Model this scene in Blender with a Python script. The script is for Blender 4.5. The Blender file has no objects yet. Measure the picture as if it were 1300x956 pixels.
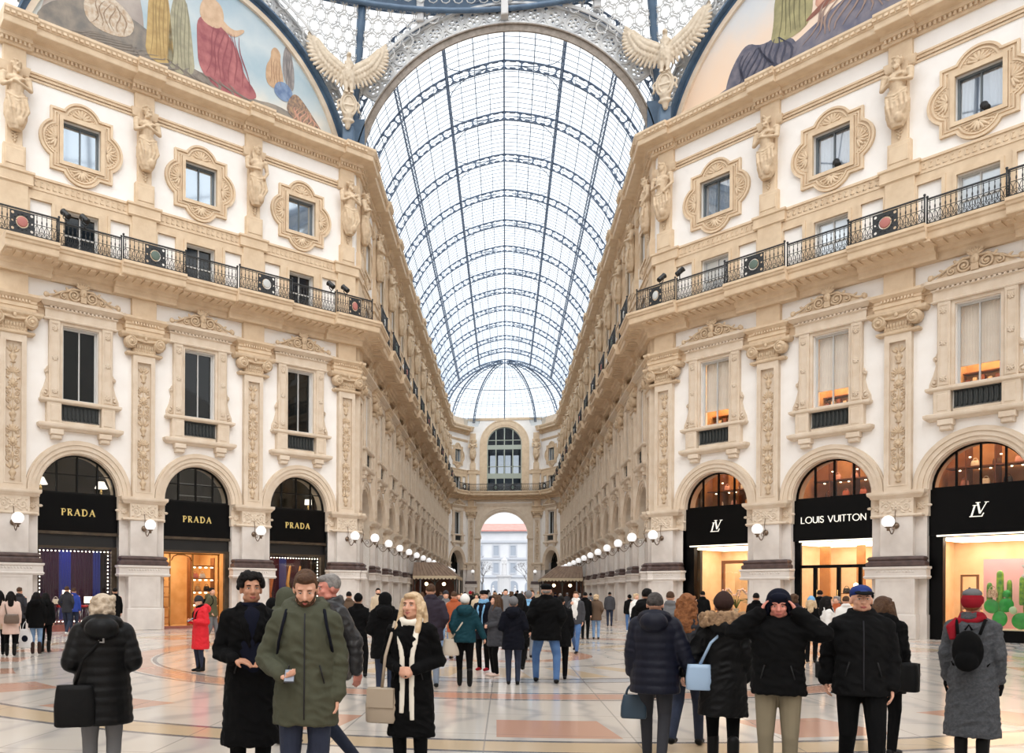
import bpy, bmesh, math, random
from math import sin, cos, pi, radians, sqrt, atan2
from mathutils import Vector, Matrix
from mathutils.geometry import tessellate_polygon
S = bpy.context.scene
C = S.collection
rnd = random.Random(7)
R2 = sqrt(.5)

# ---------------------------------------------------------------- camera, sky, exposure
cam_d = bpy.data.cameras.new('camera')
cam = bpy.data.objects.new('camera', cam_d)
C.objects.link(cam)
S.camera = cam
cam_d.sensor_fit = 'HORIZONTAL'
cam_d.sensor_width = 36.0
cam_d.lens = 36.0 * 1089 / 1300
cam_d.shift_x = (650 - 506) / 1300
cam_d.shift_y = (751 - 478) / 1300
cam_d.clip_start = .2
cam_d.clip_end = 800
cam.location = (.24, 0, 1.73)
cam.rotation_euler = (radians(90), radians(-.3), radians(7.1))

W = bpy.data.worlds.new('world')
S.world = W
W.use_nodes = True
wn = W.node_tree.nodes
wl = W.node_tree.links
wn.clear()
wo = wn.new('ShaderNodeOutputWorld')
wb = wn.new('ShaderNodeBackground')
wtc = wn.new('ShaderNodeTexCoord')
wno = wn.new('ShaderNodeTexNoise')
wno.inputs['Scale'].default_value = 3.0
wno.inputs['Detail'].default_value = 4.0
wr = wn.new('ShaderNodeValToRGB')
wr.color_ramp.elements[0].position = .3
wr.color_ramp.elements[0].color = (.86, .93, 1, 1)
wr.color_ramp.elements[1].position = .65
wr.color_ramp.elements[1].color = (1, 1, 1, 1)
wl.new(wtc.outputs['Generated'], wno.inputs['Vector'])
wl.new(wno.outputs['Fac'], wr.inputs['Fac'])
wl.new(wr.outputs['Color'], wb.inputs['Color'])
wb.inputs['Strength'].default_value = 1.0
wl.new(wb.outputs[0], wo.inputs[0])

sun_d = bpy.data.lights.new('overcast_sun', 'SUN')
sun_d.energy = 1.9
sun_d.angle = radians(70)
sun_d.color = (1, .98, .95)
sun = bpy.data.objects.new('overcast_sun', sun_d)
C.objects.link(sun)
sun.rotation_euler = (radians(38), radians(0), radians(8))

S.view_settings.view_transform = 'Standard'
S.view_settings.look = 'None'
S.view_settings.exposure = 0.68
S.view_settings.gamma = 1
S.view_settings.use_curve_mapping = False
S.cycles.use_denoising = True
S.cycles.max_bounces = 7
S.cycles.diffuse_bounces = 5
S.cycles.glossy_bounces = 3
S.cycles.transmission_bounces = 4
S.cycles.transparent_max_bounces = 16
S.cycles.caustics_reflective = False
S.cycles.caustics_refractive = False
S.cycles.sample_clamp_indirect = 6

# ---------------------------------------------------------------- materials
def lin(c):
    def f(u):
        u /= 255
        return u / 12.92 if u <= .04045 else ((u + .055) / 1.055) ** 2.4
    return (f(c[0]), f(c[1]), f(c[2]), 1)

MATS = {}
def mat(name, col, rough=.7, col2=None, scale=3.0, bump=0.0, bscale=30.0, metal=0.0, emit=0.0, spec=.5, sheen=0.0, coat=0.0, detail=4.0):
    if name in MATS:
        return MATS[name]
    m = bpy.data.materials.new(name)
    m.use_nodes = True
    nt = m.node_tree
    b = nt.nodes['Principled BSDF']
    b.inputs['Base Color'].default_value = lin(col)
    b.inputs['Roughness'].default_value = rough
    b.inputs['Metallic'].default_value = metal
    b.inputs['Specular IOR Level'].default_value = spec
    b.inputs['Sheen Weight'].default_value = sheen
    b.inputs['Coat Weight'].default_value = coat
    tc = nt.nodes.new('ShaderNodeTexCoord')
    if col2:
        n = nt.nodes.new('ShaderNodeTexNoise')
        n.inputs['Scale'].default_value = scale
        n.inputs['Detail'].default_value = detail
        r = nt.nodes.new('ShaderNodeValToRGB')
        r.color_ramp.elements[0].position = .35
        r.color_ramp.elements[0].color = lin(col)
        r.color_ramp.elements[1].position = .65
        r.color_ramp.elements[1].color = lin(col2)
        nt.links.new(tc.outputs['Object'], n.inputs['Vector'])
        nt.links.new(n.outputs['Fac'], r.inputs['Fac'])
        nt.links.new(r.outputs['Color'], b.inputs['Base Color'])
    if bump:
        n2 = nt.nodes.new('ShaderNodeTexNoise')
        n2.inputs['Scale'].default_value = bscale
        n2.inputs['Detail'].default_value = 3
        bp = nt.nodes.new('ShaderNodeBump')
        bp.inputs['Strength'].default_value = bump
        bp.inputs['Distance'].default_value = .02
        nt.links.new(tc.outputs['Object'], n2.inputs['Vector'])
        nt.links.new(n2.outputs['Fac'], bp.inputs['Height'])
        nt.links.new(bp.outputs['Normal'], b.inputs['Normal'])
    if emit:
        b.inputs['Emission Color'].default_value = lin(col)
        b.inputs['Emission Strength'].default_value = emit
    MATS[name] = m
    return m

def glass_mat(name, tint, clear, rough=.02, gloss_col=(255, 255, 255)):
    """thin pane: mostly see-through with a mirror share"""
    m = bpy.data.materials.new(name)
    m.use_nodes = True
    nt = m.node_tree
    nt.nodes.clear()
    o = nt.nodes.new('ShaderNodeOutputMaterial')
    t = nt.nodes.new('ShaderNodeBsdfTransparent')
    t.inputs[0].default_value = lin(tint)
    g = nt.nodes.new('ShaderNodeBsdfGlossy')
    g.inputs['Roughness'].default_value = rough
    g.inputs['Color'].default_value = lin(gloss_col)
    base = ((clear - 1) / (clear + 1)) ** 2
    lw = nt.nodes.new('ShaderNodeLayerWeight')
    lw.inputs['Blend'].default_value = .5
    pw = nt.nodes.new('ShaderNodeMath')
    pw.operation = 'POWER'
    pw.inputs[1].default_value = 5
    fr = nt.nodes.new('ShaderNodeMath')
    fr.operation = 'MULTIPLY_ADD'
    fr.inputs[1].default_value = .6
    fr.inputs[2].default_value = base
    nt.links.new(lw.outputs['Facing'], pw.inputs[0])
    nt.links.new(pw.outputs[0], fr.inputs[0])
    mx = nt.nodes.new('ShaderNodeMixShader')
    nt.links.new(fr.outputs[0], mx.inputs[0])
    nt.links.new(t.outputs[0], mx.inputs[1])
    nt.links.new(g.outputs[0], mx.inputs[2])
    nt.links.new(mx.outputs[0], o.inputs[0])
    MATS[name] = m
    return m

PLASTER = mat('plaster', (243, 240, 236), .85, (238, 234, 229), 1.2, .05, 40)
STONE = mat('tan_stone', (221, 199, 170), .75, (209, 185, 155), 2.2, .25, 22)
STONE2 = mat('pale_stone', (220, 205, 186), .75, (210, 192, 170), 2.0, .25, 25)
RELIEF = mat('carved_stone', (212, 190, 161), .8, (196, 172, 143), 5, .3, 45)
MARBLE = mat('grey_marble', (220, 213, 206), .45, (206, 198, 191), 1.6, .04, 18)
BROWN = mat('brown_marble', (92, 74, 70), .35, (72, 58, 56), 5)
IRON = mat('wrought_iron', (38, 40, 42), .5)
IRON2 = mat('roof_iron', (108, 122, 142), .6, (90, 106, 128), 2)
IRONB = mat('blue_steel', (84, 108, 132), .5, (70, 92, 116), 2)
LACE = mat('grey_ironwork', (206, 206, 204), .6, (180, 182, 184), 2)
BRICK = mat('grey_brown_coffer', (150, 140, 130), .7, (128, 118, 108), 6)
BLACK = mat('black_fascia', (6, 6, 7), .3, spec=.12)
BRONZE = mat('bronze_frame', (86, 74, 60), .35, (66, 56, 46), 3, metal=.5)
DARKF = mat('dark_frame', (18, 17, 17), .4, spec=.2)
WOODF = mat('grey_window_frame', (196, 196, 194), .5)
GOLD = mat('gold_letter', (214, 190, 120), .3, metal=.3, emit=.15)
WHITEL = mat('white_letter', (240, 236, 225), .4, emit=.35)
GLOBE = mat('opal_globe', (250, 250, 250), .15, emit=.35)
def roof_glass():
    m = bpy.data.materials.new('roof_glass')
    m.use_nodes = True
    nt = m.node_tree
    nt.nodes.clear()
    o = nt.nodes.new('ShaderNodeOutputMaterial')
    t = nt.nodes.new('ShaderNodeBsdfTransparent')
    t.inputs[0].default_value = lin((244, 249, 253))
    d = nt.nodes.new('ShaderNodeBsdfTranslucent')
    d.inputs[0].default_value = lin((235, 240, 245))
    mx = nt.nodes.new('ShaderNodeMixShader')
    mx.inputs[0].default_value = .12
    nt.links.new(t.outputs[0], mx.inputs[1])
    nt.links.new(d.outputs[0], mx.inputs[2])
    nt.links.new(mx.outputs[0], o.inputs[0])
    return m
GPANE = roof_glass()
SHOPG = glass_mat('shop_glass', (250, 250, 248), 1.35)
DIMG = glass_mat('smoked_glass', (196, 200, 204), 1.45)
WING = mat('window_glass', (12, 17, 18), .03, spec=.45)
WINB = mat('bright_window_glass', (196, 206, 214), .05, metal=.85)
WINK = mat('dark_window_glass', (16, 20, 22), .05, spec=.7)

# ---------------------------------------------------------------- mesh building
class MB:
    def __init__(self):
        self.v, self.f, self.m, self.s = [], [], [], []
        self.mi = 0
        self.M = None
    def add(self, vs, fs, smooth=False):
        n = len(self.v)
        if self.M is not None:
            vs = [tuple(self.M @ Vector(p)) for p in vs]
        self.v.extend(vs)
        self.f.extend([tuple(i + n for i in f) for f in fs])
        self.m.extend([self.mi] * len(fs))
        self.s.extend([smooth] * len(fs))
        return self
    def box(self, x0, x1, y0, y1, z0, z1):
        vs = [(x0, y0, z0), (x1, y0, z0), (x1, y1, z0), (x0, y1, z0), (x0, y0, z1), (x1, y0, z1), (x1, y1, z1), (x0, y1, z1)]
        return self.add(vs, [(3, 2, 1, 0), (4, 5, 6, 7), (0, 1, 5, 4), (1, 2, 6, 5), (2, 3, 7, 6), (3, 0, 4, 7)])
    def bb(self, x0, x1, y0, y1, z0, z1, b=.02):
        """box with a chamfered front (towards -y)"""
        vs = [(x0, y1, z0), (x1, y1, z0), (x1, y1, z1), (x0, y1, z1), (x0, y0 + b, z0), (x1, y0 + b, z0), (x1, y0 + b, z1), (x0, y0 + b, z1),
              (x0 + b, y0, z0 + b), (x1 - b, y0, z0 + b), (x1 - b, y0, z1 - b), (x0 + b, y0, z1 - b)]
        fs = [(0, 3, 2, 1)]
        for i in range(4):
            j = (i + 1) % 4
            fs += [(i, j, 4 + j, 4 + i), (4 + i, 4 + j, 8 + j, 8 + i)]
        fs.append((8, 9, 10, 11))
        return self.add(vs, fs)
    def tube(self, path, r, n=6, cap=True, smooth=True, flat=1.0):
        P = [Vector(p) for p in path]
        k = len(P)
        rs = r if isinstance(r, (list, tuple)) else [r] * k
        vs, fs = [], []
        up = None
        for i, p in enumerate(P):
            d = (P[min(i + 1, k - 1)] - P[max(i - 1, 0)])
            if d.length < 1e-9:
                d = Vector((0, 0, 1))
            d.normalize()
            if up is None:
                up = Vector((0, 1, 0)) if abs(d.y) < .9 else Vector((1, 0, 0))
            a = d.cross(up)
            if a.length < 1e-6:
                a = d.cross(Vector((1, 0, 0)))
            a.normalize()
            b = a.cross(d).normalized()
            up = b
            for j in range(n):
                t = 2 * pi * j / n
                q = p + a * (cos(t) * rs[i]) + b * (sin(t) * rs[i] * flat)
                vs.append(tuple(q))
        for i in range(k - 1):
            for j in range(n):
                j2 = (j + 1) % n
                fs.append((i * n + j, i * n + j2, (i + 1) * n + j2, (i + 1) * n + j))
        if cap:
            fs.append(tuple(range(n - 1, -1, -1)))
            fs.append(tuple((k - 1) * n + j for j in range(n)))
        return self.add(vs, fs, smooth)
    def ell(self, c, r, n=10, m=7, rot=None):
        vs, fs = [], []
        c = Vector(c)
        if not isinstance(r, (tuple, list)):
            r = (r, r, r)
        for i in range(1, m):
            ph = pi * i / m
            for j in range(n):
                t = 2 * pi * j / n
                q = Vector((r[0] * sin(ph) * cos(t), r[1] * sin(ph) * sin(t), r[2] * cos(ph)))
                if rot is not None:
                    q = rot @ q
                vs.append(tuple(c + q))
        top, bot = Vector((0, 0, r[2])), Vector((0, 0, -r[2]))
        if rot is not None:
            top, bot = rot @ top, rot @ bot
        vs += [tuple(c + top), tuple(c + bot)]
        T, B = len(vs) - 2, len(vs) - 1
        for i in range(m - 2):
            for j in range(n):
                j2 = (j + 1) % n
                fs.append((i * n + j, (i + 1) * n + j, (i + 1) * n + j2, i * n + j2))
        for j in range(n):
            j2 = (j + 1) % n
            fs.append((T, j, j2))
            fs.append((B, (m - 2) * n + j2, (m - 2) * n + j))
        return self.add(vs, fs, True)
    def rings(self, rings, cap=True, smooth=True):
        """loft a list of equal-length closed rings"""
        n = len(rings[0])
        vs = [tuple(p) for r in rings for p in r]
        fs = []
        for i in range(len(rings) - 1):
            for j in range(n):
                j2 = (j + 1) % n
                fs.append((i * n + j, i * n + j2, (i + 1) * n + j2, (i + 1) * n + j))
        if cap:
            fs.append(tuple(range(n - 1, -1, -1)))
            k = (len(rings) - 1) * n
            fs.append(tuple(k + j for j in range(n)))
        return self.add(vs, fs, smooth)
    def lathe(self, prof, c=(0, 0, 0), n=12, smooth=True, ax='z'):
        rs = []
        for r, z in prof:
            ring = []
            for j in range(n):
                t = 2 * pi * j / n
                if ax == 'z':
                    ring.append((c[0] + r * cos(t), c[1] + r * sin(t), c[2] + z))
                else:
                    ring.append((c[0] + r * cos(t), c[1] + z, c[2] + r * sin(t)))
            rs.append(ring)
        return self.rings(rs, True, smooth)
    def plate(self, outer, holes, y0, y1, fn=None):
        """flat slab in x,z with holes, between y0 (front) and y1"""
        loops = [outer] + list(holes)
        flat = [p for l in loops for p in l]
        tris = tessellate_polygon([[Vector((p[0], p[1], 0)) for p in l] for l in loops])
        n = len(flat)
        vs = [(p[0], y0, p[1]) for p in flat] + [(p[0], y1, p[1]) for p in flat]
        if fn:
            vs = [fn(*p) for p in vs]
        fs = []
        for t in tris:
            a, b, c = [flat[i] for i in t]
            s = (b[0] - a[0]) * (c[1] - a[1]) - (b[1] - a[1]) * (c[0] - a[0])
            if s < 0:
                t = (t[0], t[2], t[1])
            fs.append(tuple(t))
            fs.append((t[2] + n, t[1] + n, t[0] + n))
        k = 0
        for li, l in enumerate(loops):
            m = len(l)
            ar = sum(l[i][0] * l[(i + 1) % m][1] - l[(i + 1) % m][0] * l[i][1] for i in range(m))
            ccw = ar > 0
            for i in range(m):
                a, b = k + i, k + (i + 1) % m
                if ccw == (li == 0):
                    fs.append((a, a + n, b + n, b))
                else:
                    fs.append((b, b + n, a + n, a))
            k += m
        return self.add(vs, fs)
    def prof(self, x0, x1, pts, ret=True):
        """straight moulding: profile pts (out, z) extruded along x with returned ends; out is towards -y"""
        rs = []
        n = len(pts)
        vs, fs = [], []
        for s, x in ((0, x0), (1, x1)):
            for o, z in pts:
                e = o if ret else 0
                vs.append((x - e if s == 0 else x + e, -o, z))
        for i in range(n - 1):
            fs.append((i, n + i, n + i + 1, i + 1))
        # side returns down to the wall
        for s, x in ((0, x0), (1, x1)):
            b = len(vs)
            for o, z in pts:
                e = o if ret else 0
                vs.append((x - e if s == 0 else x + e, 0, z))
            for i in range(n - 1):
                a, c = s * n + i, b + i
                fs.append((a, a + 1, c + 1, c) if s == 0 else (c, c + 1, a + 1, a))
        l0 = 2 * n
        r0 = 3 * n
        fs.append((0, l0, r0, n))
        fs.append((n - 1, 2 * n - 1, r0 + n - 1, l0 + n - 1))
        return self.add(vs, fs)
    def mesh(self, name, mats):
        me = bpy.data.meshes.new(name)
        me.from_pydata(self.v, [], self.f)
        if not isinstance(mats, (list, tuple)):
            mats = [mats]
        for m in mats:
            me.materials.append(m)
        if len(mats) > 1:
            me.polygons.foreach_set('material_index', self.m)
        if any(self.s):
            me.polygons.foreach_set('use_smooth', self.s)
        me.update()
        return me

def arc(cx, cz, r, a0, a1, n):
    return [(cx + r * cos(radians(a0 + (a1 - a0) * i / n)), cz + r * sin(radians(a0 + (a1 - a0) * i / n))) for i in range(n + 1)]
def rect(x0, x1, z0, z1):
    return [(x0, z0), (x1, z0), (x1, z1), (x0, z1)]
def circ(cx, cz, r, n=10, a=0):
    return [(cx + r * cos(2 * pi * i / n + a), cz + r * sin(2 * pi * i / n + a)) for i in range(n)]

# ornaments, all in the x,z plane standing out towards -y
def spiral(mb, cx, cz, r, turns=1.6, sgn=1, a0=0, y=-.03, w=.03, n=20):
    pts, rs = [], []
    for i in range(n + 1):
        t = i / n
        a = radians(a0) + sgn * turns * 2 * pi * t
        q = r * (1 - t) ** .8 + r * .08
        pts.append((cx + q * cos(a), y, cz + q * sin(a)))
        rs.append(w * (1 - .35 * t))
    mb.tube(pts, rs, 5)
    mb.ell((cx, y - w * .4, cz), (w * 1.3, w * 1.3, w * 1.3), 8, 5)
def leaf(mb, x, z, ln, wd, ang, y=-.03, th=.03):
    r = Matrix.Rotation(-radians(ang), 3, 'Y')
    c = Vector((x, y, z)) + r @ Vector((ln / 2, 0, 0))
    mb.ell(c, (ln / 2, th, wd / 2), 8, 5, r)
def rosette(mb, x, z, r, y=-.03, k=8, th=.03):
    for i in range(k):
        leaf(mb, x, z, r, r * .5, 360 * i / k, y, th)
    mb.ell((x, y - th * .6, z), (r * .25, th * .9, r * .25), 8, 5)
def shell(mb, x, z, r, a0, a1, k=7, y=-.04, th=.035):
    for i in range(k):
        a = a0 + (a1 - a0) * i / (k - 1)
        leaf(mb, x, z, r, r * .26, a, y, th)

# ---------------------------------------------------------------- objects
def link(o, parent=None):
    C.objects.link(o)
    if parent is not None:
        o.parent = parent
    return o
def tag(o, label=None, cat=None, group=None, kind=None):
    if label: o['label'] = label
    if cat: o['category'] = cat
    if group: o['group'] = group
    if kind: o['kind'] = kind
    return o
def empty(name, loc=(0, 0, 0), rz=0, **k):
    o = bpy.data.objects.new(name, None)
    o.location = loc
    o.rotation_euler = (0, 0, rz)
    link(o)
    return tag(o, **k)
def ob(name, mb, mats, parent=None, loc=None, rz=0, **k):
    me = mb if isinstance(mb, bpy.types.Mesh) else mb.mesh(name, mats)
    o = bpy.data.objects.new(name, me)
    link(o, parent)
    if loc is not None:
        o.location = loc
        o.rotation_euler = (0, 0, rz)
    return tag(o, **k)
# a design: (name, mesh or None, [child designs]); make() puts a copy of it with copies of its parts
def D(name, mb, mats=None, kids=(), loc=None, rz=0.0):
    me = None if mb is None else (mb if isinstance(mb, bpy.types.Mesh) else mb.mesh(name, mats))
    return (name, me, list(kids), loc, rz)
def make(d, loc=(0, 0, 0), rz=0.0, name=None, parent=None, sx=1.0, **k):
    nm, me, kids, l0, r0 = d
    o = bpy.data.objects.new(name or nm, me)
    link(o, parent)
    if parent is None:
        o.location = loc
        o.rotation_euler = (0, 0, rz)
        if sx != 1.0:
            o.scale = (sx, 1, 1)
    elif l0 is not None:
        o.location = l0
        o.rotation_euler = (0, 0, r0)
    for kd in kids:
        make(kd, parent=o)
    return tag(o, **k)
ORD = 'first second third fourth fifth sixth seventh eighth ninth tenth eleventh twelfth thirteenth fourteenth fifteenth'.split()
# ================================================================ THE PLACE
B = 5.34                       # bay
CX, CY = 7.57, 43.81           # corner of octagon and gallery, plaster line
OC = Vector((0, 23.9, 0))      # octagon centre
DL = 17.25                     # length of a diagonal side
YE = 114.4                     # where the gallery side walls end
EX, EY = 5.05, 118.4           # end wall half width, position
TOP = 24.3
ZB = 15.45                     # balcony floor
# outline of the plaster line, going to the viewer's right
PTS = [(-CX - DL * R2, CY - DL * R2), (-CX, CY), (-CX, YE), (-EX, EY), (EX, EY), (CX, YE), (CX, CY), (CX + DL * R2, CY - DL * R2)]
PTS = [Vector(p) for p in PTS]
def seg_pilasters():
    """for each leg of the outline: distances of pilaster centres from the leg's start"""
    dl = [DL - (.617 + B * k) for k in (3, 2, 1, 0)]
    dr = [.617 + B * k for k in range(4)]
    nl = [.69 + B * k for k in range(14)]
    L = YE - CY
    nr = [L - q for q in reversed(nl)]
    return [dl, nl, [4.75], [.6, 2 * EX - .6], [.05], nr, dr]
PIL = seg_pilasters()
def frame(i):
    a, b = PTS[i], PTS[i + 1]
    d = (b - a)
    return a, d.normalized(), d.length, atan2(d.y, d.x)
def wp(i, s, out=0.0, z=0.0):
    a, d, L, an = frame(i)
    return Vector((a.x + d.x * s + d.y * out, a.y + d.y * s - d.x * out, z))

def raised(total_half, legs):
    """runs along the outline where a ressaut stands out, in running length"""
    acc, out = 0, []
    for i in range(7):
        L = frame(i)[2]
        for s in PIL[i]:
            out.append((acc + s - total_half, acc + s + total_half))
        acc += L
    out.sort()
    m = []
    for a, b in out:
        if m and a <= m[-1][1] + .25:
            m[-1][1] = max(m[-1][1], b)
        else:
            m.append([a, b])
    return m
def outline_nodes(half, extra, i0=0, i1=7):
    """(point, mitre, extra) nodes"""
    R = raised(half, None)
    acc = [0]
    for i in range(7):
        acc.append(acc[-1] + frame(i)[2])
    inside = lambda t: any(a < t < b for a, b in R)
    nodes = []
    for i in range(i0, i1):
        a, d, L, an = frame(i)
        nrm = Vector((d.y, -d.x))
        ev = sorted({t for r in R for t in r if acc[i] + 1e-4 < t < acc[i + 1] - 1e-4})
        if i == i0:
            m0 = nrm
        else:
            dp = frame(i - 1)[1]
            np_ = Vector((dp.y, -dp.x))
            m0 = (nrm + np_).normalized()
            m0 = m0 / m0.dot(nrm)
        if i == i0:
            nodes.append((a.copy(), m0, extra if inside(acc[i] + 1e-3) else 0))
        for t in ev:
            p = a + d * (t - acc[i])
            e0, e1 = inside(t - 1e-3), inside(t + 1e-3)
            nodes.append((p, nrm, extra * e0))
            nodes.append((p, nrm, extra * e1))
        b = PTS[i + 1]
        if i + 1 < i1:
            dn = frame(i + 1)[1]
            nn = Vector((dn.y, -dn.x))
            m1 = (nrm + nn).normalized()
            m1 = m1 / m1.dot(nrm)
        else:
            m1 = nrm
        nodes.append((b.copy(), m1, extra * inside(acc[i + 1] - 1e-3)))
    return nodes
def sweep(mb, nodes, prof):
    n = len(prof)
    vs = [(p.x + m.x * (o + (e if o > .02 else 0)), p.y + m.y * (o + (e if o > .02 else 0)), z) for p, m, e in nodes for o, z in prof]
    fs = [(i * n + j, (i + 1) * n + j, (i + 1) * n + j + 1, i * n + j + 1) for i in range(len(nodes) - 1) for j in range(n - 1)]
    mb.add(vs, fs)
    mb.add([vs[j] for j in range(n)], [tuple(range(n))])
    mb.add([vs[-n + j] for j in range(n)], [tuple(range(n - 1, -1, -1))])
def dentils(mb, half, extra, step, wd, o0, o1, z0, z1, i0=0, i1=7):
    R = raised(half, None)
    acc = 0
    for i in range(7):
        a, d, L, an = frame(i)
        if i0 <= i < i1:
            k = int(L / step)
            for q in range(k):
                s = (q + .5) * L / k
                e = extra if any(x < acc + s < y for x, y in R) else 0
                p = [wp(i, s - wd / 2, o0), wp(i, s + wd / 2, o0), wp(i, s + wd / 2, o1 + e), wp(i, s - wd / 2, o1 + e)]
                vs = [(v.x, v.y, z) for z in (z0, z1) for v in p]
                mb.add(vs, [(3, 2, 1, 0), (4, 5, 6, 7), (0, 1, 5, 4), (1, 2, 6, 5), (2, 3, 7, 6), (3, 0, 4, 7)])
        acc += L

# ---------------------------------------------------------------- floor
def floor_material():
    m = bpy.data.materials.new('mosaic_marble')
    m.use_nodes = True
    nt = m.node_tree
    N, L = nt.nodes, nt.links
    b = N['Principled BSDF']
    def V(x):
        n = N.new('ShaderNodeValue'); n.outputs[0].default_value = x; return n.outputs[0]
    def mth(op, a, c=None, d=None):
        n = N.new('ShaderNodeMath'); n.operation = op
        for i, q in enumerate((a, c, d)):
            if q is None: continue
            if isinstance(q, (int, float)): n.inputs[i].default_value = q
            else: L.new(q, n.inputs[i])
        return n.outputs[0]
    def mix(f, a, c):
        n = N.new('ShaderNodeMix'); n.data_type = 'RGBA'
        if isinstance(f, (int, float)): n.inputs[0].default_value = f
        else: L.new(f, n.inputs[0])
        for i, q in ((6, a), (7, c)):
            if isinstance(q, tuple): n.inputs[i].default_value = q
            else: L.new(q, n.inputs[i])
        return n.outputs[2]
    g = N.new('ShaderNodeNewGeometry')
    sp = N.new('ShaderNodeSeparateXYZ'); L.new(g.outputs['Position'], sp.inputs[0])
    X, Y = sp.outputs[0], sp.outputs[1]
    nz = N.new('ShaderNodeTexNoise'); nz.inputs['Scale'].default_value = .8; nz.inputs['Detail'].default_value = 6
    L.new(g.outputs['Position'], nz.inputs['Vector'])
    vein = N.new('ShaderNodeTexWave'); vein.inputs['Scale'].default_value = .35; vein.inputs['Distortion'].default_value = 9; vein.inputs['Detail'].default_value = 3
    L.new(g.outputs['Position'], vein.inputs['Vector'])
    cream = mix(nz.outputs[0], lin((222, 214, 204)), lin((196, 186, 174)))
    cream = mix(mth('MULTIPLY', mth('POWER', vein.outputs['Fac'], 6), .5), cream, lin((160, 158, 158)))
    tan = mix(nz.outputs[0], lin((212, 190, 158)), lin((196, 170, 136)))
    salmon = mix(nz.outputs[0], lin((206, 164, 142)), lin((192, 146, 124)))
    grey = mix(nz.outputs[0], lin((186, 188, 190)), lin((156, 160, 164)))
    dark = lin((112, 110, 112))
    dy = mth('SUBTRACT', Y, 23.9)
    r = mth('SQRT', mth('ADD', mth('MULTIPLY', X, X), mth('MULTIPLY', dy, dy)))
    ang = mth('ARCTAN2', dy, X)
    def band(v, a, c):
        return mth('MULTIPLY', mth('GREATER_THAN', v, a), mth('LESS_THAN', v, c))
    col = cream
    # radial wedges in the outer field
    wedge = mth('GREATER_THAN', mth('SINE', mth('MULTIPLY', ang, 24)), 0.25)
    col = mix(mth('MULTIPLY', band(r, 12.2, 13.6), wedge), col, salmon)
    col = mix(mth('MULTIPLY', band(r, 4.2, 6.4), wedge), col, tan)
    for a, c, q in ((2.0, 2.6, salmon), (6.6, 6.75, dark), (6.75, 7.3, grey), (7.3, 7.4, dark), (9.2, 9.9, salmon), (9.05, 9.15, dark), (9.95, 10.05, dark), (13.8, 13.9, dark), (13.9, 14.5, tan), (14.5, 14.6, dark), (3.9, 4.0, dark), (16.2, 16.3, dark), (16.3, 16.9, grey), (16.9, 17.0, dark)):
        col = mix(band(r, a, c), col, q)
    # small roundels around
    fy = mth('SUBTRACT', mth('FRACT', mth('DIVIDE', mth('ADD', Y, 0), 7.0)), .5)
    fx = mth('SUBTRACT', mth('FRACT', mth('ADD', mth('DIVIDE', X, 7.0), .5)), .5)
    r2 = mth('MULTIPLY', mth('SQRT', mth('ADD', mth('MULTIPLY', fx, fx), mth('MULTIPLY', fy, fy))), 7.0)
    out = mth('GREATER_THAN', r, 17.2)
    for a, c, q in ((0, .6, tan), (1.2, 1.5, salmon), (1.5, 1.58, dark), (2.1, 2.5, salmon), (2.5, 2.56, dark), (3.0, 3.06, dark), (3.06, 3.3, grey)):
        col = mix(mth('MULTIPLY', out, band(r2, a, c)), col, q)
    # square joints
    for ax in (X, Y):
        f = mth('FRACT', mth('DIVIDE', ax, 1.75))
        col = mix(mth('MULTIPLY', mth('LESS_THAN', f, .012), .5), col, dark)
    L.new(col, b.inputs['Base Color'])
    b.inputs['Roughness'].default_value = .13
    rr = N.new('ShaderNodeMapRange'); L.new(nz.outputs[0], rr.inputs[0]); rr.inputs[3].default_value = .06; rr.inputs[4].default_value = .24
    L.new(rr.outputs[0], b.inputs['Roughness'])
    b.inputs['Specular IOR Level'].default_value = .7
    return m
fl = MB()
fl.box(-62, 62, -46, 122, -.3, 0)
ob('floor', fl, floor_material(), kind='structure')
pv = MB()
pv.box(-70, 70, 122, 240, -.35, -.02)
ob('ground', pv, mat('pale_paving', (168, 168, 168), .8, (152, 152, 154), 1), kind='structure')

# ---------------------------------------------------------------- wall of one bay
def bay_wall():
    mb = MB()
    w = B / 2
    outer = [(-w, 0), (-1.67, 0), (-1.67, 5.75)] + arc(0, 5.75, 1.67, 180, 0, 20)[1:-1] + [(1.67, 5.75), (1.67, 0), (w, 0), (w, TOP), (-w, TOP)]
    mb.plate(outer, [rect(-.72, .72, 9.57, 12.6), rect(-.7, .7, 15.5, 17.4), rect(-.77, .77, 19.39, 21.09)], 0, .5)
    return mb
def archivolt():
    mb = MB()
    for r0, r1, y in ((1.67, 1.82, -.05), (1.82, 2.0, -.1), (2.0, 2.12, -.14), (2.12, 2.19, -.08)):
        o = arc(0, 5.75, r1, 180, 0, 24)
        i = arc(0, 5.75, r0, 0, 180, 24)
        mb.plate(o + i, [], y, .02)
    return mb
def arch_lining(y1=.9):
    mb = MB()
    o = arc(0, 5.75, 1.72, 180, 0, 20)
    i = arc(0, 5.75, 1.62, 0, 180, 20)
    mb.plate(o + i, [], .0, y1)
    return mb
def wall_impost():
    mb = MB()
    for s in (-1, 1):
        x0, x1 = sorted((s * 1.62, s * 2.67))
        mb.box(x0, x1, -.03, .6, 4.8, 5.5)
        mb.box(x0 + (.0 if s > 0 else .04), x1 - (.0 if s < 0 else .04), -.12, .62, 5.5, 5.62)
        mb.box(x0, x1, -.17, .62, 5.62, 5.75)
        mb.box(x0, x1, -.06, .6, 4.74, 4.82)
        rosette(mb, s * 1.88, 5.15, .17, -.05, 8)
        for q in (-1, 1):
            leaf(mb, s * 1.88 + q * .2, 5.15, .2, .12, 90 - q * 90, -.05)
    return mb
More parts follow.
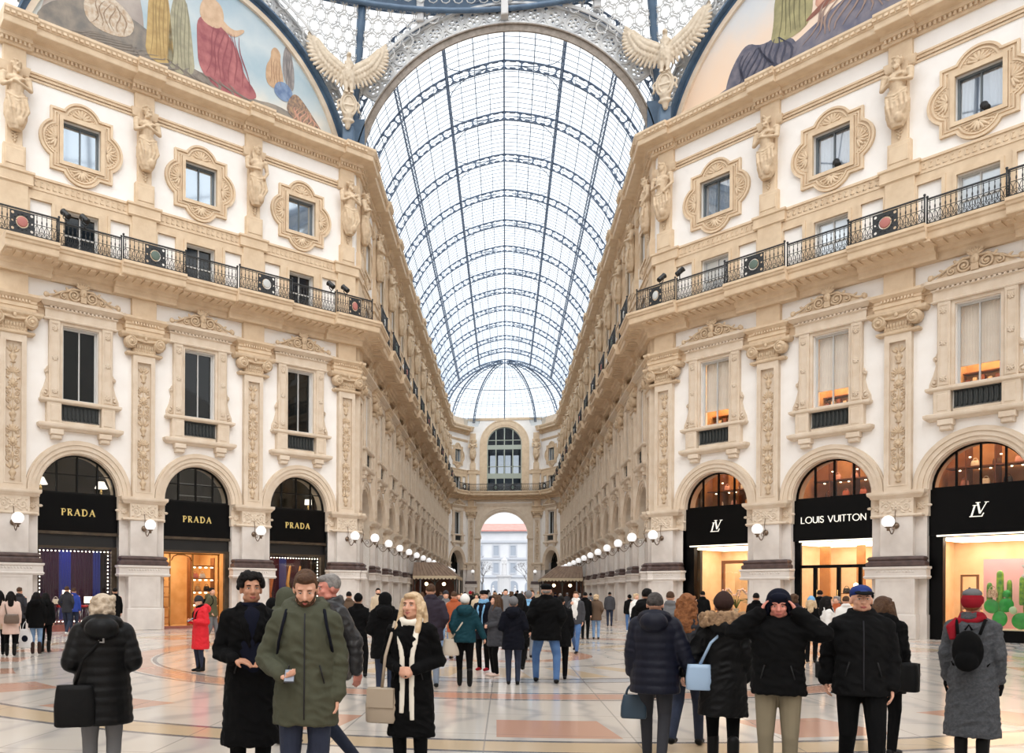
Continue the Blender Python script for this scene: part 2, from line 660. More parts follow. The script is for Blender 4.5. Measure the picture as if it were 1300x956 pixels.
def pier_wall(y1=.5):
    mb = MB()
    for s in (-1, 1):
        x0, x1 = sorted((s * 1.67, s * 2.67))
        mb.box(x0, x1, -.02, y1, 0, 4.75)
        if y1 > 1: mb.box(x0, x1, .5, y1, 4.7, 6.2)
        mb.box(x0 - (.03 if s > 0 else 0), x1 + (.03 if s < 0 else 0), -.07, .5, 0, .94)
    return mb
def string_course():
    mb = MB()
    w = B / 2
    for z0, z1, o in ((12.82, 12.95, .05), (12.95, 13.2, .03), (13.2, 13.33, .09), (13.33, 13.45, .14)):
        for x0, x1 in ((-w, -1.35), (1.35, w)):
            mb.box(x0, x1, -o, .02, z0, z1)
    return mb
def attic_bands():
    """fret band above the mezzanine, upper string, mezzanine frames"""
    mb = MB()
    w = B / 2
    mb.box(-w, w, -.06, .02, 17.95, 18.37)
    mb.box(-w, w, -.11, .02, 18.37, 18.47)
    mb.box(-w, w, -.1, .02, 17.9, 17.97)
    k = 22
    for i in range(k):
        x = -w + (i + .5) * B / k
        mb.box(x - .07, x + .07, -.085, -.05, 18.05, 18.09)
        mb.box(x - .07, x - .03, -.085, -.05, 18.05, 18.28)
        mb.box(x - .07, x + .03, -.085, -.05, 18.24, 18.28)
    mb.box(-w, w, -.05, .02, 22.28, 22.36)
    mb.box(-w, w, -.08, .02, 22.4, 22.52)
    mb.box(-w, w, -.13, .02, 22.52, 22.6)
    for i in range(30):
        x = -w + (i + .5) * B / 30
        mb.box(x - .05, x + .05, -.1, -.07, 22.4, 22.46)
    return mb
def mezz_stone():
    mb = MB()
    w = B / 2
    mb.plate(rect(-w, w, 15.4, 17.95), [rect(-.7, .7, 15.5, 17.4), rect(-2.05, -1.2, 15.9, 17.5), rect(1.2, 2.05, 15.9, 17.5)], -.07, .0)
    for x0, x1, z0, z1 in ((-.7, .7, 15.5, 17.4), (-2.05, -1.2, 15.9, 17.5), (1.2, 2.05, 15.9, 17.5)):
        mb.plate(rect(x0 - .12, x1 + .12, z0 - .05, z1 + .12), [rect(x0 + .0, x1 - .0, z0, z1)], -.12, -.05)
    return mb
WALL_D = D('wall', bay_wall(), PLASTER, [
    D('archivolt', archivolt(), STONE2), D('arch_lining', arch_lining(), STONE2), D('impost_band', wall_impost(), STONE2), D('pier', pier_wall(), MARBLE),
    D('string_course', string_course(), STONE), D('fret_band', attic_bands(), STONE), D('mezzanine_framing', mezz_stone(), STONE)])

def deep_back():
    mb = MB()
    mb.plate([(-2.67, 5.7), (-1.7, 5.7)] + arc(0, 5.75, 1.7, 180, 0, 20) + [(1.7, 5.7), (2.67, 5.7), (2.67, 8.6), (-2.67, 8.6)], [], 1.15, 1.25)
    return mb
WALL_N = ('wall', WALL_D[1], [k for k in WALL_D[2] if k[0] not in ('arch_lining', 'pier')] + [D('arch_lining', arch_lining(1.25), STONE2), D('pier', pier_wall(1.25), MARBLE), D('inner_arch_wall', deep_back(), STONE2)], None, 0)
# ---------------------------------------------------------------- windows
def quat_outline(d):
    """square with four round lobes, grown by d"""
    h, lr, off = 1.22 + d, .78 + d, .88
    p = []
    zc = 20.24
    for a in (0, 90, 180, 270):
        # lobe centre in direction a
        t = sqrt(max(lr * lr - (h - off) ** 2, 0))
        th = math.degrees(math.asin(min(1, t / lr)))
        if h - off < 0: th = 180 - th
        th = math.degrees(atan2(t, h - off))
        for q in arc(off, 0, lr, -th, th, 14):
            x, z = q
            c, s = cos(radians(a)), sin(radians(a))
            p.append((x * c - z * s, zc + x * s + z * c))
        c, s = cos(radians(a)), sin(radians(a))
        p.append((h * c - h * s, zc + h * s + h * c))
    return p
def quatrefoil():
    mb = MB()
    hole = rect(-.77, .77, 19.39, 21.09)
    mb.plate(quat_outline(.06), [hole], -.06, 0)
    mb.plate(quat_outline(.06), [quat_outline(-.03)], -.13, -.05)
    mb.plate(quat_outline(-.1), [quat_outline(-.16)], -.1, -.05)
    mb.plate(rect(-.92, .92, 19.24, 21.24), [hole], -.15, -.03)
    mb.plate(rect(-.99, .99, 19.17, 21.31), [rect(-.94, .94, 19.22, 21.26)], -.1, -.03)
    for a in range(4):
        for q in quat_outline(-.2)[::1]:
            pass
    pts = quat_outline(-.22)
    for i, q in enumerate(pts):
        if abs(q[0]) > .98 or abs(q[1] - 20.24) > 1.1:
            mb.ell((q[0], -.07, q[1]), (.035, .03, .035), 6, 4)
    for a in (0, 90, 180, 270):
        x, z = cos(radians(a)) * 1.02, 20.24 + sin(radians(a)) * 1.08
        shell(mb, x, z, .42, a - 75, a + 75, 7, -.08, .05)
    return mb
def pane_set(x0, x1, z0, z1, nx, nz, fr=.05, y=.24, bar=.03):
    f = MB()
    holes = []
    wx, wz = (x1 - x0 - fr * 2) / nx, (z1 - z0 - fr * 2) / nz
    for i in range(nx):
        for j in range(nz):
            holes.append(rect(x0 + fr + i * wx + bar / 2, x0 + fr + (i + 1) * wx - bar / 2, z0 + fr + j * wz + bar / 2, z0 + fr + (j + 1) * wz - bar / 2))
    f.plate(rect(x0, x1, z0, z1), holes, y - .04, y + .04)
    g = MB()
    g.box(x0 + .01, x1 - .01, y + .02, y + .035, z0 + .01, z1 - .01)
    return f, g
def surround():
    mb = MB()
    # jambs, head
    for s in (-1, 1):
        x0, x1 = sorted((s * .86, s * 1.3))
        mb.bb(x0, x1, -.2, .05, 9.5, 12.75, .03)
        mb.plate(rect(x0 + .06, x1 - .06, 9.62, 12.65), [rect(x0 + .1, x1 - .1, 9.66, 12.61)], -.225, -.19)
        for z in (9.85, 11.2, 12.4):
            rosette(mb, s * 1.08, z, .13, -.22, 7, .025)
        # plinths
        mb.bb(x0 - .04 if s > 0 else x0 - .1, x1 + .1 if s > 0 else x1 + .04, -.27, .02, 8.5, 9.4, .02)
        mb.bb(x0 + .04, x1 - .04, -.29, -.2, 8.62, 9.28, .02)
        # scroll at the side
        spiral(mb, s * 1.42, 9.75, .15, 1.3, s, 90, -.08, .045, 14)
        spiral(mb, s * 1.38, 10.65, .08, 1.2, -s, 90, -.08, .035, 10)
        pts = [(s * 1.3, 9.5), (s * 1.62, 9.5), (s * 1.6, 9.75), (s * 1.47, 10.05), (s * 1.38, 10.4), (s * 1.44, 10.65), (s * 1.36, 10.85), (s * 1.3, 10.9)]
        mb.plate(pts if s > 0 else pts[::-1], [], -.07, .02)
        # brackets under the sill
        x0, x1 = sorted((s * .72, s * 1.26))
        mb.bb(x0, x1, -.3, .02, 8.08, 8.3, .03)
        mb.bb(x0 + .06, x1 - .06, -.24, .02, 7.9, 8.1, .04)
    mb.plate(rect(-.86, .86, 9.5, 12.8), [rect(-.74, .74, 9.55, 12.62)], -.1, .02)
    mb.prof(-1.3, 1.3, [(.2, 12.75), (.22, 12.8), (.16, 12.85), (.16, 13.15), (.22, 13.2), (.22, 13.25)])
    for i in range(16):
        x = -1.25 + i * 2.5 / 15
        mb.box(x - .045, x + .045, -.27, -.2, 13.2, 13.29)
    mb.prof(-1.3, 1.3, [(.22, 13.28), (.3, 13.33), (.42, 13.42), (.46, 13.44), (.46, 13.54), (.4, 13.56)])
    mb.prof(-1.3, 1.3, [(.0, 13.5), (.36, 13.5), (.36, 13.6), (0, 13.62)])
    # sills
    mb.prof(-1.34, 1.34, [(.24, 9.36), (.3, 9.4), (.33, 9.44), (.33, 9.52), (.26, 9.55)])
    mb.prof(-1.4, 1.4, [(.2, 8.28), (.24, 8.32), (.32, 8.38), (.34, 8.44), (.34, 8.52), (.24, 8.56)])
    mb.box(-.78, .78, -.12, .02, 8.5, 8.72)
    return mb
def pediment():
    mb = MB()
    y = -.34
    for s in (-1, 1):
        spiral(mb, s * .36, 13.86, .22, 1.8, s, 200 if s > 0 else -20, y, .055, 24)
        spiral(mb, s * .78, 13.76, .13, 1.5, -s, 90, y, .04, 18)
        mb.tube([(s * .1, y, 14.1), (s * .4, y, 14.12), (s * .62, y, 13.98), (s * .85, y, 13.92), (s * 1.15, y, 13.74), (s * 1.4, y, 13.68)], [.05, .055, .05, .045, .045, .05], 6)
        spiral(mb, s * 1.42, 13.72, .09, 1.2, s, 0, y, .035, 12)
        leaf(mb, s * .55, 13.95, .25, .12, 90 - s * 40, y)
        leaf(mb, s * 1.0, 13.8, .22, .1, 90 - s * 60, y)
        leaf(mb, s * .12, 14.25, .22, .13, 90 - s * 35, y)
        mb.ell((s * 1.48, y, 13.68), (.1, .1, .12), 8, 6)
    mb.plate([(-1.4, 13.58), (1.4, 13.58), (.9, 13.84), (.45, 14.05), (.15, 14.2), (-.15, 14.2), (-.45, 14.05), (-.9, 13.84)], [], -.3, -.02)
    mb.ell((0, y - .05, 14.0), (.15, .1, .19), 10, 8)
    mb.ell((0, y - .15, 13.98), (.035, .05, .06), 6, 5)
    shell(mb, 0, 14.12, .34, 30, 150, 7, y, .05)
    mb.box(-.12, .12, -.42, 0, 13.6, 13.84)
    return mb
def grille():
    mb = MB()
    mb.box(-.76, .76, -.06, .02, 8.68, 9.38)
    for i in range(9):
        x = -.66 + i * 1.32 / 8
        mb.lathe([(.02, 0), (.045, .06), (.03, .14), (.055, .24), (.03, .36), (.045, .46), (.02, .54)], (x, -.09, 8.76), 6)
    mb.box(-.76, .76, -.12, -.02, 9.32, 9.38)
    mb.box(-.76, .76, -.12, -.02, 8.68, 8.74)
    return mb
SURR_M = surround().mesh('surround', STONE2)
PED_M = pediment().mesh('pediment', RELIEF)
GRI_M = grille().mesh('grille', mat('slate_green_iron', (50, 54, 54), .5))
wf, wg = pane_set(-.72, .72, 9.57, 12.6, 2, 1, .06, .2, .05)
WFM = wf.mesh('window_frame', WOODF)
WPM = wg.mesh('pane', WING)
def lit_pane():
    g = MB(); g.box(-.7, .7, .23, .24, 9.59, 12.58)
    return g.mesh('pane', SHOPG)
def blind():
    mb = MB()
    n = 30
    for i in range(n):
        x0, x1 = -.7 + 1.4 * i / n, -.7 + 1.4 * (i + 1) / n
        y0, y1 = (.37, .38) if i % 2 else (.38, .37)
        mb.add([(x0, y0, 10.35), (x1, y1, 10.35), (x1, y1, 12.6), (x0, y0, 12.6)], [(0, 1, 2, 3)])
    mb.box(-.7, .7, .34, .41, 10.3, 10.38)
    return mb
def lit_room():
    mb = MB()
    mb.mi = 0
    mb.box(-.9, .9, 1.6, 1.65, 9.3, 12.7)
    mb.box(-.95, -.9, .42, 1.65, 9.3, 12.7); mb.box(.9, .95, .42, 1.65, 9.3, 12.7)
    mb.box(-.9, .9, .42, 1.65, 9.25, 9.3); mb.box(-.9, .9, .42, 1.65, 12.7, 12.75)
    mb.mi = 1
    for z in (9.75, 10.2):
        mb.box(-.9, .9, 1.2, 1.6, z - .02, z + .02)
    for i in range(7):
        x = -.75 + i * .25
        mb.mi = 2 + i % 2
        mb.box(x - .07, x + .07, 1.2, 1.4, 9.77, 9.95 + .06 * (i % 3))
    mb.mi = 4
    mb.box(-.8, .8, .7, 1.5, 11.4, 11.45)
    return mb
WARM = mat('warm_wall', (206, 172, 132), .6, (190, 152, 112), 2)
WOODS = mat('shelf_wood', (150, 96, 56), .4, (120, 74, 42), 4)
GOODS = [mat('goods_red', (150, 96, 80), .4), mat('goods_tan', (186, 134, 80), .4), mat('goods_dark', (54, 38, 32), .4), mat('goods_cream', (236, 220, 190), .5), mat('goods_black', (18, 17, 18), .3)]
EMW = mat('warm_lamp_panel', (255, 206, 140), .5, emit=9)
EMW2 = mat('warm_strip', (255, 224, 176), .5, emit=7)
EMC = mat('white_lamp_panel', (255, 236, 210), .5, emit=5)
WIN1_DARK = D('window', None, None, [D('frame', SURR_M), D('pediment', PED_M), D('grille', GRI_M), D('window_frame', WFM, None, [D('pane', WPM)])])
BLM = blind().mesh('blind', mat('linen_blind', (244, 232, 222), .9, (232, 218, 208), 1.2))
LRM = lit_room().mesh('lit_room', [WARM, WOODS, GOODS[0], GOODS[3], EMW2])
WIN1_LIT = D('window', None, None, [D('frame', SURR_M), D('pediment', PED_M), D('grille', GRI_M), D('window_frame', WFM, None, [D('pane', lit_pane())]), D('blind', BLM), D('interior', LRM)])
mf, mg = pane_set(-.7, .7, 15.5, 17.4, 2, 2, .06, .2, .05)
MFM, MPM = mf.mesh('window_frame', WOODF), mg.mesh('pane', WINK)
WIN2 = D('window', None, None, [D('window_frame', MFM, None, [D('pane', MPM)])])
WIN2_L = D('window', None, None, [D('window_frame', MFM, None, [D('pane', mg.mesh('pane', mat('curtained_glass', (226, 232, 236), .12, metal=.5)))])])
qf, qg = pane_set(-.77, .77, 19.39, 21.09, 2, 1, .06, .2, .05)
QFM = qf.mesh('window_frame', mat('slate_window_frame', (96, 104, 108), .5))
QM = quatrefoil().mesh('frame', STONE)
WIN3 = D('window', None, None, [D('frame', QM), D('window_frame', QFM, None, [D('pane', qg.mesh('pane', WINB))])])

def net_curtain():
    c = MB()
    for x0, x1 in ((-.72, -.2), (.24, .72)):
        for i in range(8):
            a, b = x0 + (x1 - x0) * i / 8, x0 + (x1 - x0) * (i + 1) / 8
            c.add([(a, .3 + .03 * (i % 2), 19.42), (b, .33 - .03 * (i % 2), 19.42), (b * .9, .33 - .03 * (i % 2), 21.06), (a * .9, .3 + .03 * (i % 2), 21.06)], [(0, 1, 2, 3)])
    return c
WIN3B = D('window', None, None, [D('frame', QM), D('window_frame', QFM, None, [D('pane', qg.mesh('pane', glass_mat('reflecting_pane', (236, 240, 244), 2.6)))]), D('net_curtain', net_curtain(), mat('net_white', (240, 240, 240), .9)), D('bright_backing', MB().box(-.77, .77, .38, .4, 19.4, 21.08), mat('pale_backing', (226, 230, 236), .9))])  # pale panel added close behind the glass so the window reads bright
# ---------------------------------------------------------------- pilasters
def p_pedestal():
    mb = MB()
    mb.bb(-.78, .78, -.45, 0, 0, .94, .02)
    mb.bb(-.72, .72, -.4, 0, .9, 2.4, .015)
    mb.plate(rect(-.6, .6, 1.02, 2.3), [rect(-.54, .54, 1.08, 2.24)], -.415, -.39)
    mb.prof(-.72, .72, [(.4, 2.32), (.44, 2.38), (.44, 2.42), (.4, 2.45), (.4, 2.68), (.45, 2.72), (.45, 2.8), (.3, 2.8)])
    for i in range(12):
        leaf(mb, -.66 + i * .12, 2.56, .1, .1, 90, -.4, .02)
    return mb
def p_brown():
    mb = MB()
    mb.prof(-.66, .66, [(.38, 2.8), (.42, 2.84), (.42, 2.95), (.36, 3.0), (.34, 3.04), (.38, 3.08), (.38, 3.13), (.32, 3.2), (.2, 3.21)])
    return mb
def p_lower():
    mb = MB()
    mb.bb(-.6, .6, -.28, 0, 3.2, 4.82, .015)
    return mb
def p_impost():
    mb = MB()
    mb.box(-.62, .62, -.3, 0, 4.8, 5.5)
    mb.prof(-.6, .6, [(.28, 4.74), (.34, 4.77), (.34, 4.82), (.3, 4.85)])
    mb.prof(-.6, .6, [(.3, 5.46), (.34, 5.5), (.4, 5.58), (.43, 5.6), (.45, 5.66), (.45, 5.75), (.2, 5.77)])
    y = -.31
    rosette(mb, 0, 5.15, .2, y, 8)
    for s in (-1, 1):
        spiral(mb, s * .36, 5.15, .16, 1.4, s, 180, y, .025, 16)
        leaf(mb, s * .16, 5.3, .2, .1, 90 - s * 60, y)
        leaf(mb, s * .16, 5.0, .2, .1, -90 + s * 60, y)
        leaf(mb, s * .46, 5.3, .12, .08, 90 - s * 40, y)
        leaf(mb, s * .46, 5.0, .12, .08, -90 + s * 40, y)
    return mb
def p_shaft():
    mb = MB()
    mb.box(-.49, .49, -.12, 0, 5.75, 11.95)
    mb.plate(rect(-.49, .49, 5.75, 11.95), [rect(-.32, .32, 6.0, 11.62)], -.24, -.1)
    mb.plate(rect(-.36, .36, 5.96, 11.66), [rect(-.3, .3, 6.02, 11.6)], -.26, -.2)
    return mb
def p_relief():
    mb = MB()
    y = -.13
    z = 6.2
    mb.tube([(0, y, 6.1), (0, y, 11.5)], .02, 5)
    k = 0
    while z < 11.2:
        t = k % 4
        if t == 0:   # vase with leaves
            mb.lathe([(.03, 0), (.12, .05), (.05, .1), (.14, .25), (.15, .33), (.06, .4), (.09, .45)], (0, y + .02, z - .1), 8)
            for s in (-1, 1):
                leaf(mb, s * .06, z + .35, .24, .1, 90 - s * 50, y)
                leaf(mb, s * .04, z + .38, .26, .09, 90 - s * 22, y)
            z += .66
        elif t == 1:  # scrolls
            for s in (-1, 1):
                spiral(mb, s * .14, z + .1, .12, 1.5, s, -90, y, .026, 14)
                spiral(mb, s * .15, z + .38, .1, 1.4, -s, 90, y, .024, 12)
                leaf(mb, s * .05, z + .2, .2, .08, 90 - s * 75, y)
                leaf(mb, s * .08, z + .5, .17, .09, 90 - s * 30, y)
            leaf(mb, 0, z + .1, .3, .12, 90, y)
            z += .62
        elif t == 2:  # mask roundel
            rosette(mb, 0, z + .16, .2, y, 10)
            mb.ell((0, y - .03, z + .16), (.09, .06, .11), 8, 6)
            for s in (-1, 1):
                leaf(mb, s * .14, z + .32, .16, .09, 90 - s * 60, y)
                leaf(mb, s * .14, z - .02, .16, .09, -90 + s * 60, y)
            z += .56
        else:         # palmette
            shell(mb, 0, z, .3, 20, 160, 7, y)
            for s in (-1, 1):
                spiral(mb, s * .15, z - .02, .09, 1.3, -s, 90, y, .022, 12)
            z += .48
        k += 1
    return mb
def p_capital():
    mb = MB()
    mb.prof(-.5, .5, [(.26, 11.9), (.3, 11.94), (.3, 12.0), (.26, 12.04)])
    mb.box(-.5, .5, -.26, 0, 12.0, 12.5)
    for i in range(9):
        mb.ell((-.44 + i * .11, -.28, 12.26), (.045, .05, .1), 6, 5)
        leaf(mb, -.44 + i * .11, 12.06, .13, .07, 90, -.27, .02)
    mb.box(-.62, .62, -.34, 0, 12.46, 12.62)
    mb.tube([(-.6, -.36, 12.55), (0, -.36, 12.48), (.6, -.36, 12.55)], .05, 6)
    for s in (-1, 1):
        mb.lathe([(.25, -.16), (.27, 0), (.27, .16)], (s * .64, -.28, 12.42), 14, True, 'y')
        spiral(mb, s * .64, 12.42, .22, 2.0, s, 90, -.44, .035, 24)
        mb.ell((s * .64, -.47, 12.42), (.07, .05, .07), 8, 6)
    mb.prof(-.66, .66, [(.34, 12.62), (.4, 12.68), (.42, 12.72), (.42, 12.82), (.3, 12.85)])
    leaf(mb, 0, 12.52, .2, .14, 90, -.4, .04)
    return mb
def p_entab():
    mb = MB()
    mb.prof(-.56, .56, [(.28, 12.85), (.28, 12.98), (.32, 13.0), (.32, 13.14), (.36, 13.17)])
    mb.prof(-.56, .56, [(.3, 13.14), (.3, 13.28), (.36, 13.32), (.42, 13.38), (.46, 13.42), (.46, 13.52), (.2, 13.54)])
    for i in range(10):
        x = -.56 + i * 1.12 / 9
        mb.box(x - .035, x + .035, -.36, -.28, 13.2, 13.3)
    mb.box(-.54, .54, -.22, 0, 13.5, 14.5)
    return mb
PIL_D = D('pilaster', None, None, [
    D('pedestal', p_pedestal(), MARBLE), D('base_moulding', p_brown(), BROWN), D('lower_shaft', p_lower(), MARBLE),
    D('impost_block', p_impost(), STONE2), D('shaft', p_shaft(), STONE2, [D('carved_relief', p_relief(), RELIEF)]), D('capital', p_capital(), RELIEF), D('entablature_block', p_entab(), STONE)])
def a_strip():
    mb = MB()
    mb.bb(-.55, .55, -.16, 0, 15.4, 17.95, .02)
    mb.prof(-.52, .52, [(.16, 17.9), (.22, 17.97), (.2, 18.0), (.2, 18.35), (.26, 18.4), (.26, 18.48), (.1, 18.5)])
    mb.bb(-.42, .42, -.25, 0, 18.47, 19.4, .02)
    mb.bb(-.36, .36, -.28, 0, 18.6, 19.25, .02)
    mb.bb(-.3, .3, -.2, 0, 19.35, 22.6, .02)
    mb.prof(-.38, .38, [(.12, 22.26), (.16, 22.3), (.2, 22.5), (.22, 22.62), (.12, 22.64)])
    mb.bb(-.44, .44, -.16, 0, 22.6, 23.5, .02)
    return mb
def a_pendant():
    mb = MB()
    for i, z in enumerate((19.82, 19.7, 19.58)):
        for s in (-1, 1):
            leaf(mb, 0, z, .16 - .03 * i, .07, 90 - s * 70, -.24)
        mb.ell((0, -.25, z - .04), (.05, .04, .06), 6, 5)
    return mb
ATT_D = D('attic_pilaster', None, None, [D('shaft', a_strip(), STONE), D('leaf_pendant', a_pendant(), RELIEF)])

# ---------------------------------------------------------------- remesh helper
def remesh(mb, name, mats, vox, smooth=1, disp=None):
    me = mb.mesh('tmp', [])
    o = bpy.data.objects.new('tmp', me)
    C.objects.link(o)
    r = o.modifiers.new('r', 'REMESH')
    r.mode = 'VOXEL'
    r.voxel_size = vox
    r.use_smooth_shade = True
    if smooth:
        s = o.modifiers.new('s', 'SMOOTH')
        s.iterations = smooth
        s.factor = .5
    dg = bpy.context.evaluated_depsgraph_get()
    dg.update()
    out = bpy.data.meshes.new_from_object(o.evaluated_get(dg))
    out.name = name
    bpy.data.objects.remove(o)
    bpy.data.meshes.remove(me)
    out.materials.clear()
    for m in (mats if isinstance(mats, (list, tuple)) else [mats]):
        out.materials.append(m)
    return out
def cone(mb, a, b, ra, rb, n=10, flat=1.0):
    """tapered limb with rounded ends"""
    a, b = Vector(a), Vector(b)
    d = b - a
    L = d.length
    if L < 1e-6:
        return mb.ell(a, ra, n, 7)
    u = d / L
    path, rs = [], []
    for t in (-.95, -.7, -.35):
        path.append(a + u * ra * t); rs.append(ra * sqrt(1 - t * t))
    path.append(a); rs.append(ra)
    path.append(b); rs.append(rb)
    for t in (.35, .7, .95):
        path.append(b + u * rb * t); rs.append(rb * sqrt(1 - t * t))
    return mb.tube(path, rs, n, True, True, flat)

# ---------------------------------------------------------------- caryatids (half figures on the attic pilasters)
def figure(kind, seed):
    r = random.Random(seed)
    mb = MB()
    y0 = -.38
    zb = 19.9
    # skirt of drapery tapering into the pedestal
    rings = []
    for z, rx, ry in ((19.9, .16, .12), (20.1, .26, .17), (20.4, .33, .2), (20.8, .34, .21), (21.1, .29, .18), (21.3, .27, .17)):
        ring = []
        for j in range(28):
            a = 2 * pi * j / 28
            f = 1 + .09 * cos(a * 7 + z * 3) * (1 if z < 21.0 else .3)
            ring.append((rx * f * cos(a), y0 + ry * f * sin(a), z))
        rings.append(ring)
    mb.rings(rings)
    # diagonal folds
    for q in range(5):
        x = -.26 + q * .13
        mb.tube([(x, y0 - .16, 21.05), (x + .06, y0 - .2, 20.6), (x * .4, y0 - .13, 20.05)], [.04, .05, .03], 6)
    for q in range(3):
        mb.tube([(-.3, y0 - .1, 21.15 - q * .09), (0, y0 - .2, 21.02 - q * .12), (.3, y0 - .1, 21.2 - q * .07)], .04, 6)
    mb.ell((.1, y0 - .15, 20.2), (.14, .1, .2), 8, 6)
    # torso
    cone(mb, (0, y0, 21.2), (0, y0 - .01, 21.65), .19, .24)
    mb.ell((0, y0 - .02, 21.78), (.3, .17, .22), 12, 8)
    for s in (-1, 1):
        mb.ell((s * .12, y0 - .13, 21.78), (.12, .07, .09 if kind == 'man' else .11), 8, 6)
        mb.ell((s * .34, y0, 21.92), (.12, .12, .12), 8, 6)
    # arms
    if kind == 'man':
        for s, e, h in ((1, (.4, y0 - .08, 21.5), (-.08, y0 - .27, 21.62)), (-1, (-.4, y0 - .08, 21.45), (.14, y0 - .25, 21.75))):
            cone(mb, (s * .36, y0, 21.9), e, .1, .075)
            cone(mb, e, h, .075, .05)
            mb.ell(h, (.08, .05, .05), 8, 6)
            for k in range(4):
                cone(mb, Vector(h) + Vector((0, 0, .03 - k * .022)), Vector(h) + Vector((-s * .11, -.0, .03 - k * .03)), .016, .012, 6)
    else:
        e = (.42, y0 - .02, 21.5); h = (.2, y0 - .24, 21.1)
        cone(mb, (.36, y0, 21.9), e, .09, .07); cone(mb, e, h, .07, .045); mb.ell(h, (.06, .05, .07), 8, 6)
        e = (-.4, y0 - .06, 21.5); h = (0, y0 - .25, 21.45)
        cone(mb, (-.36, y0, 21.9), e, .09, .07); cone(mb, e, h, .07, .045); mb.ell(h, (.08, .05, .05), 8, 6)
    # neck, head
    cone(mb, (0, y0, 21.95), (0, y0 - .03, 22.15), .11, .09)
    mb.ell((0, y0 - .05, 22.33), (.125, .14, .17), 12, 9)
    mb.ell((0, y0 - .1, 22.24), (.09, .09, .1), 10, 7)
    cone(mb, (0, y0 - .18, 22.36), (0, y0 - .21, 22.29), .02, .03, 6)
    for s in (-1, 1):
        mb.ell((s * .05, y0 - .175, 22.39), (.04, .02, .015), 6, 4)
    for k in range(26):      # hair
        a = r.uniform(0, 2 * pi); z = r.uniform(22.3, 22.52)
        if sin(a) < -.5 and z < 22.42: continue
        mb.ell((.13 * cos(a) * .95, y0 - .04 + .14 * sin(a), z), (.05, .05, .05), 6, 4)
    if kind == 'man':
        for k in range(14):
            mb.ell((r.uniform(-.08, .08), y0 - .15 + r.uniform(-.03, .04), r.uniform(22.05, 22.2)), (.04, .04, .06), 6, 4)
    else:
        for s in (-1, 1):
            mb.tube([(s * .12, y0, 22.4), (s * .15, y0 - .02, 22.15), (s * .16, y0 - .1, 21.9)], [.05, .05, .03], 6)
    me = remesh(mb, 'caryatid', RELIEF, .022, 1)
    me.transform(Matrix.Translation((0, y0, 19.9)) @ Matrix.Diagonal((1.32, 1.25, 1.04, 1)) @ Matrix.Translation((0, -y0, -19.9)))
    return me
FIGS = [figure('man', 1), figure('woman', 2), figure('man', 3)]

# ---------------------------------------------------------------- lamp on a bracket
def lamp_design(sgn):
    """bracket leaves the wall at (0,0,4.35); the globe hangs out in front of it"""
    br, cup = MB(), MB()
    br.lathe([(.11, 0), (.13, .02), (.08, .05), (.05, .08)], (0, -.0, 4.4), 10, True, 'y')
    br.M = Matrix.Rotation(0, 4, 'X')
    br.lathe([(.12, 0), (.13, -.03), (.07, -.06), (.03, -.1)], (0, 0, 4.4), 10, True, 'y')
    path = []
    for i in range(15):
        t = i / 14
        path.append((0, -.08 - .62 * t, 4.4 - .34 * sin(pi * min(1, t * 1.15) * .86)))
    path.append((0, -.72, 4.22))
    br.tube(path, .022, 6)
    br.tube([(0, -.05, 4.42), (0, -.12, 4.7), (0, -.08, 4.95), (0, -.02, 5.12)], .015, 6)
    br.ell((0, -.03, 5.14), (.05, .04, .06), 8, 6)
    br.M = None
    ring = [(.0, -.3 + .08 * cos(a * pi / 6), 4.3 + .08 * sin(a * pi / 6)) for a in range(13)]
    br.tube(ring, .012, 5, False)
    cup.lathe([(.03, -.34), (.06, -.3), (.035, -.26), (.12, -.2), (.125, -.18)], (0, -.72, 4.5), 12)
    g = MB()
    g.ell((0, -.72, 4.52), .235, 20, 14)
    return D('wall_lamp', None, None, [D('bracket', br, mat('brass_brown', (112, 94, 78), .35, metal=.6)), D('cup', cup, MATS['brass_brown']), D('globe', g, GLOBE)])
LAMP_D = lamp_design(1)

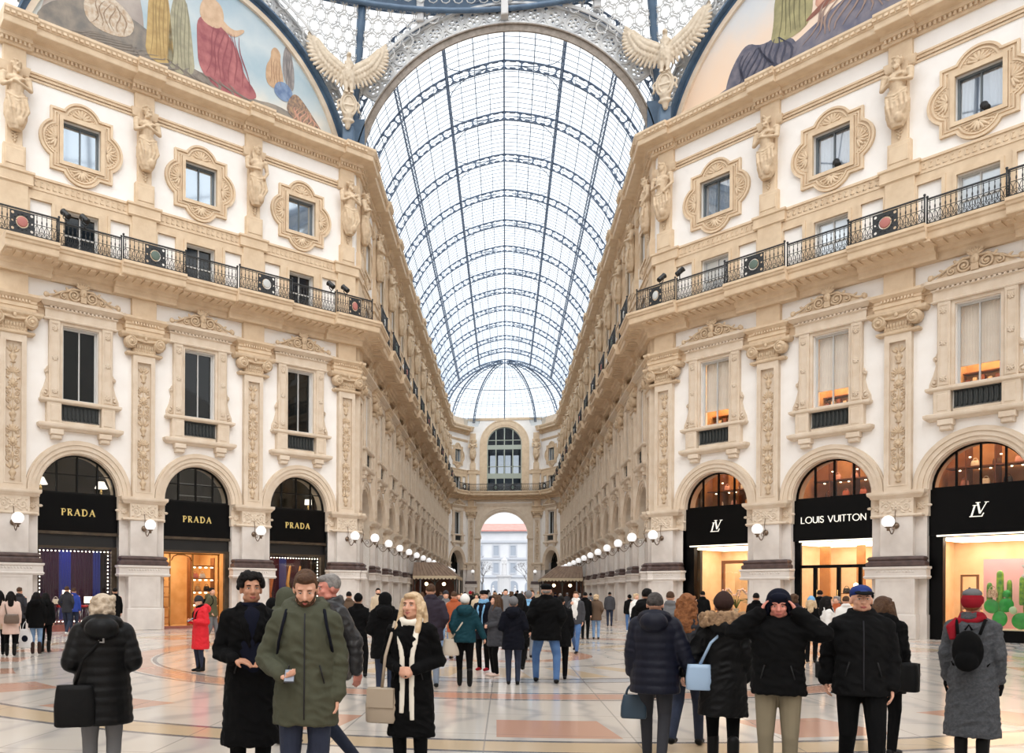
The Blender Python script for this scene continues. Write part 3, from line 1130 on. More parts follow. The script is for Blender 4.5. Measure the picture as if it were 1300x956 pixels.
# ---------------------------------------------------------------- balcony railing
def baluster_mesh(mb, w, n):
    for i in range(n):
        x = -w / 2 + (i + .5) * w / n
        mb.tube([(x, 0, .06), (x, 0, .9)], .012, 4, False, False)
        mb.ell((x, 0, .62), (.028, .028, .09), 6, 4)
        mb.ell((x, 0, .8), (.022, .022, .03), 5, 4)
        # scrolls in the lower half
        h = w / n * .5
        for s in (-1, 1):
            p = [(x + s * h * (.1 + .8 * sin(pi * t / 6)), 0, .1 + .38 * t / 6) for t in range(7)]
            mb.tube(p, .011, 4, False, False)
        mb.tube([(x + h * cos(a * pi / 4), 0, .16 + h * sin(a * pi / 4)) for a in range(9)], .01, 4, False, False)
def rail_design(w, medal=None):
    top, bal, posts = MB(), MB(), []
    top.box(-w / 2, w / 2, -.035, .035, .92, .97)
    low = MB(); low.box(-w / 2, w / 2, -.02, .02, .03, .06); low.box(-w / 2, w / 2, -.015, .015, .86, .88); low.box(-w / 2, w / 2, -.012, .012, .5, .52)
    kids = [D('handrail', top, IRON), D('lower_rail', low, IRON)]
    for s in (-1, 1):
        p = MB()
        p.tube([(s * w / 2, 0, 0), (s * w / 2, 0, 1.0)], .032, 6)
        p.ell((s * w / 2, 0, 1.03), .05, 8, 6)
        kids.append(D('post', p, IRON))
    if medal is None:
        baluster_mesh(bal, w, int(w / .17))
        kids.append(D('balusters', bal, IRON))
    else:
        for s in (-1, 1):
            b2 = MB()
            b2.M = Matrix.Translation((s * (w / 2 - (w - .9) / 4), 0, 0))
            baluster_mesh(b2, (w - .9) / 2, int((w - .9) / 2 / .17))
            kids.append(D('balusters', b2, IRON))
        pn = MB()
        pn.plate(rect(-.45, .45, .06, .88), [circ(0, .47, .24, 16)] + [circ(sx * .35, .47 + sz * .3, .06, 8) for sx in (-1, 1) for sz in (-1, 1)] + [circ(sx * .35, .47, .05, 8) for sx in (-1, 1)], -.015, .015)
        for k in range(12):
            a = 2 * pi * k / 12
            pn.ell((.3 * cos(a), -.02, .47 + .3 * sin(a)), (.04, .02, .04), 6, 4)
        md = MB()
        md.lathe([(.2, 0), (.2, -.03), (.16, -.045), (.05, -.05)], (0, 0, .47), 16, True, 'y')
        kids += [D('panel', pn, IRON), D('medallion', md, medal)]
    return D('balcony_railing', None, None, kids)
RAIL_M = [rail_design(2.75, mat('red_medallion', (178, 112, 104), .6)), rail_design(2.75, mat('pale_medallion', (196, 198, 196), .6)), rail_design(2.75, mat('green_medallion', (92, 108, 98), .6))]
RAIL_W = rail_design(B - 2.75)

# ---------------------------------------------------------------- put the bays up
win_n = [0]
def win(d, loc, rz, sx=1.0):
    win_n[0] += 1
    make(d, loc, rz, 'window_%d' % win_n[0], sx=sx, kind='structure')
WALLS = ['diagonal wall of the left shops', 'left gallery wall', None, None, None, 'right gallery wall', 'diagonal wall of the right shops']
SIDES = ['wall_left', 'wall_left', 'wall_end_left', None, 'wall_end_right', 'wall_right', 'wall_right']
def bay_at(i, s, side, sx=1.0, lit=False, bright=False):
    a, d, L, an = frame(i)
    p = wp(i, s)
    make(WALL_D if i in (0, 6) else WALL_N, p, an, side, sx=sx, kind='structure')
    win(WIN1_LIT if lit else WIN1_DARK, p, an, sx)
    win(WIN2_L if bright else WIN2, p, an, sx)
    win(WIN3B if bright else WIN3, p, an, sx)
def where(i, k, first_shop=True):
    """words for the k-th station counted from the octagon corner"""
    if i == 0: return ('between the left shopfronts, %s from the gallery corner' % ORD[k])
    if i == 6: return ('between the right shopfronts, %s from the gallery corner' % ORD[k])
    if i == 1: return ('along the left gallery wall, %s from its near end' % ORD[k])
    return ('along the right gallery wall, %s from its near end' % ORD[k])
lampless = set()
for i in (0, 1, 5, 6):
    L = frame(i)[2]
    a, d, _, an = frame(i)
    st = PIL[i]
    near_first = i in (1, 6)
    order = st if near_first else st[::-1]
    for k, s in enumerate(order):
        p = wp(i, s)
        w = where(i, k)
        g = {0: 'left shopfront wall', 6: 'right shopfront wall', 1: 'left gallery wall', 5: 'right gallery wall'}[i]
        make(PIL_D, p, an, label='carved stone pilaster ' + w, cat='pilaster', group='pilasters of the ' + g)
        make(ATT_D, p, an, label='plain upper pilaster under a statue, ' + w.replace('shopfronts,', 'shopfronts'), cat='pilaster', group='upper pilasters of the ' + g)
        fm = FIGS[(k + (0 if i in (0, 1) else 1)) % 3]
        o = ob('caryatid', fm, None, None, p, an, label='carved stone %s figure ' % ('bearded man' if fm is not FIGS[1] else 'woman') + w.replace('near end', 'near end'), cat='statue', group='statues of the ' + g)
        make(LAMP_D, wp(i, s, .28), an, label='white globe lamp on bracket ' + w, cat='wall lamp', group='globe lamps of the ' + g)
        if k + 1 < len(order):
            m = (order[k] + order[k + 1]) / 2
            side = SIDES[i]
            bay_at(i, m, side, lit=(i == 6), bright=(i == 6))
            q = wp(i, m, 1.16, ZB)
            make(RAIL_W, q, an, label='black iron window railing ' + w, cat='railing', group='window railings of the ' + g)
        md = RAIL_M[(k + (0 if i == 0 else 1)) % 3]
        q = wp(i, s, 1.4, ZB)
        if not (i in (1, 5) and k == 0) and not (i in (0, 6) and k == 0):
            make(md, q, an, label='black iron railing with round medallion ' + w, cat='railing', group='medallion railings of the ' + g)
        elif i in (0, 6):
            # shorter one at the corner
            sx = .78
            q = wp(i, s + (-.36 if i == 0 else .36), 1.4, ZB)
            make(md, q, an, sx=sx, label='black iron railing turning the gallery corner, ' + ('left' if i == 0 else 'right') + ' side, shopfront part', cat='railing')
        else:
            q = wp(i, s + (.36 if i == 1 else -.36), 1.4, ZB)
            make(md, q, an, sx=.78, label='black iron railing turning the gallery corner, ' + ('left' if i == 1 else 'right') + ' side, gallery part', cat='railing')
# filler walls at the corners (behind the pilasters) and slanted bays of the end
def fill(i, s0, s1, name, z1=TOP):
    a, d, L, an = frame(i)
    mb = MB(); mb.box(0, s1 - s0, 0, .5, 0, z1)
    ob(name, mb, PLASTER, None, wp(i, s0), an, kind='structure')
fill(0, 0, DL - (.617 + B * 3) , 'wall_left')
fill(0, DL - .617, DL, 'wall_left')
fill(1, 0, .69, 'wall_left'); fill(1, .69 + B * 13, YE - CY, 'wall_left')
fill(5, 0, YE - CY - .69 - B * 13, 'wall_right'); fill(5, YE - CY - .69, YE - CY, 'wall_right')
fill(6, 0, .617, 'wall_right'); fill(6, .617 + B * 3, DL, 'wall_right')
for i in (2, 4):
    L = frame(i)[2]
    bay_at(i, L / 2, SIDES[i], sx=L / B)
    a, d, _, an = frame(i)
    side = 'left' if i == 2 else 'right'
    make(RAIL_M[1], wp(i, L / 2, 1.2, ZB), an, sx=.85, label='black iron railing on the slanted bay at the %s of the end arch' % side, cat='railing')
# body masses behind the walls keep the light out
for nm, i in (('wall_left', 0), ('wall_left', 1), ('wall_right', 5), ('wall_right', 6)):
    a, d, L, an = frame(i)
    s0, s1 = (6 if i == 1 else 0), (L - 6 if i == 5 else L)
    mb = MB(); mb.box(s0, s1, 5.3, 5.5, 0, TOP)
    mb.box(s0, s1, .5, 5.5, TOP - .1, TOP)
    mb.box(s0, s1, .5, 5.5, 8.6, 8.8)
    if i in (1, 5):
        mb.box(0, L, .5, 1.5, TOP - .1, TOP); mb.box(0, L, .5, 1.5, 8.6, 8.8)
    if i in (1, 5): mb.box(0, L, 2.2, 2.3, 0, 8.8); mb.box(0, L, 1.4, 1.5, 8.8, TOP)
    else: mb.box(0, L, 1.9, 2.0, 8.8, TOP)
    if i in (0, 6): mb.box(0, .2, .5, 5.5, 0, TOP); mb.box(L - .2, L, .5, 5.5, 0, TOP)
    mb.box(0, L, 5.5, 5.6, 0, TOP) if i in (0, 6) else None
    ob(nm, mb, mat('dark_inner_wall', (70, 64, 60), .9), None, wp(i, 0), an, kind='structure')

# the rest of the crossing, outside the picture: side arms, far diagonals, arm behind the viewer
for nm, pts in (('wall_west', [(-PTS[0].x * -1, PTS[0].y), (-62, PTS[0].y), (-62, 16.4), (-PTS[0].x * -1, 16.4)]), ('wall_east', [(PTS[7].x, PTS[7].y), (62, PTS[7].y), (62, 16.4), (PTS[7].x, 16.4)]),
                ('wall_back_left', [(-19.8, 16.4), (-7.6, 4.2), (-7.6, -45)]), ('wall_back_right', [(19.8, 16.4), (7.6, 4.2), (7.6, -45)]), ('wall_back', [(-7.6, -45), (7.6, -45)])):
    mb = MB()
    for k in range(len(pts) - 1):
        (xa, ya), (xb, yb) = pts[k], pts[k + 1]
        mb.add([(xa, ya, 0), (xb, yb, 0), (xb, yb, TOP), (xa, ya, TOP)], [(0, 1, 2, 3)])
    ob(nm, mb, PLASTER, kind='structure')
# ---------------------------------------------------------------- cornices
nb = outline_nodes(1.4, .24)
mb = MB()
sweep(mb, nb, [(0, 14.35), (.16, 14.35), (.2, 14.42), (.2, 14.6), (.3, 14.66), (.34, 14.78), (.5, 14.84), (1.12, 14.9), (1.14, 14.95), (1.14, 15.16), (1.2, 15.2), (1.22, 15.28), (1.28, 15.32), (1.28, 15.43), (1.2, 15.45), (0, 15.45)])
mod = MB()
dentils(mod, 1.4, .24, .36, .22, .3, .98, 14.81, 14.9)
t = ob('trim_1', mb, STONE, kind='structure')
ob('modillion', mod, STONE, t)
mb = MB()
for nt_ in (outline_nodes(.62, .16, 0, 3), outline_nodes(.62, .16, 4, 7)): sweep(mb, nt_, [(0, 23.3), (.1, 23.3), (.14, 23.36), (.14, 23.5), (.28, 23.52), (.28, 23.66), (.36, 23.7), (.8, 23.74), (.82, 23.78), (.82, 23.98), (.86, 24.0), (.92, 24.12), (.98, 24.2), (.98, 24.3), (.9, 24.33), (0, 24.33)])
mod = MB()
for q in ((0, 3), (4, 7)):
    dentils(mod, .62, .16, .17, .09, .12, .24, 23.38, 23.52, *q)
    dentils(mod, .62, .16, .22, .14, .8, .95, 24.04, 24.14, *q)
t = ob('trim_2', mb, STONE, kind='structure')
ob('dentil_course', mod, STONE, t)

# ---------------------------------------------------------------- end wall
mb = MB()
AH, AS = 3.2, 9.5
outer = [(-EX, 0), (-AH, 0), (-AH, AS)] + arc(0, AS, AH, 180, 0, 28)[1:-1] + [(AH, AS), (AH, 0), (EX, 0), (EX, 25.6), (-EX, 25.6)]
UW = 2.35
hole = [(-UW, 15.6), (UW, 15.6)] + arc(0, 22.0, UW, 0, 180, 24)
mb.plate(outer, [hole], 0, .9)
mb.box(-EX, EX, 5, 5.2, 25.0, 25.5)
ew = ob('wall_end', mb, PLASTER, None, (0, EY, 0), 0, kind='structure')
mb = MB()
mb.plate([(-3.98, 0), (-3.2, 0), (-3.2, AS), (-3.98, AS)], [], -.1, 0); mb.plate([(3.2, 0), (3.98, 0), (3.98, AS), (3.2, AS)], [], -.1, 0)
for r0, r1, y in ((3.2, 3.4, -.12), (3.4, 3.7, -.2), (3.7, 3.92, -.27)):
    mb.plate(arc(0, AS, r1, 180, 0, 28) + arc(0, AS, r0, 0, 180, 28), [], y, .02)
for s in (-1, 1):
    x0, x1 = sorted((s * 3.1, s * 4.0))
    mb.box(x0, x1, -.25, .9, AS - .45, AS)
mb.plate([(-4.0, AS), (-3.9, AS)] + arc(0, AS, 3.9, 180, 0, 20) + [(4.0, AS), (4.0, 13.9), (-4.0, 13.9)], [], -.05, .0)
mb.plate(rect(-4.0, 4.0, AS + 4.05, 14.3), [rect(-3.8, 3.8, AS + 4.2, 14.1)], -.1, 0)
ob('archivolt', mb, STONE2, ew)
mb = MB()
for r0, r1, y in ((2.35, 2.6, -.1), (2.6, 3.2, -.16), (3.2, 3.35, -.22)):
    mb.plate([(r1, 15.5)] + arc(0, 22.0, r1, 0, 180, 24) + [(-r1, 15.5), (-r0, 15.5)] + arc(0, 22.0, r0, 180, 0, 24) + [(r0, 15.5)], [], y, .02)
ob('window_arch', mb, STONE, ew)
mb = MB()
for s in (-1, 1):
    x0, x1 = sorted((s * 3.35, s * EX))
    mb.box(x0, x1, -.1, 0, 17.9, 18.4)
mb.box(-EX, EX, -.12, 0, 25.3, 25.6)
ob('band', mb, STONE, ew)
for s, w_ in ((-1, 'left'), (1, 'right')):
    make(PIL_D, (s * 4.5, EY, 0), 0, sx=.8, label='narrow carved pilaster at the %s of the end arch' % w_, cat='pilaster')
    make(ATT_D, (s * 4.3, EY, 0), 0, sx=.9, label='upper pilaster at the %s of the tall arched end window' % w_, cat='pilaster')
    ob('caryatid', FIGS[0 if s < 0 else 1], None, None, (s * 4.3, EY, 0), 0, label='carved figure at the %s of the tall arched end window' % w_, cat='statue')
    make(LAMP_D, (s * 4.2, EY - .3, 0), 0, label='white globe lamp on the %s pier of the end arch' % w_, cat='wall lamp')
    make(RAIL_W, (s * 3.6, EY - 1.2, ZB), 0, label='black iron railing in front of the end wall, %s part' % w_, cat='railing')
make(RAIL_M[2], (-1.15, EY - 1.2, ZB), 0, sx=.84, label='black iron railing below the end window, left half', cat='railing')
make(RAIL_M[2], (1.15, EY - 1.2, ZB), 0, sx=.84, label='black iron railing below the end window, right half', cat='railing')
# big window of the end
GW = mat('green_grey_frame', (168, 176, 164), .6)
fr = MB()
fr.plate([(UW, 15.6)] + arc(0, 22.0, UW, 0, 180, 24) + [(-UW, 15.6)], [[(UW - .12, 15.7)] + arc(0, 22.0, UW - .12, 0, 180, 24) + [(-UW + .12, 15.7)]], .1, .3)
for x in (-1.15, 0, 1.15):
    fr.box(x - .07, x + .07, .1, .3, 15.6, 24.3 if x == 0 else 24.0)
fr.box(-UW, UW, .08, .32, 17.3, 18.0)
fr.box(-UW, UW, .08, .32, 21.3, 21.9)
fr.box(-UW, UW, .1, .3, 22.5, 22.6); fr.box(-UW, UW, .1, .3, 18.9, 19.0)
pa = MB()
pa.plate([(UW - .02, 15.62)] + arc(0, 22.0, UW - .02, 0, 180, 24) + [(-UW + .02, 15.62)], [], .18, .2)
win_n[0] += 1
w0 = empty('window_%d' % win_n[0], (0, EY, 0), kind='structure')
ob('window_frame', fr, GW, w0)
ob('pane', pa, DIMG, w0)
rm = MB()
rm.box(-3, 3, 3.5, 3.6, 15, 17.9); rm.box(-3, 3, 3.5, 3.6, 21.0, 25); rm.box(-3, -2.0, 3.5, 3.6, 17, 22); rm.box(2.0, 3, 3.5, 3.6, 17, 22)
rm.box(-3, 3, .9, 3.6, 15.2, 15.3); rm.box(-3.1, -3, .9, 3.6, 15, 25.3); rm.box(3, 3.1, .9, 3.6, 15, 25.3); rm.box(-3, 3, .9, 3.6, 25.2, 25.3)
for x in (-1.0, 0, 1.0): rm.box(x - .12, x + .12, 3.5, 3.6, 17.9, 21.5)
ob('room_behind', rm, mat('grey_inner_wall', (190, 190, 192), .9), w0)
# attic strip above the top cornice round the end (base of the glass apse)
mb = MB()
for i in (2, 4):
    a, d, L, an = frame(i)
    p = [wp(i, 0, .0), wp(i, L, .0), wp(i, L, -.4), wp(i, 0, -.4)]
    mb.add([(v.x, v.y, z) for z in (24.3, 25.5) for v in p], [(3, 2, 1, 0), (4, 5, 6, 7), (0, 1, 5, 4), (1, 2, 6, 5), (2, 3, 7, 6), (3, 0, 4, 7)])
ob('trim_3', mb, STONE2, kind='structure')

# ---------------------------------------------------------------- glass vault of the gallery
VR, VZ = 8.6, 23.7
def vp(th, r, y):
    return (r * sin(radians(th)), y, VZ + r * cos(radians(th)) + (.12 * max(0, 1 - abs(th) / 12)))
def rib_meshes():
    ch, we = MB(), MB()
    ths = list(range(-90, 91, 5))
    ch.tube([vp(t, VR, 0) for t in ths], .055, 5)
    ch.tube([vp(t, VR - .5, 0) for t in ths], .042, 5)
    n = 26
    for k in range(n + 1):
        t = -90 + 180 * k / n
        we.tube([vp(t, VR, 0), vp(t, VR - .5, 0)], .05, 4, False, False)
        if k < n:
            t2 = t + 180 / n
            for q0, q1, r0, r1 in ((t, t + 1.3, VR - .14, VR), (t, t + 1.3, VR - .36, VR - .5), (t2, t2 - 1.3, VR - .14, VR), (t2, t2 - 1.3, VR - .36, VR - .5)):
                we.tube([vp(q0, r0, 0), vp(q1, r1, 0)], .04, 4, False, False)
            tm = (t + t2) / 2
            for r0 in (VR - .06, VR - .44):
                we.tube([vp(tm - 1.2, r0, 0), vp(tm + 1.2, r0, 0)], .05, 4, False, False)
    return ch, we
def vault_bay(y0, y1):
    L = y1 - y0
    pur, bars, thin, gl, br = MB(), MB(), MB(), MB(), MB()
    for t in (-67, -45, -23, 23, 45, 67):
        pur.tube([vp(t, VR, 0), vp(t, VR, L)], .055, 4, False, False)
        pur.tube([vp(t, VR - .36, 0), vp(t, VR - .36, L)], .045, 4, False, False)
        n = max(1, int(L / .6))
        for k in range(n):
            pur.tube([vp(t, VR, k * L / n), vp(t, VR - .36, (k + .5) * L / n), vp(t, VR, (k + 1) * L / n)], .022, 4, False, False)
    pur.tube([vp(0, VR, 0), vp(0, VR, L)], .05, 4, False, False)
    for t in range(-90, 91, 1):
        pass
    for lo, hi in ((-90, -67), (-67, -45), (-45, -23), (-23, 0), (0, 23), (23, 45), (45, 67), (67, 90)):
        for k in range(1, 4):
            t = lo + (hi - lo) * k / 4
            thin.tube([vp(t, VR + .02, 0), vp(t, VR + .02, L)], .018 if k != 2 else .026, 4, False, False)
    n = max(1, round(L / .53))
    ths = list(range(-90, 91, 6))
    for k in range(n):
        thin.tube([vp(t, VR + .02, k * L / n) for t in ths], .02, 4, False, False)
    ring0 = [vp(t, VR + .05, 0) for t in ths]
    ring1 = [vp(t, VR + .05, L) for t in ths]
    gl.add(ring0 + ring1, [(i, i + 1, len(ths) + i + 1, len(ths) + i) for i in range(len(ths) - 1)])
    # curved braces below the ridge
    if L > 4:
        for s in (-1, 1):
            for e, y in ((1, 0), (-1, L)):
                pts = []
                for q in range(9):
                    a = q / 8 * pi / 2
                    t = s * (23 - 19 * (1 - cos(a)))
                    yy = 1.9 * (1 - sin(a))
                    pts.append(vp(t, VR - .3, y + e * yy))
                br.tube(pts, .025, 4, False, False)
    return pur, thin, gl, br
def vault_tree(L):
    ch, we = rib_meshes()
    pur, thin, gl, br = vault_bay(0, L)
    kids = [D('purlin', pur, IRON2), D('glazing_bar', thin, IRON2), D('glass', gl, GPANE), D('brace', br, IRON2)]
    kids.append(D('rib', ch, IRON2, [D('lattice', we, IRON2)]))
    return D('ceiling', None, None, kids)
VB = vault_tree(B)
for k in range(13):
    make(VB, (0, 44.5 + B * (k + 0) + (B if False else 0), 0), 0, 'ceiling', kind='structure')
V0 = vault_tree(.75)
make(V0, (0, 43.75, 0), 0, 'ceiling', kind='structure')
# glass apse
ap = MB(); apt = MB(); apg = MB()
YA = 44.5 + 13 * B
def ep(az, el, dr=0.0):
    return ((VR + dr) * cos(radians(el)) * sin(radians(az)), YA + (4.9 + dr) * cos(radians(el)) * cos(radians(az)), VZ + (VR + dr) * sin(radians(el)))
for az in (-90, -58, -30, 0, 30, 58, 90):
    ap.tube([ep(az, e) for e in range(8, 91, 6)], .09, 5)
    ap.tube([ep(az, e, -.4) for e in range(8, 91, 6)], .06, 5)
    for e in range(10, 88, 4):
        apt.tube([ep(az, e), ep(az, e + 2, -.4)], .04, 4, False, False)
for e in (12, 26, 40, 54, 70):
    ap.tube([ep(a, e) for a in range(-90, 91, 6)], .05 if e == 40 else .03, 4)
for az in range(-90, 91, 6):
    apt.tube([ep(az, e) for e in range(8, 76, 6)], .02, 4, False, False)
for e in range(12, 76, 4):
    apt.tube([ep(a, e) for a in range(-90, 91, 6)], .02, 4, False, False)
n = len(range(-90, 91, 6))
rows = [[ep(a, e, .05) for a in range(-90, 91, 6)] for e in range(5, 92, 5)]
apg.add([p for r in rows for p in r], [(i * n + j, i * n + j + 1, (i + 1) * n + j + 1, (i + 1) * n + j) for i in range(len(rows) - 1) for j in range(n - 1)])
ce = empty('ceiling', kind='structure')
ob('rib', ap, IRON2, ce); ob('glazing_bar', apt, IRON2, ce); ob('glass', apg, GPANE, ce)
ch, we = rib_meshes()
r_ = ob('rib', ch, IRON2, ce, (0, YA, 0)); ob('lattice', we, IRON2, r_)

# ---------------------------------------------------------------- octagon arches, lunettes, pendentives, dome ring
def arch_ring(R0, R1, zc, holes_r, a0, a1):
    mb = MB()
    hs = []
    rm_, n = (R0 + R1) / 2, int(radians(a1 - a0) * (R0 + R1) / 2 / 1.02)
    outer = arc(0, zc, R1, a0, a1, 60) + arc(0, zc, R0, a1, a0, 60)
    for k in range(n):
        a = a0 + (k + .5) * (a1 - a0) / n
        cx, cz = rm_ * cos(radians(a)), zc + rm_ * sin(radians(a))
        for j in range(6):
            t = 2 * pi * j / 6 + radians(a)
            hs.append(circ(cx + .22 * cos(t), cz + .22 * sin(t), .085, 7))
        hs.append(circ(cx, cz, .07, 6))
        # corner piercings between rosettes
        a2 = a + (a1 - a0) / n / 2
        if k < n - 1:
            for rr in (-.36, -.15, .15, .36):
                w = .1 if abs(rr) > .3 else .055
                hs.append(circ((rm_ + rr) * cos(radians(a2)), zc + (rm_ + rr) * sin(radians(a2)), w, 7))
    mb.plate(outer, hs, -.06, .06)
    for R in (R0, R1):
        mb.plate(arc(0, zc, R + .06, a0, a1, 60) + arc(0, zc, R - .06, a1, a0, 60), [], -.16, .12)
    for k in range(n):
        a = a0 + (k + .5) * (a1 - a0) / n
        cx, cz = rm_ * cos(radians(a)), zc + rm_ * sin(radians(a))
        mb.plate(circ(cx, cz, .44, 20), [circ(cx, cz, .38, 20)], -.1, 0)
    return mb
ga = arch_ring(7.75, 8.75, 22.7, None, 33, 147).mesh('lace_band', LACE)
cf = MB()
cf.plate(arc(0, 22.7, 7.7, 8, 172, 60) + arc(0, 22.7, 7.35, 172, 8, 60), [], -.1, .0)
cf.plate(arc(0, 22.7, 7.72, 8, 172, 60) + arc(0, 22.7, 7.66, 172, 8, 60), [], -.2, .25)
for k in range(56):
    a = 8 + 164 * (k + .5) / 56
    c, s = cos(radians(a)), sin(radians(a))
    cf.tube([(7.36 * c, -.06, 22.7 + 7.36 * s), (7.68 * c, -.06, 22.7 + 7.68 * s)], .03, 4, False, False)
t4 = empty('trim_4', (0, CY - .1, 0), kind='structure')
ob('lace_band', ga, None, t4)
ob('coffer_band', cf, BRICK, t4)
# lunettes on the diagonal sides
def painting(side):
    """allegory-like mural, generic: sky, ground, robed figures"""
    R, zc, z0 = 7.95, 22.0, 24.2
    a = math.degrees(math.asin((z0 - zc) / R))
    base = MB(); base.plate(arc(0, zc, R, a, 180 - a, 60), [], 0, .1)
    m = bpy.data.materials.new('mural_sky'); m.use_nodes = True
    nt = m.node_tree; b = nt.nodes['Principled BSDF']; b.inputs['Roughness'].default_value = .8
    tc = nt.nodes.new('ShaderNodeTexCoord'); sp = nt.nodes.new('ShaderNodeSeparateXYZ')
    nz = nt.nodes.new('ShaderNodeTexNoise'); nz.inputs['Scale'].default_value = .7; nz.inputs['Detail'].default_value = 7
    ad = nt.nodes.new('ShaderNodeMath'); ad.operation = 'MULTIPLY_ADD'; ad.inputs[1].default_value = 2.6
    r = nt.nodes.new('ShaderNodeValToRGB'); mr = nt.nodes.new('ShaderNodeMapRange')
    mr.inputs[1].default_value = z0 + .6; mr.inputs[2].default_value = z0 + 6.5
    nt.links.new(tc.outputs['Object'], nz.inputs['Vector']); nt.links.new(tc.outputs['Object'], sp.inputs[0])
    nt.links.new(nz.outputs[0], ad.inputs[0]); nt.links.new(sp.outputs[2], ad.inputs[2])
    nt.links.new(ad.outputs[0], mr.inputs[0]); nt.links.new(mr.outputs[0], r.inputs[0])
    cols = [(.0, (196, 186, 168)), (.25, (214, 208, 196)), (.42, (186, 196, 198)), (.6, (162, 182, 192)), (.75, (190, 200, 203)), (1, (160, 180, 192))] if side < 0 else \
           [(.0, (196, 176, 150)), (.3, (232, 204, 178)), (.55, (226, 206, 188)), (.8, (206, 206, 206)), (1, (190, 200, 210))]
    el = r.color_ramp.elements
    el[0].position, el[0].color = cols[0][0], lin(cols[0][1])
    el[1].position, el[1].color = cols[-1][0], lin(cols[-1][1])
    for p, c in cols[1:-1]:
        e = el.new(p); e.color = lin(c)
    nt.links.new(r.outputs[0], b.inputs['Base Color'])
    kids = [D('painted_sky', base, m)]
    def patch(name, pts, col, col2, y, sc=3):
        q = MB(); q.plate(smooth_loop(pts), [], y, y + .004)
        kids.append(D(name, q, mat('mural_%s_%d' % (name, len(kids) + (0 if side < 0 else 40)), col, .85, col2, sc, detail=6)))
    def smooth_loop(p, it=2):
        for _ in range(it):
            q = []
            for i in range(len(p)):
                a, b_ = p[i], p[(i + 1) % len(p)]
                q += [(a[0] * .75 + b_[0] * .25, a[1] * .75 + b_[1] * .25), (a[0] * .25 + b_[0] * .75, a[1] * .25 + b_[1] * .75)]
            p = q
        return p
    if side < 0:
        patch('painted_ground', [(-7.3, 24.3), (7.5, 24.3), (7.3, 24.6), (5.8, 25.0), (4.2, 25.5), (2.6, 25.2), (1.2, 25.6), (-.6, 25.5), (-2.6, 26.6), (-4.6, 26.9), (-6.9, 25.9)], (150, 140, 128), (116, 112, 108), -.005, 1.6)
        patch('painted_hill', [(-7.2, 24.6), (-2.4, 24.6), (-2.8, 28.6), (-4.0, 28.9), (-5.4, 28.2), (-6.6, 26.6)], (176, 166, 158), (156, 146, 140), -.003, 1)
        robe = [((-1.9, 25.2), (190, 164, 112), (166, 138, 92), 3.9), ((-.9, 25.1), (172, 166, 140), (146, 142, 122), 3.6)]
        for (x, z), c, c2, h in robe:
            patch('painted_robe', [(x - .65, z), (x + .75, z), (x + .6, z + h * .4), (x + .45, z + h * .75), (x + .2, z + h), (x - .25, z + h), (x - .5, z + h * .7), (x - .55, z + h * .35)], c, c2, -.012, 2.4)
        patch('painted_red_robe', [(0.0, 25.6), (1.2, 24.95), (2.9, 25.2), (3.0, 25.6), (2.3, 26.2), (2.0, 27.2), (1.4, 27.9), (.5, 28.3), (-.1, 28.0), (-.1, 27.0)], (176, 112, 112), (140, 80, 86), -.014, 2)
        patch('painted_torso', [(.1, 27.9), (1.0, 27.8), (1.3, 28.4), (1.1, 29.1), (.4, 29.2), (0, 28.6)], (206, 178, 150), (190, 160, 132), -.016, 3)
        patch('painted_arm', [(.9, 28.1), (1.7, 27.7), (2.3, 28.2), (2.3, 28.4), (1.7, 28.05), (1.0, 28.5)], (206, 176, 148), (190, 160, 132), -.018, 3)
        patch('painted_kneeling_figure', [(3.5, 26.2), (4.3, 26.2), (4.5, 26.7), (4.25, 27.6), (4.3, 28.0), (4.0, 28.25), (3.75, 28.0), (3.75, 27.6), (3.45, 27.1)], (200, 168, 136), (178, 146, 116), -.016, 3)
        patch('painted_wing', [(4.4, 26.9), (5.0, 26.2), (5.1, 27.2), (4.9, 28.2), (4.6, 28.6), (4.4, 28.0)], (158, 150, 146), (132, 128, 128), -.013, 3)
        patch('painted_blue_sphere', [(4.0, 25.9), (4.5, 25.7), (4.9, 25.95), (5.0, 26.35), (4.6, 26.7), (4.1, 26.6), (3.9, 26.2)], (128, 148, 176), (96, 116, 150), -.02, 3)
        patch('painted_still_life', [(4.6, 25.2), (6.6, 24.6), (6.9, 24.8), (6.2, 25.5), (5.6, 26.1), (5.1, 26.4), (4.7, 25.9)], (170, 140, 112), (110, 96, 92), -.022, 6)
        patch('painted_basket', [(-5.0, 25.6), (-3.4, 25.6), (-2.9, 26.4), (-3.6, 27.1), (-4.6, 27.3), (-5.3, 26.6)], (176, 152, 128), (206, 196, 180), -.014, 5)
    else:
        patch('painted_ground', [(-6.6, 24.3), (7.2, 24.3), (6, 27.5), (4.2, 27.8), (1.6, 26.9), (-.5, 26.2), (-2.2, 25.5), (-4.4, 25.3), (-6.2, 24.9)], (132, 126, 132), (96, 98, 116), -.005, 1.8)
        patch('painted_dark_rock', [(-5.1, 24.5), (-2.0, 24.5), (-1.5, 25.6), (-2.4, 26.4), (-3.3, 26.3), (-4.0, 26.8), (-4.6, 26.2), (-5.0, 25.4)], (116, 112, 122), (82, 84, 100), -.008, 3)
        patch('painted_green_robe', [(-2.9, 26.0), (-1.2, 26.0), (-.9, 27.0), (-1.2, 28.2), (-1.6, 29.0), (-2.3, 29.0), (-2.7, 28.0), (-2.7, 27.0)], (168, 160, 118), (140, 134, 100), -.014, 2)
        patch('painted_head', [(-2.2, 29.0), (-1.6, 29.0), (-1.6, 29.6), (-2.1, 29.7)], (186, 152, 122), (150, 120, 98), -.016, 3)
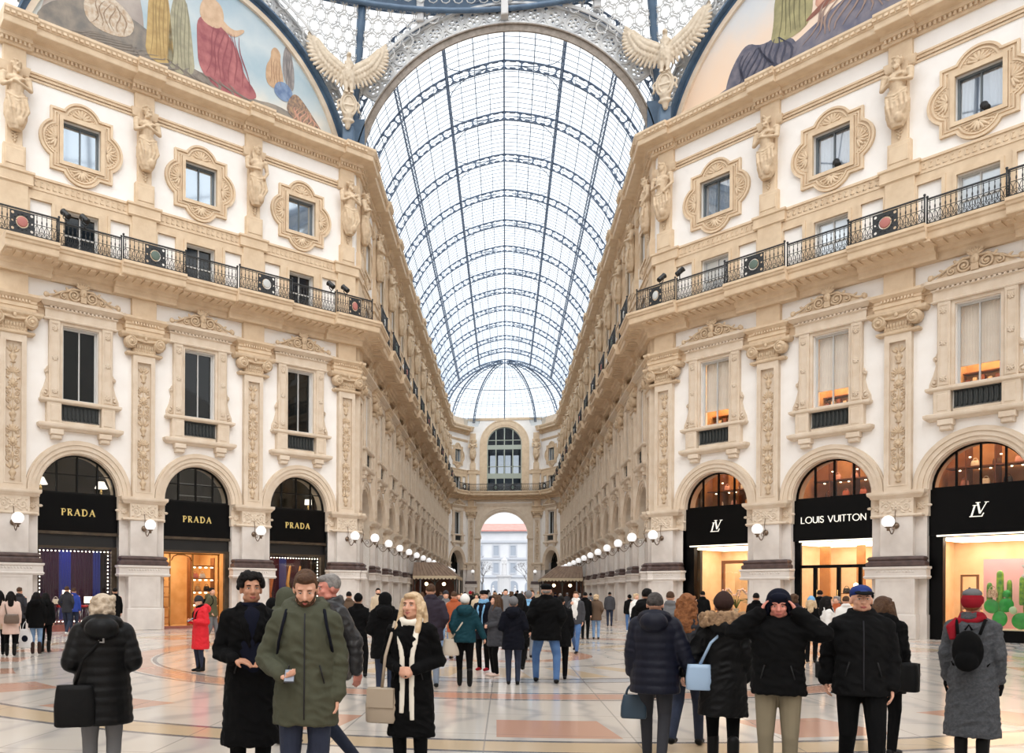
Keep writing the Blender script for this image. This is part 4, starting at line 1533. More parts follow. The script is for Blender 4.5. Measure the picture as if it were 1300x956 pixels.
        patch('painted_pink_figure', [(-.9, 26.4), (1.3, 26.9), (1.6, 27.9), (.6, 28.6), (-.2, 28.4), (-.8, 27.6)], (206, 164, 140), (186, 134, 116), -.013, 2)
        patch('painted_blue_robe', [(.9, 26.9), (3.6, 27.3), (4.3, 28.4), (3.0, 29.2), (1.6, 29.0), (1.0, 28.0)], (116, 136, 166), (90, 108, 144), -.015, 2)
        patch('painted_mast', [(-1.2, 26.2), (2.6, 27.9), (2.5, 28.15), (-1.3, 26.5)], (150, 100, 84), (120, 80, 70), -.018, 3)
    def folds(x0, z0, x1, z1, n, col, w=.09, bend=.2):
        w *= .6
        q = MB()
        for k in range(n):
            t = (k + .5) / n
            xa, xb = x0 + (x1 - x0) * t, x0 + (x1 - x0) * (.5 + (t - .5) * .55)
            P_ = [(xa + (xb - xa) * u / 6 + bend * sin(u * .9 + k) * .25, z0 + (z1 - z0) * u / 6) for u in range(7)]
            q.plate([(p[0] - w / 2 * (1 - abs(i - 3) / 4), p[1]) for i, p in enumerate(P_)] + [(p[0] + w / 2 * (1 - abs(i - 3) / 4), p[1]) for i, p in reversed(list(enumerate(P_)))], [], -.028, -.024)
        kids.append(D('painted_fold', q, mat('mural_fold_%d_%d_%d' % col, col, .9)))
    if side < 0:
        folds(-2.4, 25.4, -1.3, 28.7, 5, (156, 132, 92)); folds(-1.4, 25.3, -.3, 28.4, 5, (138, 134, 112)); folds(.2, 25.6, 2.7, 27.9, 8, (142, 82, 88), .12, .5)
        folds(4.5, 26.5, 5.0, 28.2, 4, (112, 108, 108), .06); folds(-5.0, 25.8, -3.2, 26.9, 6, (150, 128, 108), .1, .6); folds(4.8, 25.0, 6.5, 25.7, 8, (196, 150, 130), .16, .6)
        folds(-6.6, 25.0, 3.6, 25.5, 22, (130, 122, 114), .3, 1.2); folds(3.6, 26.4, 4.4, 27.6, 4, (158, 124, 98), .07)
    else:
        folds(-2.6, 26.2, -1.1, 28.8, 6, (112, 108, 80)); folds(-.7, 26.7, 1.3, 28.2, 6, (168, 112, 98), .12, .5); folds(1.3, 27.2, 3.8, 28.8, 8, (78, 94, 130), .12, .6)
        folds(-4.8, 24.7, -1.6, 26.3, 12, (70, 72, 88), .2, .9); folds(-1.6, 25.4, 4.5, 26.9, 16, (150, 128, 118), .22, .9)
    mv = MB()
    mv.plate(arc(0, zc, R + .22, 8, 172, 60) + arc(0, zc, R - .02, 172, 8, 60), [], -.14, .1)
    kids.append(D('stone_frame', mv, STONE2))
    mv = MB()
    mv.plate(arc(0, zc, R + .5, 8, 172, 60) + arc(0, zc, R + .22, 172, 8, 60), [], -.1, .1)
    mv.plate(arc(0, zc, R + .5, 8, 172, 60) + arc(0, zc, R + .42, 172, 8, 60), [], -.4, .1)
    kids.append(D('blue_rim', mv, IRONB))
    kids.append(D('lace_band', arch_ring(8.5, 9.3, 22.0, None, 24, 156), LACE))
    return D('mural', None, None, kids)
for i, nm, sd in ((0, 'arched painted mural with robed figures under a blue sky, above the left shops', -1), (6, 'arched painted mural with peach sky and dark rocks, above the right shops', 1)):
    a, d, L, an = frame(i)
    make(painting(sd), wp(i, L / 2, -.25), an, label=nm, cat='mural')
# perforated pendentives
def pend_pt(side, u, z):
    """u: metres along the octagon from the corner (negative on the gallery side), z height -> point blending into the dome ring"""
    cpt = Vector((side * CX, CY - .1))
    if u < 0:
        p = Vector((side * (CX + u), CY - .1))
    else:
        p = Vector((side * (CX + u * R2), CY - .1 - u * R2))
    v = p - Vector((0, OC.y))
    ring = v.normalized() * 19.75
    t = min(1, max(0, (z - 26.2) / 4.9)) ** 1.4
    q = v * (1 - t) + ring * t
    return (q.x, OC.y + q.y, z)
def pendentive(side):
    kids = []
    def zlow(u):  # top edge of the two arches
        if u <= 0:
            x = CX + u
            return 22.7 + sqrt(max(8.8 ** 2 - x * x, 0))
        x = DL / 2 - u
        return 22.0 + sqrt(max(9.35 ** 2 - x * x, 0))
    us = [-4.6 + i * .2 for i in range(0, 52)]
    us = [u for u in us if zlow(u) < 31.0]
    low = [(u, zlow(u)) for u in us]
    outer = low + [(us[-1], 31.15)] + [(u, 31.15) for u in us[::-1]][1:]
    holes = []
    step = .62
    def ok(x, z, r):
        if z + r > 31.0 or abs(x) < r + .16 or x - r < us[0] + .1 or x + r > us[-1] - .1: return False
        return min(zlow(x + r * q) for q in (-1.2, 0, 1.2)) < z - r - .06
    for row in range(12):
        for colm in range(-9, 11):
            x = colm * 1.06 + (.53 if row % 2 else 0)
            z = 26.2 + row * .92 * .62
            big = .27 if (row % 2 == 0) else .2
            if ok(x, z, big):
                holes.append(circ(x, z, big, 9, .2 * colm))
            for dx, dz, r in ((.53, 0, .1), (.27, .28, .09), (-.27, .28, .09)):
                if ok(x + dx, z + dz, r) and not (row % 2 == 1 and dz > 0):
                    holes.append(circ(x + dx, z + dz, r, 6))
    keep = []
    for h in holes:
        cx = sum(p[0] for p in h) / len(h); cz = sum(p[1] for p in h) / len(h); r = abs(h[0][0] - cx) + abs(h[0][1] - cz)
        r = max(((p[0] - cx) ** 2 + (p[1] - cz) ** 2) ** .5 for p in h)
        if all((cx - k[0]) ** 2 + (cz - k[1]) ** 2 > (r + k[2] + .03) ** 2 for k in keep):
            keep.append((cx, cz, r, h))
    hs = [k[3] for k in keep]
    mb = MB()
    fn = lambda x, y, z: tuple(Vector(pend_pt(side, x, z)) + Vector((0, y, 0)))
    for row in range(9):
        for colm in range(-8, 10):
            x = colm * .66 + (.33 if row % 2 else 0)
            z = 26.3 + row * .57
            if z + .3 > 31.25 or x < us[0] or x > us[-1] or min(zlow(x - .25), zlow(x + .25)) > z + .1: continue
            mb.plate(circ(x, z, .315, 14), [circ(x, z, .265, 14)], 0, .04, fn)
            mb.plate(circ(x + .33, z + .19, .1, 8), [circ(x + .33, z + .19, .06, 8)], 0, .04, fn)
            mb.plate(circ(x, z + .38, .1, 8), [circ(x, z + .38, .06, 8)], 0, .04, fn)
            for q in range(6):
                a_ = q * pi / 3 + pi / 6
                p = [(x + .2 * cos(a_ - .35), z + .2 * sin(a_ - .35)), (x + .27 * cos(a_), z + .27 * sin(a_)), (x + .2 * cos(a_ + .35), z + .2 * sin(a_ + .35)), (x + .235 * cos(a_), z + .235 * sin(a_))]
                mb.plate(p, [], 0, .04, fn)
    for i in range(len(low) - 1):
        (u0, z0), (u1, z1) = low[i], low[i + 1]
        mb.plate([(u0, z0), (u1, z1), (u1, z1 + .16), (u0, z0 + .16)], [], -.02, .06, fn)
    kids.append(D('lace_panel', mb, LACE))
    # glass behind
    mb = MB()
    # corner rib
    pts = [pend_pt(side, 0, z) for z in (25.3, 26.5, 27.8, 29, 30, 31.2)]
    mb.tube([Vector(p) + Vector((-side * .0, .12, 0)) for p in pts], [.26, .2, .2, .2, .22, .26], 6)
    kids.append(D('corner_rib', mb, IRONB))
    mb = MB()
    mb.box(side * CX - .5, side * CX + .5, CY - .3, CY + .3, 24.3, 26.0)
    kids.append(D('corner_block', mb, IRONB))
    return D('trim_%d' % (5 if side < 0 else 6), None, None, kids)
for sd in (-1, 1):
    make(pendentive(sd), kind='structure')
# ring of the dome with scroll frieze, and the dome ribs
rg = MB(); sc = MB(); dm = MB(); gl = MB()
NR = 96
def rp(a, r, z): return (r * sin(radians(a)), OC.y + r * cos(radians(a)), z)
for r, z, w in ((19.6, 31.1, .14), (19.6, 32.3, .1)):
    rg.tube([rp(360 * k / NR, r, z) for k in range(NR + 1)], w, 6, False)
for k in range(NR * 2):
    a = 360 * (k + .5) / (NR * 2)
    if abs((a + 180) % 360 - 180) < 60:
        pts = []
        for q in range(13):
            t = q / 12 * 1.5 * 2 * pi
            rr = .42 * (1 - q / 14)
            pts.append(rp(a + (rr * cos(t)) / 19.6 * 57.3, 19.6, 31.7 + rr * sin(t)))
        sc.tube(pts, .035, 4, False)
rg.add([rp(360 * k / NR, 19.9, z) for z in (31.0, 33.0) for k in range(NR)], [(k, (k + 1) % NR, NR + (k + 1) % NR, NR + k) for k in range(NR)])
for k in range(16):
    a = 360 * k / 16
    dm.tube([rp(a, 19.6 * cos(radians(e)), 33 + 14 * sin(radians(e))) for e in range(0, 91, 6)], .16, 5)
for e in range(10, 90, 10):
    dm.tube([rp(360 * k / 64, 19.6 * cos(radians(e)), 33 + 14 * sin(radians(e))) for k in range(65)], .07, 4, False)
for k in range(64):
    dm.tube([rp(360 * k / 64, 19.6 * cos(radians(e)), 33 + 14 * sin(radians(e))) for e in range(0, 82, 9)], .04, 4, False)
t7 = empty('ceiling', kind='structure')
ob('dome_ring', rg, IRONB, t7); ob('scroll_frieze', sc, LACE, t7); ob('dome_rib', dm, IRON2, t7)
for x, z1 in ((-4.2, 30.6), (.05, 31.5), (4.6, 30.6)):
    mb = MB(); mb.bb(x - .18, x + .18, CY - .7, CY - .15, z1 if x < -1 or x > 1 else 30.6, 33.0, .04)
    ob('ring_post', mb, mat('pale_post', (200, 200, 200), .6), t7)
# ================================================================ SHOPFRONTS
def strokes(mb, text, h, cx, cz, y, bold=.1, thick=.03, gap=.25, serif=False):
    """letters from straight and curved strokes; unit cell 1 high"""
    def a(cx, cz, rx, rz, a0, a1, n=14):
        return [(cx + rx * cos(radians(a0 + (a1 - a0) * i / n)), cz + rz * sin(radians(a0 + (a1 - a0) * i / n))) for i in range(n + 1)]
    b, t = bold, (bold * .45 if serif else bold)
    G = {
        'L': (.5, [([(0, 1), (0, 0)], b), ([(0, 0), (.5, 0)], t)]),
        'O': (1.0, [(a(.5, .5, .5, .5, 0, 360, 26), b)]),
        'U': (.68, [([(0, 1), (0, .34)] + a(.34, .34, .34, .34, 180, 360, 12) + [(.68, 1)], b)]),
        'I': (.0, [([(0, 1), (0, 0)], b)]),
        'S': (.5, [(a(.25, .76, .22, .24, 20, 270, 14) + a(.25, .26, .25, .26, 90, -160, 14)[1:], b)]),
        'V': (.8, [([(0, 1), (.4, 0)], b), ([(.4, 0), (.8, 1)], t)]),
        'T': (.6, [([(.3, 1), (.3, 0)], b), ([(0, 1), (.6, 1)], t)]),
        'N': (.72, [([(0, 0), (0, 1)], t), ([(0, 1), (.72, 0)], b), ([(.72, 0), (.72, 1)], t)]),
        'P': (.55, [([(.1, 0), (.1, 1)], b), ([(.1, 1), (.32, 1)] + a(.32, .75, .25, .25, 90, -90, 10) + [(.1, .5)], t * 1.3)]),
        'R': (.68, [([(.1, 0), (.1, 1)], b), ([(.1, 1), (.32, 1)] + a(.32, .76, .24, .24, 90, -90, 10) + [(.1, .52)], t * 1.3), ([(.3, .52), (.62, 0)], b)]),
        'A': (.8, [([(.02, 0), (.4, 1)], t), ([(.4, 1), (.76, 0)], b), ([(.15, .34), (.62, .34)], t)]),
        'D': (.8, [([(.1, 0), (.1, 1)], b), ([(.1, 1), (.3, 1)] + a(.3, .5, .46, .5, 90, -90, 16) + [(.1, 0)], b * .8)]),
        ' ': (.25, [])}
    SER = {'P': [(.1, 0), (.0, 1)], 'R': [(.1, 0), (.66, 0), (0, 1)], 'A': [(.02, 0), (.78, 0)], 'D': [(0, 0), (0, 1)]}
    W_ = sum(G[c][0] for c in text) + gap * (len(text) - 1)
    x = cx - W_ * h / 2
    for c in text:
        w, ss = G[c]
        for pts, wd in ss:
            for i in range(len(pts) - 1):
                p, q = Vector(pts[i]), Vector(pts[i + 1])
                d = (q - p)
                if d.length < 1e-6: continue
                d = d.normalized()
                n = Vector((-d.y, d.x)) * wd / 2
                e = d * wd * .25
                P = [p - n - e, q - n + e, q + n + e, p + n - e]
                mb.plate([(x + v.x * h, cz + v.y * h) for v in P], [], y - thick, y)
        if serif:
            for sx, sz in SER.get(c, []):
                mb.box(x + (sx - .12) * h, x + (sx + .12) * h, y - thick, y, cz + sz * h - .025 * h, cz + sz * h + .03 * h)
        x += (w + gap) * h
def monogram(mb, h, cx, cz, y):
    """interlocked L and V with serifs"""
    def st(p, q, w, yy=0):
        p, q = Vector(p), Vector(q)
        d = (q - p).normalized(); n = Vector((-d.y, d.x)) * w / 2
        mb.plate([(cx + v.x * h, cz + v.y * h) for v in (p - n, q - n, q + n, p + n)], [], y - .03 - yy, y - yy)
    st((-.2, .8), (-.42, 0), .1); st((-.54, 0), (.3, 0), .06); st((.24, -.02), (.38, .24), .06); st((-.34, .82), (-.04, .82), .045)
    st((0, 1.0), (.14, .2), .12, .01); st((.14, .2), (.56, 1.0), .05, .01); st((-.14, 1.02), (.16, 1.02), .045, .01); st((.44, 1.02), (.7, 1.02), .045, .01)
def lunette_frame(col, zs=(6.55,), xs=(-.84, 0, .84)):
    mb = MB()
    R = 1.66
    mb.plate([(R, 5.72)] + arc(0, 5.75, R, 0, 180, 24) + [(-R, 5.72)], [[(R - .1, 5.82)] + arc(0, 5.75, R - .1, 3, 177, 24) + [(-R + .1, 5.82)]], .28, .4)
    for x in xs:
        mb.box(x - .03, x + .03, .29, .39, 5.75, 5.75 + sqrt(R * R - x * x) - .04)
    for z in zs:
        w = sqrt(R * R - (z - 5.75) ** 2) - .04
        mb.box(-w, w, .31, .37, z - .02, z + .02)
    return mb
def lunette_glass():
    mb = MB()
    R = 1.6
    mb.plate([(R, 5.75)] + arc(0, 5.75, R, 0, 180, 24) + [(-R, 5.75)], [], .34, .35)
    return mb
def room(x0, x1, y0, y1, z0, z1):
    """open-fronted box"""
    mb = MB()
    t = .04
    mb.box(x0, x1, y1, y1 + t, z0, z1); mb.box(x0 - t, x0, y0, y1 + t, z0, z1); mb.box(x1, x1 + t, y0, y1 + t, z0, z1)
    mb.box(x0, x1, y0, y1 + t, z0 - t, z0); mb.box(x0, x1, y0, y1 + t, z1, z1 + t)
    return mb
LGM = lunette_glass().mesh('lunette_glass', SHOPG)
LFD = lunette_frame(DARKF).mesh('lunette_frame', DARKF)
REDM = mat('red_marble', (150, 92, 80), .3, (128, 74, 66), 4)
DUSK = mat('dim_wall', (74, 70, 68), .8, (58, 55, 54), 1.5)
DUSK2 = mat('plum_wall', (66, 44, 52), .7, (48, 30, 40), 2)
def shop_spec(kind, k):
    kids = []
    sg = MB(); sg.box(-1.68, 1.68, .16, .5, 4.16 if kind == 'gold' else 3.98, 5.74); 
    tx = MB()
    if kind == 'gold':
        strokes(tx, 'PRADA', .26, 0, 4.84, .16, .19, .03, .4, True)
        kids.append(D('sign_board', sg, BLACK, [D('lettering', tx, GOLD)]))
        b = MB(); b.prof(-1.66, 1.66, [(0, 4.03), (.04, 4.05), (.04, 4.14), (0, 4.17)])
        b.M = None
        bb = MB(); bb.box(-1.68, 1.68, .12, .5, 4.04, 4.16)
        kids.append(D('transom_bar', bb, BRONZE))
        bb = MB(); bb.box(-1.66, 1.66, .3, .5, 3.5, 4.05)
        kids.append(D('fascia', bb, mat('charcoal_fascia', (18, 18, 19), .4)))
        fr = MB()
        fr.plate([(-1.68, 0), (1.68, 0), (1.68, 3.56), (-1.68, 3.56)], [rect(-1.54, 1.44, .3 if k != 1 else .06, 3.46)], .24, .42)
        kids.append(D('frame', fr, BRONZE))
        bs = MB(); bs.box(-1.6, 1.6, .12, .5, 0, .28 if k != 1 else .12)
        kids.append(D('plinth', bs, REDM))
    else:
        if k == 1: strokes(tx, 'LOUIS VUITTON', .26, .02, 4.74, .16, .11, .03, .24)
        else: monogram(tx, .5, -.03, 4.62, .16)
        kids.append(D('sign_board', sg, BLACK, [D('lettering', tx, WHITEL)]))
        fr = MB()
        if k != 1:
            fr.plate([(-1.68, 0), (1.68, 0), (1.68, 4.0), (-1.68, 4.0)], [rect(-1.2, 1.6, .42, 3.9)], .2, .48)
        else:
            fr.plate([(-1.68, 0), (1.68, 0), (1.68, 4.0), (-1.68, 4.0)], [rect(-1.4, 1.6, 2.95, 3.92), rect(-1.4, -.86, .06, 2.82), rect(-.72, .12, .06, 2.82), rect(.26, 1.0, .06, 2.82), rect(1.12, 1.6, .06, 2.82)], .3, .42)
        kids.append(D('frame', fr, BLACK))
        st = MB(); st.box(-1.4, 1.62, .14, .2, 3.93, 3.99)
        kids.append(D('light_strip', st, mat('pale_strip', (250, 240, 220), .5, emit=1.0)))
        hd = MB()
        for x in ((-.66, .2) if k == 1 else ()):
            hd.tube([(x, .22, .9), (x, .22, 1.9)], .02, 6)
        if hd.v: kids.append(D('door_handle', hd, mat('brass', (200, 170, 110), .25, metal=.8)))
    gp = MB(); gp.box(-1.56, 1.56, .34, .35, .1, 3.92 if kind != 'gold' else 3.5)
    if kind != 'gold' or k != 1:
        kids.append(D('glass', gp, SHOPG))
    kids.append(D('lunette_frame', LFD if kind == 'gold' else lunette_frame(BLACK, (), (-.8, 0, .8)).mesh('lunette_frame', BLACK), None, [D('lunette_glass', LGM)]))
    # ---- interiors
    if kind == 'gold':
        if k == 1:
            r = room(-2.2, 2.2, .5, 4.6, .02, 3.9)
            kids.append(D('interior', r, mat('gold_wall', (212, 178, 132), .5, (196, 158, 108), 2)))
            e = MB(); e.box(-1.6, 1.6, 1.2, 4.0, 3.82, 3.86)
            kids.append(D('ceiling_light', e, mat('shop_light_amber', (255, 222, 178), .5, emit=3.6)))
            f2 = MB()
            for x in (-.98, .14, 1.45):
                f2.box(x - .035, x + .035, .9, .96, .05, 3.45)
            f2.box(-1.5, 1.5, .9, .96, 3.4, 3.46)
            f2.tube([(-.9, .93, 3.1), (-.8, .93, 3.3), (-.6, .93, 3.38), (-.3, .93, 3.38), (-.02, .93, 3.3), (.08, .93, 3.1)], .03, 6)
            kids.append(D('door_frame', f2, mat('polished_brass', (176, 126, 70), .25, metal=.7)))
            sh = MB()
            for z in (.5, 1.1, 1.7, 2.3, 2.9): sh.box(.35, 1.5, 1.5, 1.9, z - .02, z + .02)
            for z in (.4, .9, 1.4, 1.9, 2.4): sh.box(-.6, .1, 3.6, 4.2, z - .02, z + .02)
            for z in (.4, 1.0, 1.6, 2.2, 2.8): sh.box(-1.55, -1.1, 1.2, 1.6, z - .02, z + .02)
            sh.box(-.64, -.58, 3.6, 4.2, .02, 2.6); sh.box(.3, .34, 1.5, 1.9, .02, 3.3); sh.box(1.5, 1.54, 1.5, 1.9, .02, 3.3)
            kids.append(D('display_shelf', sh, WOODS))
            l2 = MB()
            for z in (1.1, 1.7, 2.3, 2.9):
                for x in (.5, .8, 1.1, 1.4): l2.box(x - .06, x + .06, 1.52, 1.56, z - .1, z - .05)
            for z in (1.0, 1.6, 2.2, 2.8): l2.box(-1.5, -1.15, 1.22, 1.26, z - .08, z - .04)
            l2.ell((-1.25, 1.3, 3.15), .12, 10, 8)
            kids.append(D('shelf_light_and_glint', l2, mat('white_light_and_glint', (255, 236, 196), .5, emit=4)))
        else:
            r = room(-2.2, 2.2, .5, 3.4, .05, 3.9)
            kids.append(D('interior', r, DUSK2))
            cu = MB()
            n = 70
            for i in range(n):
                x0, x1 = -1.9 + 3.8 * i / n, -1.9 + 3.8 * (i + 1) / n
                y0, y1 = (2.9, 3.0) if i % 2 else (3.0, 2.9)
                cu.mi = 1 if (i // 9) % 3 == (1 if k == 0 else 2) else 0
                cu.add([(x0, y0, .1), (x1, y1, .1), (x1, y1, 3.5), (x0, y0, 3.5)], [(0, 1, 2, 3)])
            kids.append(D('curtain', cu, [mat('plum_curtain', (86, 46, 66), .6), mat('blue_curtain', (70, 84, 168) if k == 0 else (60, 120, 170), .6)]))
            bu = MB()
            for i in range(19):
                x = -1.46 + 2.82 * i / 18
                bu.ell((x, .46, 3.36), .026, 6, 5)
                bu.ell((x, .46, .4), .026, 6, 5)
            for i in range(20):
                z = .4 + 2.96 * i / 19
                bu.ell((-1.46, .46, z), .026, 6, 5); bu.ell((1.36, .46, z), .026, 6, 5)
            kids.append(D('bulb_border', bu, mat('bulb', (255, 246, 226), .4, emit=6)))
            e = MB(); e.box(-1.4, 1.4, 1.0, 2.4, 3.8, 3.84)
            kids.append(D('ceiling_light', e, mat('shop_light_violet' if k == 0 else 'shop_light_warm', (206, 196, 255) if k == 0 else (255, 214, 170), .5, emit=2.6)))
        # room over the sign
        r = room(-2.1, 2.1, .5, 4.2, 5.6, 8.3)
        kids.append(D('upper_room', r, DUSK))
        e = MB()
        e.box(-1.0, .2, 2.6, 2.7, 8.2, 8.28); e.box(.12, .2, 1.6, 2.7, 8.2, 8.28)
        kids.append(D('cove_light', e, mat('yellow_cove', (255, 224, 130), .5, emit=6)))
        e = MB(); e.box(-1.5, 1.5, 1.4, 3.4, 8.22, 8.26)
        if k == 1:
            bd = MB()
            bd.plate(rect(-.82, .86, 6.05, 6.62), [rect(-.79, .83, 6.08, 6.59)], .4, .42)
            kids.append(D('framed_panel', bd, mat('panel_edge', (120, 120, 120), .5)))
    else:
        r = room(-2.2, 2.2, .5, 4.2, .05, 3.95)
        kids.append(D('interior', r, mat('honey_wall', (230, 206, 172), .5, (220, 192, 154), 2)))
        e = MB(); e.box(-1.8, 1.8, .8, 3.8, 3.86, 3.9)
        kids.append(D('ceiling_light', e, mat('shop_light_cream', (255, 240, 218), .5, emit=3.4)))
        if k == 0:      # far window: glowing warm panel in a brown frame
            p = MB(); p.plate(rect(-.62, 2.1, .3, 3.3), [rect(-.5, 2.1, .42, 3.15)], 1.6, 1.75)
            kids.append(D('display_frame', p, mat('brown_display_frame', (134, 84, 54), .4)))
            p = MB(); p.box(-.5, 2.1, 2.6, 2.64, .3, 3.2)
            kids.append(D('backdrop', p, mat('apricot_backdrop', (244, 196, 142), .6, (250, 214, 170), 1)))
            p = MB(); p.ell((.9, 2.4, 1.9), .12, 10, 8)
            kids.append(D('spot_light', p, mat('spot_glow', (255, 232, 180), .4, emit=5)))
        elif k == 1:    # door: wood panels, pendant lamps, small shelf
            p = MB()
            for x0, x1 in ((-1.7, -1.25), (-.1, .25), (.55, 1.05), (1.2, 1.7)): p.box(x0, x1, 2.6, 2.7, .05, 3.9)
            kids.append(D('wood_panel', p, mat('amber_wood', (190, 132, 76), .35, (168, 110, 58), 3)))
            p = MB(); p.box(-.7, -.15, 2.3, 2.6, 1.72, 1.76); p.box(-.7, -.15, 2.3, 2.6, 1.1, 1.14)
            kids.append(D('shelf', p, WOODS))
            p = MB(); p.ell((.42, 1.4, 2.1), .1, 10, 8); p.ell((.42, 1.4, 1.8), .1, 10, 8); 
            kids.append(D('globe_light', p, mat('spot_glow', (255, 232, 180), .4)))
        else:
            p = MB(); p.box(-.5, 2.1, 2.2, 2.26, .2, 3.1)
            kids.append(D('backdrop', p, mat('pink_backdrop', (242, 182, 196), .6, (246, 196, 206), 1)))
            p = MB(); p.box(-.9, -.5, 1.9, 2.2, .2, 2.6); 
            p2 = MB()
            p2.plate(rect(-1.12, -.5, .4, 2.5), [rect(-1.06, -.58, .5, 2.42)], 1.7, 1.78)
            for z in (.9, 1.4, 1.85): p2.box(-1.1, -.55, 1.72, 2.1, z - .02, z + .02)
            kids.append(D('shelf_niche', p2, mat('brown_niche', (150, 98, 60), .4)))
            p = MB(); p.box(-1.2, 1.6, .5, 2.2, .38, .44)
            kids.append(D('display_floor', p, mat('cream_floor', (240, 222, 196), .4)))
        r = room(-2.1, 2.1, .5, 3.2, 5.6, 8.3)
        kids.append(D('upper_room', r, mat('tan_upper_wall', (206, 148, 96), .6, (180, 120, 72), 2)))
        e = MB(); e.box(-1.4, 1.4, .9, 2.8, 8.2, 8.26)
        kids.append(D('upper_light', e, mat('shop_light_upper', (255, 222, 176), .5, emit=3.2)))
        p = MB()
        p.box(-1.9, 1.9, 2.4, 3.1, 6.0, 6.06); p.box(-1.9, 1.9, 2.4, 3.1, 6.75, 6.8)
        for x in (-1.2, -.2, .8, 1.6): p.box(x - .02, x + .02, 2.4, 3.1, 5.6, 8.2)
        p.box(-1.9, 1.9, 1.6, 2.4, 5.6, 5.95)
        e = MB()
        for q in range(9): e.box(-1.4 + q * .35, -1.34 + q * .35, 2.3, 2.36, 6.62 + .5 * (q % 3 == 1), 6.66 + .5 * (q % 3 == 1))  # small glowing boxes added for white highlights in the upper room
        kids.append(D('shelf_light_and_glint', e, mat('white_light_and_glint', (255, 236, 196), .5, emit=4)))
        kids.append(D('shelf_unit', p, mat('walnut_shelf', (120, 70, 44), .35, (100, 56, 34), 3)))
    return D('shopfront', None, None, kids)
# small goods as things of their own
def mk_bag(w, h, dpt, col, strap=True, name='handbag'):
    b = MB()
    rings = []
    for z, f in ((0, .92), (.02, 1.0), (h * .5, .97), (h * .95, .8), (h, .74)):
        rings.append([(w / 2 * f * (abs(cos(a)) ** .4) * (1 if cos(a) > 0 else -1), dpt / 2 * f * (abs(sin(a)) ** .5) * (1 if sin(a) > 0 else -1), z) for a in [2 * pi * q / 20 for q in range(20)]])
    b.rings(rings)
    hm = MB()
    hm.tube([(w * .28 * cos(a), 0, h * .97 + h * .45 * sin(a)) for a in [pi * q / 10 for q in range(11)]], .012 if w < .5 else .015, 6)
    fl = MB(); fl.box(-w * .03, w * .03, -dpt / 2 - .008, -dpt * .4, h * .55, h * .66)
    return D(name, b, col, [D('handle', hm, col), D('clasp', fl, mat('clasp_metal', (200, 180, 130), .3, metal=.8))])
BAGC = [mat('bag_%s' % n, c, .45) for n, c in (('coral', (226, 128, 104)), ('cream', (238, 226, 206)), ('camel', (190, 140, 84)), ('black', (22, 21, 22)), ('rose', (220, 160, 150)), ('brown', (96, 60, 40)))]
BAGD = [mk_bag(.3, .22, .14, c) for c in BAGC]
CN = ['coral', 'cream', 'camel', 'black', 'rose', 'brown']
def in_bay(i, s, x, y, z):
    return wp(i, s + x, -y, z)
dl_mid = [(PIL[0][q] + PIL[0][q + 1]) / 2 for q in range(3)]
dr_mid = [(PIL[6][q] + PIL[6][q + 1]) / 2 for q in range(3)]
aL, aR = frame(0)[3], frame(6)[3]
lab = ['shopfront with bulb-framed violet window under gold lettering, farthest from the gallery corner', 'gold-lettered shopfront with an open amber-lit doorway', 'gold-lettered shopfront with bulb-framed window next to the gallery corner']
for k in range(3):
    make(shop_spec('gold', k), wp(0, dl_mid[k]), aL, label=lab[k], cat='shopfront', group='gold-lettered shopfronts')
lab = ['black shopfront with white monogram and glowing apricot window beside the gallery corner', 'black shopfront with white full-name lettering over wooden glass doors', 'black shopfront with white monogram and pink cactus display']
for k in range(3):
    make(shop_spec('white', k), wp(6, dr_mid[k]), aR, label=lab[k], cat='shopfront', group='white-lettered shopfronts')
# generic shopfronts of the gallery
def gallery_shop():
    kids = []
    sg = MB(); sg.box(-1.68, 1.68, .2, .5, 4.1, 5.74); kids.append(D('sign_board', sg, BLACK))
    fr = MB(); fr.plate([(-1.68, 0), (1.68, 0), (1.68, 4.1), (-1.68, 4.1)], [rect(-1.5, -.55, .35, 3.95), rect(-.45, .45, .08, 3.95), rect(.55, 1.5, .35, 3.95)], .28, .42)
    kids.append(D('frame', fr, DARKF))
    g = MB(); g.box(-1.6, 1.6, .34, .35, .1, 4.0); kids.append(D('glass', g, SHOPG))
    kids.append(D('lunette_frame', LFD, None, [D('lunette_glass', LGM)]))
    r = room(-1.9, 1.9, .5, 1.36, .02, 4.05); kids.append(D('interior', r, DUSK))
    e = MB(); e.box(-1.4, 1.4, 1.28, 1.32, .9, 3.3); kids.append(D('glow_backdrop', e, mat('dim_glow_backdrop', (226, 180, 120), .6, emit=.5)))  # backdrop glows by itself, standing in for warm shop light
    r = room(-1.9, 1.9, .5, 1.36, 5.6, 8.3); kids.append(D('upper_room', r, DUSK))
    return D('shopfront', None, None, kids)
GS = gallery_shop()
for i in (1, 5):
    st = PIL[i] if i == 1 else PIL[i][::-1]
    a = frame(i)[3]
    for k in range(13):
        m = (st[k] + st[k + 1]) / 2
        make(GS, wp(i, m, -.78), a, label='dark glazed shopfront %s' % where(i, k), cat='shopfront', group='%s gallery shopfronts' % ('left' if i == 1 else 'right'))
for i in (2, 4):
    L = frame(i)[2]
    make(GS, wp(i, L / 2, -.78), frame(i)[3], sx=L / B, label='dark arched shopfront on the slanted bay %s of the end arch' % ('left' if i == 2 else 'right'), cat='shopfront')
